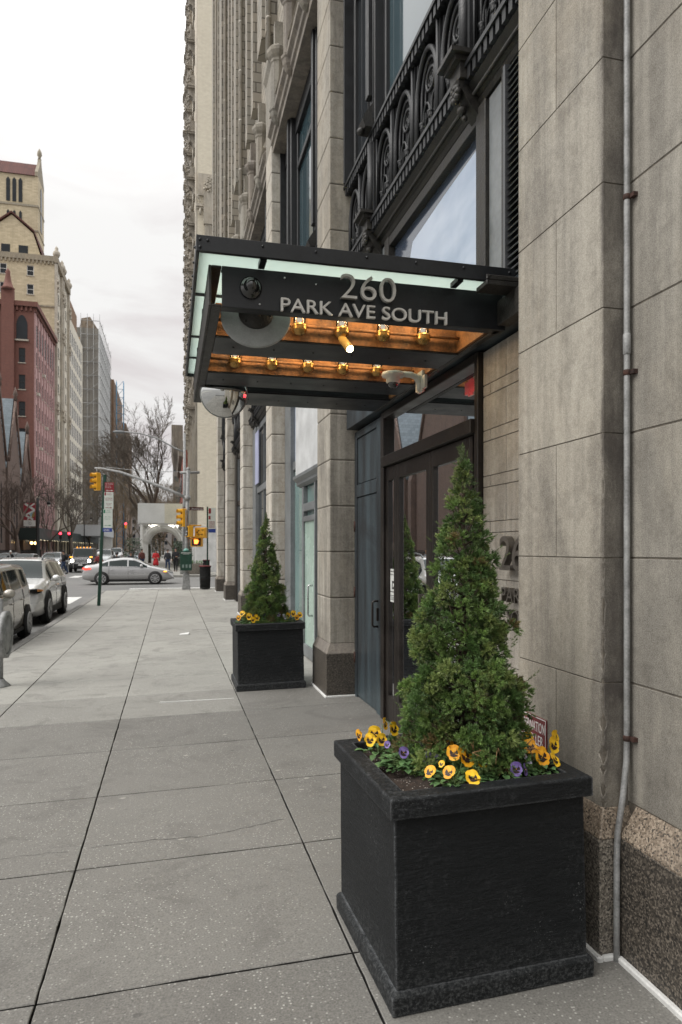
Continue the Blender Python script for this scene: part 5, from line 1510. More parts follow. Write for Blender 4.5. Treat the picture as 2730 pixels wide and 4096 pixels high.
# green call box hung on the pole
cbx = thing('alarm_box', 'dark green metal box with small white lettering on the traffic signal pole', 'box', (px,py,.7))
b = MB(); b.box(px-.25,px+.23,py-.30,py-.09,.78,1.58); bx_ = b.build('housing', GREEN, cbx, .015, 2)
b = MB(); b.box(px-.22,px+.2,py-.303,py-.3001,1.5,1.522); b.box(px-.16,px+.12,py-.303,py-.3001,1.455,1.465); b.build('printed_line', M['white_paint'], bx_)
b = MB(); b.lathe([(.12,0),(.11,.06),(.07,.1),(.01,.12)], (px+.0,py-.19,1.581), 'z', 14); b.build('dome', plain('verdigris', (.16,.36,.31,1), .5), cbx)
b = MB()
for k in range(3): b.box(px-.17+.14*k,px-.095+.14*k,py-.304,py-.3001,.89,1.03)
b.build('label_plate', plain('grey_label', (.18,.24,.22,1), .5), cbx)
# street lamp on the far corner
sl = thing('street_lamp', 'tall grey street lamp with a curved arm beyond the side street', 'street lamp', (.9,48,-.07))
b = MB(); b.tube([(.9,48,-.07),(.9,48,9.6)], [.16,.09], 12); b.lathe([(.3,-.07),(.28,.5),(.17,.7)], (.9,48,0), 'z', 8); b.build('pole', GR, sl)
b = MB(); b.tube([(.9,48,8.3),(.3,48.1,8.55),(-.9,48.2,9.2),(-2.0,48.3,9.5),(-3.1,48.4,9.6)], [.06,.055,.05,.045,.04], 8); b.build('arm', GR, sl)
b = MB(); b.ball((-3.4,48.42,9.57), .22, 12, 8, sc=(2.0,.8,.45)); b.build('lamp_head', M['alu'], sl)
# parking sign pole
ps = thing('parking_sign', 'green sign post with stacked red, white and green parking signs by the kerb', 'sign', (-2.15,22.1,gz(-2.15)))
sx, sy, sz = -2.15, 22.1, gz(-2.15)
b = MB(); b.prism([(sx-.035,sy-.03),(sx+.035,sy-.03),(sx+.05,sy+.02),(sx+.03,sy+.025),(sx+.015,sy),(sx-.015,sy),(sx-.03,sy+.025),(sx-.05,sy+.02)], 'z', sz-.02, sz+4.02)
b.v = [(x+.045*(z-sz),y,z) for (x,y,z) in b.v]; b.build('post', GREEN, ps)
sred = plain('sign_red', (.24,.012,.018,1), .5, 0, .05, 4); swh = plain('sign_panel_white', (.62,.66,.61,1), .5, 0, .05, 4); sgr = plain('sign_green', (.012,.2,.1,1), .5); sbl = plain('sign_blue', (.02,.05,.26,1), .5)
def panel(z0, z1, mat, w=.27, dx=.02):
    xo = sx+.045*((z0+z1)/2-sz)+dx
    b = MB(); b.box(xo,xo+w,sy-.058,sy-.045,z0,z1); return b.build('sign_panel', mat, ps, .004), xo
def line(txt, xo, z, w, cap, mat, par): put_text(txt, (xo,sy-.0592,z), (1,0,0), (0,0,1), .1, .0006, mat, par, width=w, cap=cap)
def arrow(xo, z, w, mat, par, both=False):
    b = MB(); b.box(xo+.04,xo+w-.04,sy-.0605,sy-.0585,z-.006,z+.006); b.prism([(xo+w-.05,z-.022),(xo+w,z),(xo+w-.05,z+.022)], 'y', sy-.0605, sy-.0585)
    if both: b.prism([(xo+.05,z-.022),(xo,z),(xo+.05,z+.022)], 'y', sy-.0605, sy-.0585)
    else: b.box(xo,xo+.04,sy-.0605,sy-.0585,z-.006,z+.006)
    b.build('arrow', mat, par)
p, xo = panel(3.43,3.72,sred); line('NO STANDING', xo+.02, 3.66, .225, .032, wt, p); line('8am-7pm', xo+.02, 3.60, .14, .028, wt, p); line('Mon thru Fri', xo+.02, 3.55, .16, .028, wt, p); arrow(xo+.03, 3.475, .21, wt, p, True)
p, xo = panel(2.905,3.425,swh)
line('COMMERCIAL', xo+.02, 3.22, .23, .036, sred, p); line('VEHICLES ONLY', xo+.02, 3.165, .23, .036, sred, p); line('8am-6pm', xo+.06, 3.06, .16, .028, sred, p); line('Mon-Fri', xo+.08, 3.015, .12, .028, sred, p); arrow(xo+.03, 2.95, .2, sred, p)
b = MB(); b.box(xo+.01,xo+.055,sy-.0605,sy-.0585,3.32,3.415); b.build('symbol', sred, p)
line('3 HOUR', xo+.075, 3.375, .12, .024, sred, p); line('METERED', xo+.075, 3.335, .14, .024, sred, p)
p, xo = panel(2.33,2.90,swh)
b = MB(); b.box(xo+.01,xo+.055,sy-.0605,sy-.0585,2.78,2.885); b.build('symbol', sgr, p)
line('2 HOUR', xo+.075, 2.84, .12, .024, sgr, p); line('METERED', xo+.075, 2.795, .14, .024, sgr, p); line('8am-7pm', xo+.04, 2.65, .18, .03, sgr, p); line('Except Sun', xo+.04, 2.59, .17, .03, sgr, p); arrow(xo+.03, 2.40, .2, sgr, p)
p, xo = panel(2.205,2.322,sbl); line('2582', xo+.02, 2.235, .17, .06, wt, p)
# second parking sign near the corner of the side street
p2 = thing('street_sign', 'thin dark sign post with small white and blue signs behind the litter bin', 'sign', (1.9,31.9,0))
b = MB(); b.box(1.5,1.56,30.0,30.05,-.02,3.5); b.build('post', GREEN, p2)
b = MB(); b.box(1.57,1.88,30.0,30.02,2.55,3.45); q = b.build('sign_panel', swh, p2)
b = MB(); b.box(1.57,1.88,30.0,30.02,2.38,2.54); b.build('sign_panel', sbl, p2)
b = MB(); b.box(1.58,1.68,29.994,29.9995,3.2,3.43); b.box(1.58,1.66,29.994,29.9995,2.95,3.1)
for k in range(6): b.box(1.6,1.84,29.994,29.9995,2.6+.05*k,2.615+.05*k)
b.build('symbol', sred, q)
# litter bin
def bin_(label, loc):
    root = thing('litter_bin', label, 'bin', (0,0,0), 0, 'litter bins at the corner')
    b = MB(); N = 26
    for k in range(N):
        a = 2*PI*k/N; c, s = math.cos(a), math.sin(a)
        b.tube([(.19*c,.19*s,.03),(.205*c,.205*s,.5),(.21*c,.21*s,.9),(.235*c,.235*s,.97)], .018, 5)
    for z in (.05,.5,.9): b.lathe([(.185+.02*z,z),(.205+.02*z,z),(.205+.02*z,z+.04),(.185+.02*z,z+.04)], (0,0,0), 'z', 24)
    b.build('slats', BLK, root)
    b = MB(); b.lathe([(.15,.02),(.17,.03),(.185,.9),(.16,.9),(.15,.05)], (0,0,0), 'z', 20); b.build('liner', plain('bin_liner', (.02,.02,.022,1), .5), root)
    b = MB(); b.lathe([(.185,.955),(.25,.955),(.255,.975),(.25,.99),(.185,.985)], (0,0,0), 'z', 24); b.build('rim', plain('bin_rim', (.16,.02,.025,1), .5), root)
    return place(root, loc)
b1 = bin_('black slatted litter bin with a dark red rim on the near corner', (1.38,28.9,gz(1.4)))
dup(b1, (2.35,47.6,-.07), 0, 'black slatted litter bin across the side street')
# stone planter blocks across the street
tb_ = thing('stone_trough', 'grey stone trough planter on the pavement across the side street', 'planter', (1.7,48.5,-.07))
b = MB(); b.box(.95,2.3,47.9,48.8,-.07,.62); b.box(1.05,2.2,48.0,48.7,.6,.66); b.build('trough', M['granite_rough'], tb_, .02, 2)
b = MB(); r = random.Random(3)
for k in range(60): 
    x,y = r.uniform(1.05,2.2), r.uniform(48,48.7); b.tube([(x,y,.62),(x+r.uniform(-.1,.1),y,.75+r.random()*.15)], .015, 4)
b.build('plants', M['leaf'], tb_)
# parking meter post with ring at the left edge
bm2 = thing('bike_rack', 'grey steel bicycle rack post with a cast ring beside the parked boxy car', 'bike rack', (-2.13,9.5,gz(-2.13)))
x0, y0, z0 = -2.13, 9.5, gz(-2.13)
b = MB(); b.lathe([(.14,0),(.13,.02),(.075,.07),(.058,.1)], (x0,y0,z0), 'z', 20); b.tube([(x0,y0,z0+.05),(x0,y0,z0+1.1)], .052, 14); b.ball((x0,y0,z0+1.1), .053, 12, 6, sc=(1,1,.5)); b.build('post', M['galv'], bm2)
b = MB(); N = 32
for yy in (-.0,):
    P = [(x0+.09*math.cos(t)*.9+.06,y0+.30*math.sin(t)*0+.0,z0+.66) for t in (0,)]
rg = []
for k in range(N+1):
    a = 2*PI*k/N; c, s = math.cos(a), math.sin(a)
    rg.append([(x0+.05,y0+.30*c,z0+.66+.30*s),(x0+.11,y0+.30*c,z0+.66+.30*s),(x0+.11,y0+.25*c,z0+.66+.25*s),(x0+.05,y0+.25*c,z0+.66+.25*s)])
b.loft(rg, 0, True, False)
b.lathe([(.24,.06),(.24,.10)], (x0,y0,z0+.66), 'x', 24)
b.build('ring', M['galv'], bm2)
# paper scrap, valve covers
ps_ = MB(); ps_.loft([[(.16,13.95,gz(.1)+.004),(.34,13.92,gz(.3)+.004),(.36,14.1,gz(.3)+.01),(.18,14.12,gz(.1)+.004)],[(.16,13.95,gz(.1)+.010),(.34,13.92,gz(.3)+.02),(.36,14.1,gz(.3)+.035),(.18,14.12,gz(.1)+.010)]])
tag(ps_.build('paper_scrap', M['white_paint']), 'crumpled white paper scrap lying on the pavement', 'litter')
# banner lamp post and bishop-crook lamp on the far pavement
bp = thing('banner_post', 'black lamp post with a red and white banner on the far pavement', 'lamp post', (-17.2,97.5,0))
b = MB(); b.lathe([(.35,-.1),(.3,.9),(.16,1.1),(.13,6),(.1,8.4)], (-17.2,97.5,0), 'z', 10); b.tube([(-17.2,97.5,7.75),(-18.9,97.4,7.75)], .03, 5); b.tube([(-17.2,97.5,4.6),(-18.9,97.4,4.6)], .03, 5)
b.build('pole', BLK, bp)
b = MB(); b.box(-18.85,-17.4,97.42,97.45,5.42,7.7); bn_ = b.build('banner', plain('banner_red', (.30,.03,.045,1), .7), bp)
b = MB(); b.box(-18.85,-17.4,97.42,97.45,4.62,5.415); b.build('banner', M['white_paint'], bp)
b = MB()
def strip(p, q, w):
    d = (Vector(q)-Vector(p)); n_ = Vector((-d.y,d.x)).normalized()*w; P = [Vector(p)+n_,Vector(q)+n_,Vector(q)-n_,Vector(p)-n_]
    b.prism([tuple(v) for v in P], 'y', 97.40, 97.418)
strip((-18.7,7.6),(-17.5,6.75),.13); strip((-17.5,7.62),(-18.1,7.2),.09); strip((-18.7,6.05),(-17.5,6.75),.1); strip((-18.7,6.1),(-17.7,5.5),.12); strip((-18.4,5.5),(-17.9,5.9),.08)
b.build('white_stripe', M['white_paint'], bn_)
b = MB(); b.prism([(-18.2,6.2),(-17.5,6.7),(-17.5,6.1),(-17.9,5.75)], 'y', 97.405, 97.419); b.build('blue_patch', plain('banner_blue', (.3,.45,.5,1), .7), bn_)
b = MB(); b.prism([(-17.85,5.7),(-17.5,5.95),(-17.5,6.5),(-17.62,6.55),(-17.8,6.2)], 'y', 97.39, 97.404); b.build('ochre_patch', plain('banner_ochre', (.3,.2,.06,1), .7), bn_)
put_text('C', (-18.2,97.415,4.92), (1,0,0), (0,0,1), .3, .003, BLK, bn_, cap=.22)
b = MB(); b.tube([(-18.1+.2*math.cos(k*PI/10),97.414,5.03+.2*math.sin(k*PI/10)) for k in range(21)], .015, 4); b.build('emblem_ring', BLK, bn_)
def crook(label, loc, sc=1):
    root = thing('bishop_crook_lamp', label, 'street lamp', (0,0,0), 0, 'crook lamps on the far pavement')
    b = MB(); b.lathe([(.3,0),(.26,.8),(.14,1.0),(.11,4),(.08,8.4)], (0,0,0), 'z', 8)
    b.tube([(0,0,8.3)]+[(.65-.65*math.cos(PI*k/10),0,8.6+.65*math.sin(PI*k/10)) for k in range(11)]+[(1.3,0,8.2)], .05, 6)
    b.tube([(.28+.28*math.cos(k*.6)*(1-k*.05)+.1,0,8.5+.28*math.sin(k*.6)*(1-k*.05)) for k in range(14)], .03, 5)
    b.build('pole', BLK, root)
    b = MB(); b.lathe([(.05,8.2),(.2,8.05),(.28,7.75),(.16,7.7)], (1.3,0,0), 'z', 10); b.build('shade', BLK, root)
    b = MB(); b.ball((1.3,0,7.62), .17, 8, 6); b.build('globe', M['white_paint'], root)
    return place(root, loc)
cl = crook('black crook-necked street lamp among the bare trees on the far pavement', (-17.3,149,-.07))
dup(cl, (-17.4,99.5,-.07), 0, 'black crook-necked street lamp beside the banner post')
# distant signals
for (lab, x, y, z, col) in (('far traffic light glowing red over the dark shed', -17.3, 118, 4.2, 0),('second far traffic light glowing red over the dark shed', -16.0, 118, 4.2, 0),('far yellow traffic light with a red glow in the middle distance', -8.6, 140, 6.6, 0)):
    t_ = thing('traffic_light', lab, 'traffic light', (x,y,-.2), 0, 'far traffic lights')
    b = MB(); b.tube([(x,y+.2,-.2),(x,y+.2,z+.3)], .09, 6); b.build('pole', BLK if col == 0 and y < 130 else GR, t_)
    b = MB(); b.box(x-.2,x+.2,y-.2,y+.1,z-1.0,z+.1); b.build('housing', BLK if y < 130 else YEL, t_)
    b = MB(); b.ball((x,y-.2,z-.1), .2, 8, 6); b.build('lens', glow('far_red', (1,.03,.05,1), 6), t_)
# iron railing in front of the church
fn = thing('iron_railing', 'black iron railing along the church front', 'fence', (-20,90,0))
b = MB(); b.box(-20.05,-19.95,48,117,1.25,1.33); b.box(-20.05,-19.95,48,117,.2,.28); b.box(-20.2,-19.8,48,117,-.07,.15)
for k in range(230): b.box(-20.02,-19.98,48.15+.3*k,48.19+.3*k,.15,1.5)
b.build('rails', BLK, fn)
# ------------------------------------------------------------ vehicles (local: forward +X, ground z=0)
def paint(name, col, metal=.35, rough=.26):
    t = NT(name)
    d = t.noise(1.6, 3); f = t.noise(9, 4)
    sep = t.n('SeparateXYZ', {0: t.co()}, 2)
    dirt = t.math('MULTIPLY', t.ramp(t.math('ADD', sep, t.math('MULTIPLY', f, .3)), [(.3,1),(.75,0)]), .45)
    c = t.mix(dirt, t.mix(t.ramp(d, [(.3,0),(.7,1)]), col, tuple(x*.9 for x in col[:3])+(1,)), (.16,.14,.115,1))
    return t.pbr(c, t.math('ADD', t.math('MULTIPLY', dirt, .5), rough), metal, None, **{'Coat Weight': 1.0, 'Coat Roughness': .04})
def itp(P, x):
    if x <= P[0][0]: return P[0][1]
    for (a, b) in zip(P, P[1:]):
        if x <= b[0]:
            f = (x-a[0])/(b[0]-a[0]); f2 = f*f*(3-2*f)
            return a[1]+(b[1]-a[1])*(f*.6+f2*.4)
    return P[-1][1]
LIGHT_W = glow('headlamp_lit', (1,.95,.85,1), 8); LENS = pane('lamp_lens', (.3,.31,.32,1), .1); REDL = glow('tail_lit', (1,.05,.03,1), 2.2); AMB = glow('amber_lit', (1,.35,.04,1), 3)
def rim_mesh(R_, spokes, dark):
    b = MB()
    b.lathe([(R_*.98,-.03),(R_,0),(R_*.9,.012),(R_*.86,-.05)], (0,0,0), 'y', 24)
    for k in range(spokes):
        a = 2*PI*k/spokes; c, s = math.cos(a), math.sin(a)
        for q in (-.11,.11):
            b.loft([[(R_*.12*c-s*R_*(.05),.0,R_*.12*s+c*R_*(.05)),(R_*.12*c+s*R_*.05,.0,R_*.12*s-c*R_*.05),(R_*.12*c+s*R_*.05,-.03,R_*.12*s-c*R_*.05),(R_*.12*c-s*R_*.05,-.03,R_*.12*s+c*R_*.05)],
                    [(R_*.93*math.cos(a+q)-s*R_*.05,.006,R_*.93*math.sin(a+q)+c*R_*.05),(R_*.93*math.cos(a+q)+s*R_*.05,.006,R_*.93*math.sin(a+q)-c*R_*.05),(R_*.93*math.cos(a+q)+s*R_*.05,-.03,R_*.93*math.sin(a+q)-c*R_*.05),(R_*.93*math.cos(a+q)-s*R_*.05,-.03,R_*.93*math.sin(a+q)+c*R_*.05)]])
    b.lathe([(R_*.18,-.03),(R_*.17,.015),(.01,.02)], (0,0,0), 'y', 14)
    return b
def car(name, label, cat, L, W, H, top, belt, axles, wr, col, ws, wins, rw, spokes=5, group=None, rimm='wheel_silver', cabin=.2, clad=None, extras=None, low=.22):
    root = thing(name, label, cat, (0,0,0), 0, group)
    pm = paint(name+'_paint', col)
    xs = set([-L/2, L/2]+[-L/2+L*k/46 for k in range(47)]+[L/2-.02,L/2-.05,-L/2+.02,-L/2+.05])
    for a in list(ws)+list(rw)+[q for w in wins for q in w]: xs.add(a)
    xs = sorted(xs)
    G = {'body': MB(), 'windscreen': MB(), 'rear_window': MB()}
    for i in range(len(wins)): G['w%d' % i] = MB()
    hm = max(z for _, z in top)
    def sec(x):
        zt = itp(top, x); zb = min(itp(belt, x), zt-.02); zl = low+.10*max(0,(abs(x)-(L/2-.5))/.5)**2
        e = max(0,(abs(x)-(L/2-.65))/.65); hw = W/2*(1-.17*e**2.6)
        cf = max(0,min(1,(zt-zb)/(hm*.32)))
        hr = hw*(.93-cabin*cf)
        rz = min(.05, (zt-zb)*.25)
        p5, p6 = (hw*.955,zb), (hr,zt-rz*1.6)
        lp = lambda f: (p5[0]+(p6[0]-p5[0])*f, p5[1]+(p6[1]-p5[1])*f)
        h = zb-zl
        return [(0,zl),(hw*.86,zl),(hw*.975,zl+.06),(hw,zl+h*.42),(hw*.985,zl+h*.62),(hw*.995,zl+h*.78),p5,lp(.07),lp(.9),p6,(hr*.9,zt-rz*.35),(hr*.55,zt),(0,zt+.008)]
    S_ = [sec(x) for x in xs]; n = len(S_[0])
    for i in range(len(xs)-1):
        xm = (xs[i]+xs[i+1])/2
        for sgn in (1,-1):
            for j in range(n-1):
                key = 'body'
                if j == 7:
                    for q, w in enumerate(wins):
                        if w[0] < xm < w[1]: key = 'w%d' % q
                if j >= 10 and ws[0] < xm < ws[1]: key = 'windscreen'
                if j >= 10 and rw[0] < xm < rw[1]: key = 'rear_window'
                P = [(xs[i],sgn*S_[i][j][0],S_[i][j][1]),(xs[i+1],sgn*S_[i+1][j][0],S_[i+1][j][1]),(xs[i+1],sgn*S_[i+1][j+1][0],S_[i+1][j+1][1]),(xs[i],sgn*S_[i][j+1][0],S_[i][j+1][1])]
                G[key].add(P, [(0,1,2,3) if sgn > 0 else (3,2,1,0)], 0, True)
    for i in (0,len(xs)-1):
        R1 = [(xs[i],p[0],p[1]) for p in S_[i]]+[(xs[i],-p[0],p[1]) for p in S_[i][::-1]]
        G['body'].add(R1, [tuple(range(len(R1)))], 0)
    def weld(o):
        bm = bmesh.new(); bm.from_mesh(o.data); bmesh.ops.remove_doubles(bm, verts=bm.verts, dist=.0004); bmesh.ops.recalc_face_normals(bm, faces=bm.faces); bm.to_mesh(o.data); bm.free()
    body = G['body'].build('body', pm, root, recalc=False); weld(body)
    for k, g in G.items():
        if k == 'body' or not g.f: continue
        o_ = g.build('side_window' if k[0] == 'w' and k[1:].isdigit() else k, M['glass_car'], root, recalc=False); weld(o_); split_loose(o_)
    # dark sills, door seams, handles
    b = MB()
    for s in (-1,1):
        b.box(axles[0]+wr*1.1,axles[1]-wr*1.1,s*W/2*.985-.012,s*W/2*.985+.012,low-.01,low+(.16 if clad else .07))
    b.box(-L/2+.4,L/2-.4,-W/2*.8,W/2*.8,low-.06,low+.02)
    b.build('sill', M['black'], root, .01)
    sea = sorted(set([w[0]-.02 for w in wins[:2]]+[wins[-1][1]+.05]))
    b = MB(); c = MB()
    for x in sea:
        for s in (-1,1):
            ss = sec(x); P = [(x,s*(p[0]+.0025),p[1]) for p in ss[2:7]]
            b.tube(P, .004, 4)
    for w in wins[:2]:
        for s in (-1,1):
            ss = sec(w[0]+.1); c.tube([(w[0]+.06,s*(ss[5][0]+.02),ss[5][1]-.01),(w[0]+.24,s*(ss[5][0]+.02),ss[5][1]-.01)], .016, 6)
    b.build('door_seam', M['black'], root); c.build('door_handle', pm if rimm != 'black' else M['black'], root)
    # mirrors
    xm = ws[0]+(ws[1]-ws[0])*.45
    for s in (-1,1):
        ss = sec(xm); b = MB(); y = s*(ss[6][0]+.13); z = ss[6][1]+.06
        b.ball((xm-.02,y,z+.03), .1, 10, 8, sc=(.8,1.15,.85)); b.tube([(xm-.03,s*ss[6][0]*.97,z-.02),(xm-.02,y-s*.03,z)], .025, 6)
        b.build('wing_mirror', pm, root)
    # wheels
    ty = MB(); w_ = .21
    ty.lathe([(wr*.66,-w_/2),(wr*.93,-w_/2),(wr,-w_/2+.03),(wr,w_/2-.03),(wr*.93,w_/2),(wr*.66,w_/2)], (0,0,0), 'y', 28)
    tym = ty.mesh('tyre', M['rubber']); rm = rim_mesh(wr*.7, spokes, 0).mesh('rim', M[rimm])
    am = MB(); am.lathe([(.02,0),(wr*1.13,0),(wr*1.13,.014),(.02,.014)], (0,0,0), 'y', 26); amm = am.mesh('wheel_arch', M['black'])
    hb_ = MB(); hb_.lathe([(.02,0),(wr*.68,0),(wr*.68,.01),(.02,.01)], (0,0,0), 'y', 20); hbm = hb_.mesh('brake_disc', M['black'])
    for x in axles:
        for s in (-1,1):
            o = link('wheel_arch', amm, root); o.location = (x,s*(W/2*1.0)-(.014 if s < 0 else 0),wr+.02)
            t = link('tyre', tym, root); t.location = (x,s*(W/2-w_/2+.035),wr)
            r_ = link('rim', rm, t); r_.location = (0,s*(w_/2+.014),0); r_.rotation_euler = (0,.3*x,0 if s > 0 else PI)
    if extras: extras(root, sec, pm)
    return root
def boxes(root, name, mat, L_, bev=.01):
    b = MB()
    for q in L_: b.box(*q)
    return b.build(name, mat, root, bev)
def plate(root, x, z, s=1): boxes(root, 'number_plate', M['white_paint'], [(x,x+.012*s,-.16,.16,z,z+.11)] if s > 0 else [(x-.012,x,-.16,.16,z,z+.11)])
silver = (.42,.42,.42,1)
def ex_suv(root, sec, pm):
    for s in (-1,1):
        b = MB(); P = [(2.0,s*.86,.9),(2.2,s*.78,.93),(2.335,s*.52,.92),(2.335,s*.5,.86),(2.24,s*.78,.80),(2.02,s*.89,.83)]
        b.loft([P,[(x+.03,y+s*.012,z) for x,y,z in P]]); b.build('headlight', pane('smoked_lens', (.03,.03,.03,1), .08), root)
        b = MB(); b.loft([[(2.06,s*.905,.90),(2.19,s*.815,.91),(2.2,s*.82,.86),(2.06,s*.91,.86)],[(2.09,s*.925,.90),(2.22,s*.835,.91),(2.23,s*.84,.86),(2.09,s*.93,.86)]]); b.build('indicator', plain('amber_lens', (.5,.2,.05,1), .3), root)
        b = MB(); P = [(2.26,s*.62,.62),(2.31,s*.45,.60),(2.3,s*.42,.5),(2.2,s*.72,.5),(2.18,s*.76,.6)]
        b.loft([P,[(x+.035,y+s*.015,z) for x,y,z in P]]); b.build('fog_lamp', M['black'], root)
        b = MB(); b.ball((2.29,s*.58,.55), .05, 8, 6); b.build('fog_lens', LENS, root)
        b = MB(); b.tube([(-1.65,s*.60,1.66),(-1.55,s*.60,1.73),(-.2,s*.62,1.76),(.25,s*.62,1.71),(.38,s*.62,1.62)], .025, 6); b.build('roof_rail', M['alu'], root)
    boxes(root, 'grille', M['black'], [(2.3,2.33,-.46+.135*k,-.35+.135*k,.80,.94) for k in range(7)])
    boxes(root, 'bumper_cladding', M['black'], [(2.05,2.31,-.72,.72,.24,.46)], .04); plate(root, 2.32, .55)
    for x in (-1.35,1.35):
        for s in (-1,1):
            b = MB(); b.tube([(x+.47*math.cos(a),s*.93,.38+.45*math.sin(a)) for a in [PI*k/12 for k in range(13)]], .035, 6); b.build('arch_cladding', M['black'], root)
cher = car('white_suv', 'white compact SUV with roof rails parked behind the silver one at the kerb', 'car', 4.62, 1.86, 1.67,
    [(-2.31,.9),(-2.25,1.15),(-1.95,1.55),(-1.6,1.63),(-.3,1.67),(.3,1.62),(1.05,1.14),(1.9,1.03),(2.2,.93),(2.29,.78),(2.31,.5)],
    [(-2.31,.85),(-2.1,1.1),(-.5,1.08),(1.0,1.03),(2.1,.86),(2.31,.46)], (-1.35,1.35), .37, (.74,.74,.72,1), (.36,1.04), [(.02,.72),(-.98,-.06),(-1.62,-1.08)], (-2.2,-1.98), 5, clad=True, extras=ex_suv)
place(cher, (-4.0,20.25,RZ), -PI/2)
def ex_soul(root, sec, pm):
    for s in (-1,1):
        b = MB(); b.box(-2.03,-1.96,s*.66-.08,s*.66+.06,1.0,1.36); b.build('tail_light', plain('red_lens', (.3,.02,.02,1), .2), root, .02)
        b = MB(); b.ball((1.85,s*.66,.8), .17, 10, 8, sc=(.7,1,.7)); b.build('headlight', LENS, root)
    boxes(root, 'grille', M['black'], [(2.04,2.08,-.5,.5,.35,.6)]); plate(root, 2.08, .65)
soul = car('boxy_car', 'silver beige boxy hatchback parked at the kerb, nearest the bicycle rack', 'car', 4.14, 1.80, 1.61,
    [(-2.07,.8),(-2.04,1.05),(-1.93,1.45),(-1.78,1.57),(-.8,1.61),(.3,1.59),(.6,1.53),(1.2,1.10),(1.9,1.0),(2.04,.82),(2.07,.55)],
    [(-2.07,.75),(-1.95,1.12),(-.9,1.06),(1.1,.98),(1.95,.82),(2.07,.5)], (-1.285,1.285), .33, (.36,.335,.29,1), (.62,1.18), [(.02,.85),(-.92,-.06),(-1.6,-1.02)], (-2.0,-1.86), 8, extras=ex_soul, cabin=.13)
place(soul, (-3.9,14.62,RZ), -PI/2)
def ex_sedan(root, sec, pm):
    for s in (-1,1):
        b = MB(); P = [(-2.33,s*.5,.9),(-2.2,s*.82,.9),(-1.85,s*.9,.885),(-1.9,s*.9,.82),(-2.2,s*.84,.80),(-2.33,s*.5,.83)]
        b.loft([P,[(x-.012,y+s*.012,z) for x,y,z in P]]); b.build('tail_light', REDL, root)
        b = MB(); P = [(1.72,s*.885,.74),(2.05,s*.80,.70),(2.28,s*.6,.62),(2.26,s*.62,.56),(2.04,s*.83,.62),(1.74,s*.9,.69)]
        b.loft([P,[(x+.01,y+s*.012,z) for x,y,z in P]]); b.build('headlight', LENS, root)
        b = MB(); b.box(1.80,1.95,s*.885-.012,s*.885+.012,.665,.715); b.build('indicator', AMB, root)
        b = MB(); ss = [sec(-1.3+2.45*k/12) for k in range(13)]; b.tube([(-1.3+2.45*k/12,s*(q[6][0]+.004),q[6][1]) for k, q in enumerate(ss)], .010, 4); b.build('window_trim', M['black'], root)
    boxes(root, 'grille', M['black'], [(2.28,2.32,-.55,.55,.28,.46)]); plate(root, -2.315, .62, -1)
sed = car('silver_sedan', 'silver saloon car driving across the junction', 'car', 4.63, 1.78, 1.435,
    [(-2.315,.7),(-2.29,.98),(-2.1,1.04),(-1.7,1.08),(-.95,1.36),(-.25,1.435),(.25,1.40),(1.15,1.0),(1.85,.86),(2.2,.70),(2.3,.55),(2.315,.4)],
    [(-2.315,.66),(-2.2,.93),(-1.6,.98),(-.2,.94),(1.1,.90),(1.95,.72),(2.315,.38)], (-1.35,1.35), .325, silver, (.3,1.14), [(.0,.95),(-.98,-.07),(-1.36,-1.02)], (-1.68,-.98), 8, extras=ex_sedan)
place(sed, (-2.17,38.5,RZ), 0)
def ex_g(root, sec, pm):
    for s in (-1,1):
        b = MB(); b.lathe([(.01,.03),(.12,.02),(.14,0)], (2.34,s*.62,.93), 'x', 14); b.build('headlight', LIGHT_W, root)
        b = MB(); b.box(1.9,2.1,s*.74-.1,s*.74+.1,1.2,1.27); b.build('indicator', AMB, root, .02)
    boxes(root, 'grille', M['chrome'], [(2.35,2.38,-.44,.44,.80+.08*k,.84+.08*k) for k in range(4)])
    boxes(root, 'bumper', M['chrome'], [(2.34,2.46,-.55,-.5,.4,1.0),(2.34,2.46,.5,.55,.4,1.0),(2.44,2.47,-.55,.55,.72,.77)]); boxes(root, 'bumper_cladding', M['black'], [(2.2,2.42,-.88,.88,.38,.64)], .03); plate(root, 2.47, .56)
    boxes(root, 'roof_lamp', AMB, [(.55,.6,-.5+.25*k,-.42+.25*k,1.98,2.03) for k in range(5)])
    b = MB()
    for y in (-.5,.1): b.tube([(1.02,y,1.27),(.92,y+.42,1.42)], .012, 4)
    b.build('wiper', M['black'], root)
gw = car('black_offroader', 'black boxy off-roader with one bright headlamp waiting across the junction', 'car', 4.7, 1.85, 1.97,
    [(-2.35,.8),(-2.34,1.8),(-2.2,1.94),(-1,1.97),(.55,1.97),(.72,1.9),(1.02,1.27),(2.2,1.2),(2.33,1.12),(2.35,.7)],
    [(-2.35,.75),(-2.2,1.22),(1.0,1.22),(2.2,1.12),(2.35,.66)], (-1.42,1.42), .38, (.012,.013,.016,1), (.72,1.01), [(.05,.62),(-.9,-.05),(-1.9,-1.0)], (-2.345,-2.3), 5, extras=ex_g, cabin=.1, low=.35)
place(gw, (-6.9,59.4,RZ), -PI/2)
def ex_lit(root, sec, pm):
    for s in (-1,1):
        b = MB(); b.ball((2.2,s*.68,.72), .13, 8, 6, sc=(.8,1.2,.7)); b.build('headlight', LIGHT_W, root)
        b = MB(); b.ball((2.28,s*.6,.42), .07, 8, 6); b.build('fog_lamp', LIGHT_W, root)
    boxes(root, 'grille', M['black'], [(2.27,2.33,-.5,.5,.4,.7)]); plate(root, 2.33, .5)
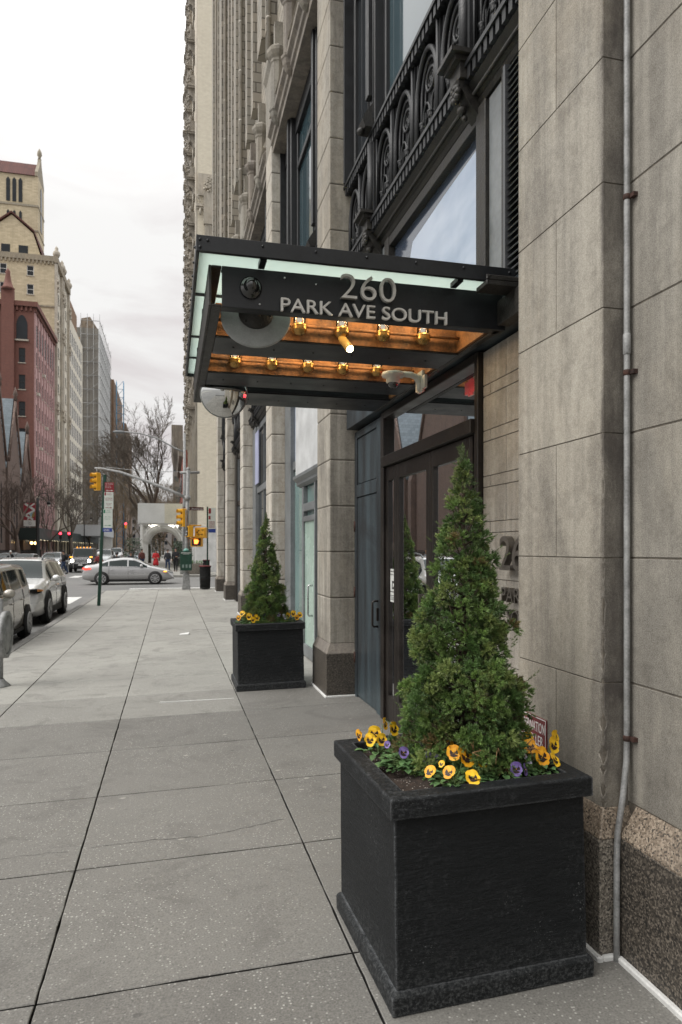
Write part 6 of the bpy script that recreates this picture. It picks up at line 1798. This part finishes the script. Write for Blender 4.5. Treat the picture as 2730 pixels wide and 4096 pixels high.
def traffic(name, label, col, loc, rz=-PI/2, h=1.45, lit=True):
    k = h/1.45
    r = car(name, label, 'car', 4.6, 1.84, h, [(x,z*k) for x,z in [(-2.3,.7),(-2.25,1.0),(-1.9,1.3),(-1.3,1.42),(0,1.45),(.4,1.41),(1.15,1.02),(1.9,.92),(2.2,.76),(2.3,.5)]],
        [(x,z*k) for x,z in [(-2.3,.66),(-2.1,.95),(1.1,.92),(2,.76),(2.3,.45)]], (-1.38,1.38), .34, col, (.42,1.13), [(.0,.85),(-.95,-.07),(-1.55,-1.02)], (-2.2,-1.92), 6, 'cars in the far traffic', extras=ex_lit if lit else None)
    return place(r, loc, rz)
traffic('white_car', 'white car with lit headlamps beside the black off-roader', (.5,.52,.54,1), (-9.6,61.5,RZ), h=1.62)
traffic('grey_car', 'grey car with lit headlamps in the lane beyond the white car', (.2,.21,.22,1), (-12.0,63,RZ), h=1.5)
traffic('silver_van', 'pale silver people carrier behind the black off-roader', (.45,.47,.48,1), (-6.3,70,RZ), h=1.85, lit=False)
traffic('dark_car', 'dark car farther back beyond the grey one', (.03,.03,.035,1), (-14.8,70,RZ), h=1.55, lit=False)
traffic('blue_grey_car', 'blue grey car far down the avenue behind the silver saloon', (.22,.27,.32,1), (-3.9,86,RZ), h=1.5, lit=False)
traffic('white_van', 'white van far down the avenue beside the shed', (.62,.63,.63,1), (-6.8,92,RZ), h=2.0, lit=False)
traffic('pale_car', 'pale parked car by the far kerb beyond the shed', (.5,.5,.48,1), (-3.8,98,RZ), h=1.6, lit=False)
# ------------------------------------------------------------ people
def skin_obj(name, verts, edges, mat, parent, sub=1):
    """verts: (x,y,z,r)"""
    me = bpy.data.meshes.new(name); me.from_pydata([v[:3] for v in verts], edges, []); me.materials.append(mat)
    o = bpy.data.objects.new(name, me); COL.objects.link(o)
    if parent is not None: o.parent = parent
    m = o.modifiers.new('skin', 'SKIN'); m.use_smooth_shade = True; m.use_x_symmetry = False
    for i, sv in enumerate(me.skin_vertices[0].data):
        sv.radius = (verts[i][3],)*2; sv.use_root = (i == 0)
    if sub:
        s = o.modifiers.new('sub', 'SUBSURF'); s.levels = sub; s.render_levels = sub
    return o
SK = plain('skin', (.36,.20,.135,1), .55, 0, .08, 9)
SK2 = plain('skin_dark', (.16,.08,.05,1), .55, 0, .08, 9)
HAIR = plain('hair_dark', (.014,.01,.008,1), .6)
def cloth(name, col): return plain(name, col, .9, 0, .15, 14, .3, 90)
def person(label, loc, rz, top, legs, skin=None, h=1.74, stride=.12, arms=((.24,.04,.92),(-.24,.04,.92)), hair=HAIR, longhair=False, coat=False, pack=None, helmet=None, sit=False, group=None):
    """faces local -Y; returns the body, the top-level object"""
    skin = skin or SK; k = h/1.74
    J = {}; V = []; E = []
    def a(n, x, y, z, r, par=None):
        J[n] = len(V); V.append((x*k,y*k,z*k,r*k))
        if par: E.append((J[par],J[n]))
    hip = .92 if not sit else .86
    a('pelvis',0,0,hip,.115); a('waist',0,0,hip+.13,.105,'pelvis'); a('chest',0,-.01,hip+.36,.125,'waist'); a('neckb',0,0,hip+.53,.06,'chest'); a('neck',0,-.01,hip+.60,.05,'neckb')
    a('head',0,-.025,hip+.69,.075,'neck'); a('crown',0,-.015,hip+.78,.07,'head'); a('nose',0,-.105,hip+.675,.014,'head'); a('chin',0,-.075,hip+.625,.03,'head')
    for s, nm in ((1,'l'),(-1,'r')):
        hx, hy, hz = arms[0 if s > 0 else 1]
        a('sh'+nm,s*.17,0,hip+.47,.062,'chest')
        ex, ey, ez = s*.235, .03+hy*.2, hip+.20; 
        a('el'+nm,ex,ey,ez,.044,'sh'+nm); a('wr'+nm,hx,hy,hz,.03,'el'+nm)
        d = Vector((hx-ex,hy-ey,hz-ez)).normalized()
        p = Vector((hx,hy,hz))+d*.06; a('pa'+nm,p.x,p.y,p.z,.03,'wr'+nm)
        sd = Vector((0,1,0)) if abs(d.y) < .8 else Vector((1,0,0))
        for q in range(4):
            f = p+d*(.075-.012*abs(q-1.4))+sd*(.024*(q-1.5))*1.1+Vector((-s*.012,0,0)); a('f%d%s' % (q,nm),f.x,f.y,f.z,.009,'pa'+nm)
        f = p+d*.02-sd*.05; a('th'+nm,f.x,f.y,f.z,.011,'pa'+nm)
        st = stride*s
        if sit:
            a('kn'+nm,s*.2,-.38,hip-.05,.068,'pelvis'); a('an'+nm,s*.2,-.30,hip-.5,.045,'kn'+nm); a('to'+nm,s*.2,-.44,hip-.55,.035,'an'+nm)
        else:
            a('hi'+nm,s*.095,0,hip-.06,.1,'pelvis'); a('kn'+nm,s*.1,-st*.6-.02,.50,.066,'hi'+nm); a('an'+nm,s*.1,-st+.03+.05*abs(st)/.2,.085,.045,'kn'+nm); a('to'+nm,s*.105,-st-.13,.04,.036,'an'+nm)
    body = skin_obj('person', V, E, skin, None)
    tag(body, label, 'person', group)
    def sub(names, pairs, g, mat, nm):
        ix = {n: i for i, n in enumerate(names)}
        VV = [(V[J[n]][0],V[J[n]][1],V[J[n]][2],V[J[n]][3]+g*k) for n in names]
        return skin_obj(nm, VV, [(ix[p],ix[q]) for p,q in pairs], mat, body)
    sub(['waist','pelvis','chest','neckb','shl','shr','ell','elr','wrl','wrr'], [('waist','pelvis'),('waist','chest'),('chest','neckb'),('chest','shl'),('chest','shr'),('shl','ell'),('shr','elr'),('ell','wrl'),('elr','wrr')], .034, top, 'jacket')
    if sit: sub(['pelvis','knl','knr','anl','anr'], [('pelvis','knl'),('pelvis','knr'),('knl','anl'),('knr','anr')], .012, legs, 'trousers')
    else: sub(['pelvis','hil','hir','knl','knr','anl','anr'], [('pelvis','hil'),('pelvis','hir'),('hil','knl'),('hir','knr'),('knl','anl'),('knr','anr')], .012, legs, 'trousers')
    sub(['anl','tol'], [('anl','tol')], .014, M['black'], 'shoe'); sub(['anr','tor'], [('anr','tor')], .014, M['black'], 'shoe')
    z = (hip+.73)*k
    b = MB()
    if coat: b.lathe([(.17*k,(hip+.1)*k),(.21*k,(hip-.2)*k),(.25*k,(hip-.45)*k),(.22*k,(hip-.45)*k)], (0,0,0), 'z', 14); b.build('coat_skirt', top, body); b = MB()
    if helmet: b.ball((0,-.0,z+.02), .135*k, 12, 8); b.build('helmet', helmet, body)
    else:
        b.ball((0,.012,z+.035), .098*k, 12, 8, sc=(1,1.05,1))
        if longhair: b.ball((0,.05,z-.12), .10*k, 10, 8, sc=(1.1,.7,1.8))
        b.build('hair', hair, body)
    b = MB()
    for s in (-1,1): b.ball((s*.032*k,-.098*k,(hip+.70)*k), .011*k, 6, 4)
    b.build('eyes', BLK, body)
    b = MB(); b.ball((0,-.093*k,(hip+.64)*k), .018*k, 6, 4, sc=(1.4,.5,.4)); b.build('mouth', plain('lips', (.25,.09,.08,1), .5), body)
    b = MB()
    for s in (-1,1): b.ball((s*.083*k,-.01*k,(hip+.685)*k), .022*k, 6, 5, sc=(.5,.8,1.3))
    b.build('ear', skin, body)
    if pack: b = MB(); b.ball((0,.2,1.28*k), .2, 10, 8, sc=(.95,.7,1.25)); b.build('backpack', pack, body)
    body.location = loc; body.rotation_euler = (0,0,rz)
    return body
black_c = cloth('black_cloth', (.012,.012,.014,1)); jean = cloth('jeans', (.035,.055,.11,1)); red_c = cloth('red_cloth', (.42,.02,.025,1)); grey_c = cloth('grey_cloth', (.2,.21,.22,1))
person('person in a dark jacket and blue jeans with a black backpack crossing the road', (-7.75,54.3,RZ), rad(-75), black_c, jean, stride=.24, pack=M['black'], arms=((.2,-.2,1.0),(-.22,.12,.92)))
person('person in a long red coat walking under the white arched shed', (-1.15,55.5,-.07), rad(5), red_c, black_c, h=1.66, longhair=True, coat=True, arms=((.12,-.2,1.08),(-.14,-.2,1.06)))
person('tall person all in black standing beside the red-coated one', (.35,53.5,-.07), rad(-12), black_c, black_c, h=1.8, arms=((.14,-.22,1.1),(-.27,.0,.9)))
person('person in a dark grey coat just behind the one in black', (-.25,56.0,-.07), rad(20), cloth('charcoal_cloth', (.035,.037,.045,1)), jean, h=1.68)
person('fair-haired person in a grey jacket standing beyond the parked white SUV', (-13.3,45.2,RZ), rad(70), grey_c, jean, hair=plain('hair_fair', (.3,.16,.06,1), .6), h=1.78)
person('person with a pale cap beyond the parked cars', (-13.0,62,RZ), rad(30), black_c, black_c, hair=M['white_paint'], h=1.7)
def scooter(label, plabel, loc, rz, hel, jac):
    root = thing('scooter', label, 'scooter', (0,0,0), 0, 'scooters waiting across the junction')
    b = MB()
    for y in (-.6,.6): b.lathe([(.12,-.06),(.22,-.06),(.25,-.03),(.25,.03),(.22,.06),(.12,.06)], (0,y,.25), 'x', 18)
    b.build('tyre', M['rubber'], root)
    b = MB(); b.loft([[(-.15,y,z0),(.15,y,z0),(.13,y,z1),(-.13,y,z1)] for (y,z0,z1) in ((-.7,.5,.62),(-.5,.45,.85),(-.42,.32,.9),(-.3,.28,.4),(.1,.28,.42),(.2,.35,.72),(.75,.45,.76),(.85,.55,.7))]); b.build('body', plain('scooter_paint', (.12,.02,.02,1), .3), root, .03, 2)
    b = MB(); b.tube([(-.32,-.4,1.02),(0,-.44,.98),(.32,-.4,1.02)], .02, 6); b.tube([(0,-.44,.98),(0,-.58,.3)], .03, 6); b.box(-.2,.2,.45,.9,.78,1.2); b.build('handlebar', M['black'], root)
    b = MB(); b.ball((0,-.6,.8), .08, 8, 6); b.build('headlight', LENS, root)
    place(root, loc, rz)
    person(plabel, (loc[0],loc[1],loc[2]-.05), rz, jac, black_c, sit=True, helmet=hel, arms=((.28,-.36,1.05),(-.28,-.36,1.05)), group=None)
scooter('scooter behind the sign post', 'rider in a white helmet and dark red jacket on a scooter', (-4.9,50.5,RZ), .1, M['white_paint'], cloth('maroon_cloth', (.15,.02,.02,1)))
scooter('scooter to the right of the sign post', 'rider in a black helmet on the middle scooter', (-3.85,52.5,RZ), -.1, plain('helmet_black', (.02,.02,.022,1), .25), black_c)
scooter('rightmost scooter beyond the silver saloon', 'bare-headed rider on the rightmost scooter beyond the silver saloon', (-2.95,54,RZ), 0, None, black_c)
person('person in a brown jacket beyond the roof of the silver saloon', (-2.3,58.0,-.07), rad(30), cloth('brown_cloth', (.12,.04,.035,1)), jean, h=1.7)
# ------------------------------------------------------------ bare winter trees
def bare_tree(label, loc, H, seed, mat, trunk_h=.28, r0=.28, levels=6, spread=.55, n0=4, twigs=True, group='bare street trees', lean=(0,0), fine=None, max_seg=2600):
    r = random.Random(seed)
    root = thing('bare_tree', label, 'tree', (0,0,0), 0, group)
    T = MB(); B = MB(); cnt = [0]
    rmin = .021 if max_seg > 2000 else .02
    def limb(p, d, ln, rr, lev):
        if cnt[0] > max_seg: return
        cnt[0] += 1
        n = 4 if lev < 3 else 3; P = [p]; rs = [rr]
        q = p.copy(); dd = d.copy()
        for k in range(n):
            dd = (dd+Vector((r.uniform(-1,1),r.uniform(-1,1),r.uniform(-.5,.9)))*.2).normalized()
            q = q+dd*ln/n; P.append(q.copy()); rs.append(max(rmin,rr*(1-.34*(k+1)/n)))
        B.tube(P, rs, 6 if lev < 2 else 4 if lev < 4 else 3, cap=False)
        if lev >= levels: return
        m = 2 if lev < 1 else r.choice((2,3)) if lev < levels-1 else 3
        for k in range(m):
            i = n if k == 0 else r.randint(max(1,n-2), n)
            ax = dd.orthogonal().normalized(); ax.rotate(Matrix.Rotation(r.uniform(0,2*PI),3,dd))
            nd = (dd*math.cos(spread*r.uniform(.55,1.3))+ax*math.sin(spread*r.uniform(.6,1.3))+Vector((0,0,.10))).normalized()
            limb(P[i], nd, ln*r.uniform(.62,.86), rs[i]*(.9 if k == 0 else .7), lev+1)
        if lev >= 2:
            for k in range(2):
                i = r.randint(1,n); ax = dd.orthogonal().normalized(); ax.rotate(Matrix.Rotation(r.uniform(0,2*PI),3,dd))
                e = P[i]+(dd*.5+ax).normalized()*ln*r.uniform(.3,.6)
                B.tube([P[i],(P[i]+e)/2+Vector((0,0,ln*.05)),e], [max(rmin*.7,rs[i]*.4),max(rmin*.6,rs[i]*.3),rmin*.4], 3, cap=False)
    t0 = Vector((0,0,-.1)); t1 = Vector((lean[0],lean[1],H*trunk_h))
    T.tube([t0,(t0+t1)/2+Vector((r.uniform(-.1,.1),0,0)),t1], [r0*1.25,r0,r0*.85], 10)
    for k in range(n0):
        a = 2*PI*k/n0+r.uniform(-.4,.4); d = Vector((math.cos(a)*.75,math.sin(a)*.75,1.0 if k else 2)).normalized()
        limb(t1-Vector((0,0,.25*k)), d, H*.27, r0*(.7 if k else .8), 0)
    mat = mat
    T.build('trunk', mat, root, recalc=False); B.build('crown', mat, root, recalc=False)
    zm = max(v[2] for v in B.v)
    place(root, loc, 0); root.scale = (H/zm,)*3
    return root
bare_tree('tall dark bare tree rising behind the white arched shed', (-2.75,86,-.07), 20.5, 4, M['bark'], .34, .5, 7, .5, 5, max_seg=5200)
bare_tree('bare reddish tree in front of the church', (-17.9,90,-.1), 12.5, 9, M['bark_red'], .3, .30, 6, .62, 4, lean=(-.4,0))
bare_tree('dark bare tree before the cream facades left of the yellow signal', (-17.0,128,-.1), 17, 14, M['bark'], .32, .34, 6, .55, 4)
t4 = bare_tree('bare brown tree behind the crook-necked lamp on the far pavement', (-17.3,158,-.1), 16, 23, M['bark'], .3, .3, 6, .55, 4)
dup(t4, (-18.2,113,-.1), 1.3, 'slim bare tree between the banner post and the cream facades', t4.scale[0]*.8)
t6 = bare_tree('pale brown twiggy tree high beside the netted tower', (-11.5,152,-.1), 25, 31, M['bark_pale'], .3, .36, 7, .5, 5, max_seg=4200)
for (x,y,s,rz,lab) in ((-16,205,1.05,1,'pale twiggy tree beyond the netted tower'),(-14,250,1.0,2,'pale twiggy tree near the blue hoist mast'),(-9,230,.95,4,'pale twiggy tree between the hoist mast and the avenue'),(-2.5,118,.62,3,'brown bare tree close behind the tall dark tree'),(-2.2,150,.62,5,'brown bare tree third behind the arched shed'),(-2.0,190,.7,.5,'brown bare tree farthest behind the arched shed'),(-7.5,300,.9,2.5,'faint bare tree farthest away along the avenue')):
    dup(t6, (x,y,-.1), rz, lab, t6.scale[0]*s)
# dwarf pines and shrubs under the arched shed
def shrub(label, loc, H, W_, n, col, seed):
    r = random.Random(seed); root = thing('shrub', label, 'shrub', (0,0,0), 0, 'shrubs beyond the side street')
    L = MB()
    for k in range(n):
        a, z = r.uniform(0,2*PI), H*r.uniform(.15,1); R_ = W_*math.sqrt(r.random())*(1.1-.5*abs(z/H-.5)); p = Vector((R_*math.cos(a),R_*math.sin(a),z))
        d = Vector((r.uniform(-1,1),r.uniform(-1,1),r.uniform(-.3,1))).normalized(); s = d.orthogonal().normalized()*.05; q = r.uniform(.09,.18)
        L.add([p-s*.3,p+d*q*.5-s,p+d*q,p+d*q*.5+s], [(0,1,2,3)])
    L.build('foliage', col, root, recalc=False)
    b = MB()
    for k in range(6): b.tube([(0,0,0),(r.uniform(-.2,.2),r.uniform(-.2,.2),H*.5),(r.uniform(-W_,W_)*.7,r.uniform(-W_,W_)*.7,H*.85)], [.06,.04,.015], 5)
    b.build('stem', M['bark'], root)
    return place(root, loc)
dkgreen = plain('evergreen_leaf', (.028,.05,.026,1), .6, 0, .4, 3)
shrub('dark evergreen bush under the arched shed', (.85,57.5,-.07), 2.3, .75, 1600, dkgreen, 2)
shrub('small dark pine beside the kerb-side leg of the arched shed', (-3.1,60,-.07), 2.6, .8, 700, dkgreen, 3)
shrub('dark pine inside the arched shed behind the people', (-1.7,82,-.07), 3.6, 1.1, 900, dkgreen, 4)
dup(t6, (.2,90,-.1), 2.2, 'short brown bare tree seen through the arched shed', t6.scale[0]*.32)
dup(t6, (-1.6,100,-.1), 4.2, 'bare tree farther back seen through the arched shed', t6.scale[0]*.4)
# ------------------------------------------------------------ sky, sun, camera
SUN_EL, SUN_AZ = rad(46), rad(262)      # azimuth clockwise from +Y: over the avenue, behind the viewer's left shoulder
W = bpy.data.worlds.new('World'); SC.world = W; W.use_nodes = True
nt_ = W.node_tree; nt_.nodes.clear()
class WT(NT):
    def __init__(s): s.t = nt_; s._co = None
t = WT()
out = nt_.nodes.new('ShaderNodeOutputWorld')
sky = nt_.nodes.new('ShaderNodeTexSky'); sky.sky_type = 'NISHITA'; sky.sun_disc = False
sky.sun_elevation = SUN_EL; sky.sun_rotation = SUN_AZ; sky.air_density = 1.0; sky.dust_density = 2.5
gen = t.n('TexCoord', out=0)
sep = t.n('SeparateXYZ', {0: gen}, 2)
bw = t.n('RGBToBW', {'Color': sky.outputs[0]})
grey = t.mix(.90, sky.outputs[0], t.n('CombineColor', {0: bw, 1: bw, 2: bw}))
# overcast deck: even grey-white, brighter overhead, with soft low bands
deck = t.ramp(sep, [(0,.86),(.18,.92),(.42,1.0),(1,2.6)])
vec = t.n('Mapping', {'Vector': gen, 'Scale': (1.6,1.6,5.5)})
n1 = t.n('TexNoise', {'Vector': vec, 'Scale': 2.1, 'Detail': 6, 'Roughness': .55, 'Distortion': .6})
band = t.ramp(sep, [(.05,.25),(.16,.9),(.30,1),(.42,.45),(.55,.05)])
cl = t.math('MULTIPLY', t.ramp(n1, [(.44,0),(.66,1)]), band)
cloud = t.mix(cl, (1,1,1,1), (.75,.70,.715,1))
flat = t.mix(.88, grey, (7.5,7.44,7.34,1))
c = t.mix(1.0, flat, deck, 'MULTIPLY'); c = t.mix(1.0, c, cloud, 'MULTIPLY')
bg = nt_.nodes.new('ShaderNodeBackground'); nt_.links.new(c, bg.inputs[0]); bg.inputs[1].default_value = .10
nt_.links.new(bg.outputs[0], out.inputs[0])
ld = bpy.data.lights.new('sun', 'SUN'); ld.energy = 1.5; ld.angle = rad(38); ld.color = (1,.965,.92)
so = bpy.data.objects.new('sun', ld); COL.objects.link(so)
d = Vector((math.sin(SUN_AZ)*math.cos(SUN_EL), math.cos(SUN_AZ)*math.cos(SUN_EL), math.sin(SUN_EL)))
so.rotation_euler = d.to_track_quat('Z','Y').to_euler(); so.location = d*60
cam = bpy.data.cameras.new('camera'); co = bpy.data.objects.new('camera', cam); COL.objects.link(co)
co.location = (0,0,1.7); co.rotation_euler = (PI/2,0,-math.atan(391/1569))
cam.sensor_fit = 'HORIZONTAL'; cam.sensor_width = 24; cam.lens = 24*1569/1568; cam.shift_y = .05325
cam.clip_end = 3000; cam.clip_start = .05
cam.dof.use_dof = True; cam.dof.focus_distance = 3.6; cam.dof.aperture_fstop = 5.6
SC.camera = co
SC.view_settings.view_transform = 'Standard'; SC.view_settings.look = 'None'; SC.view_settings.exposure = .48; SC.view_settings.gamma = 1
SC.cycles.max_bounces = 8; SC.cycles.transparent_max_bounces = 16
SC.cycles.sample_clamp_indirect = 4
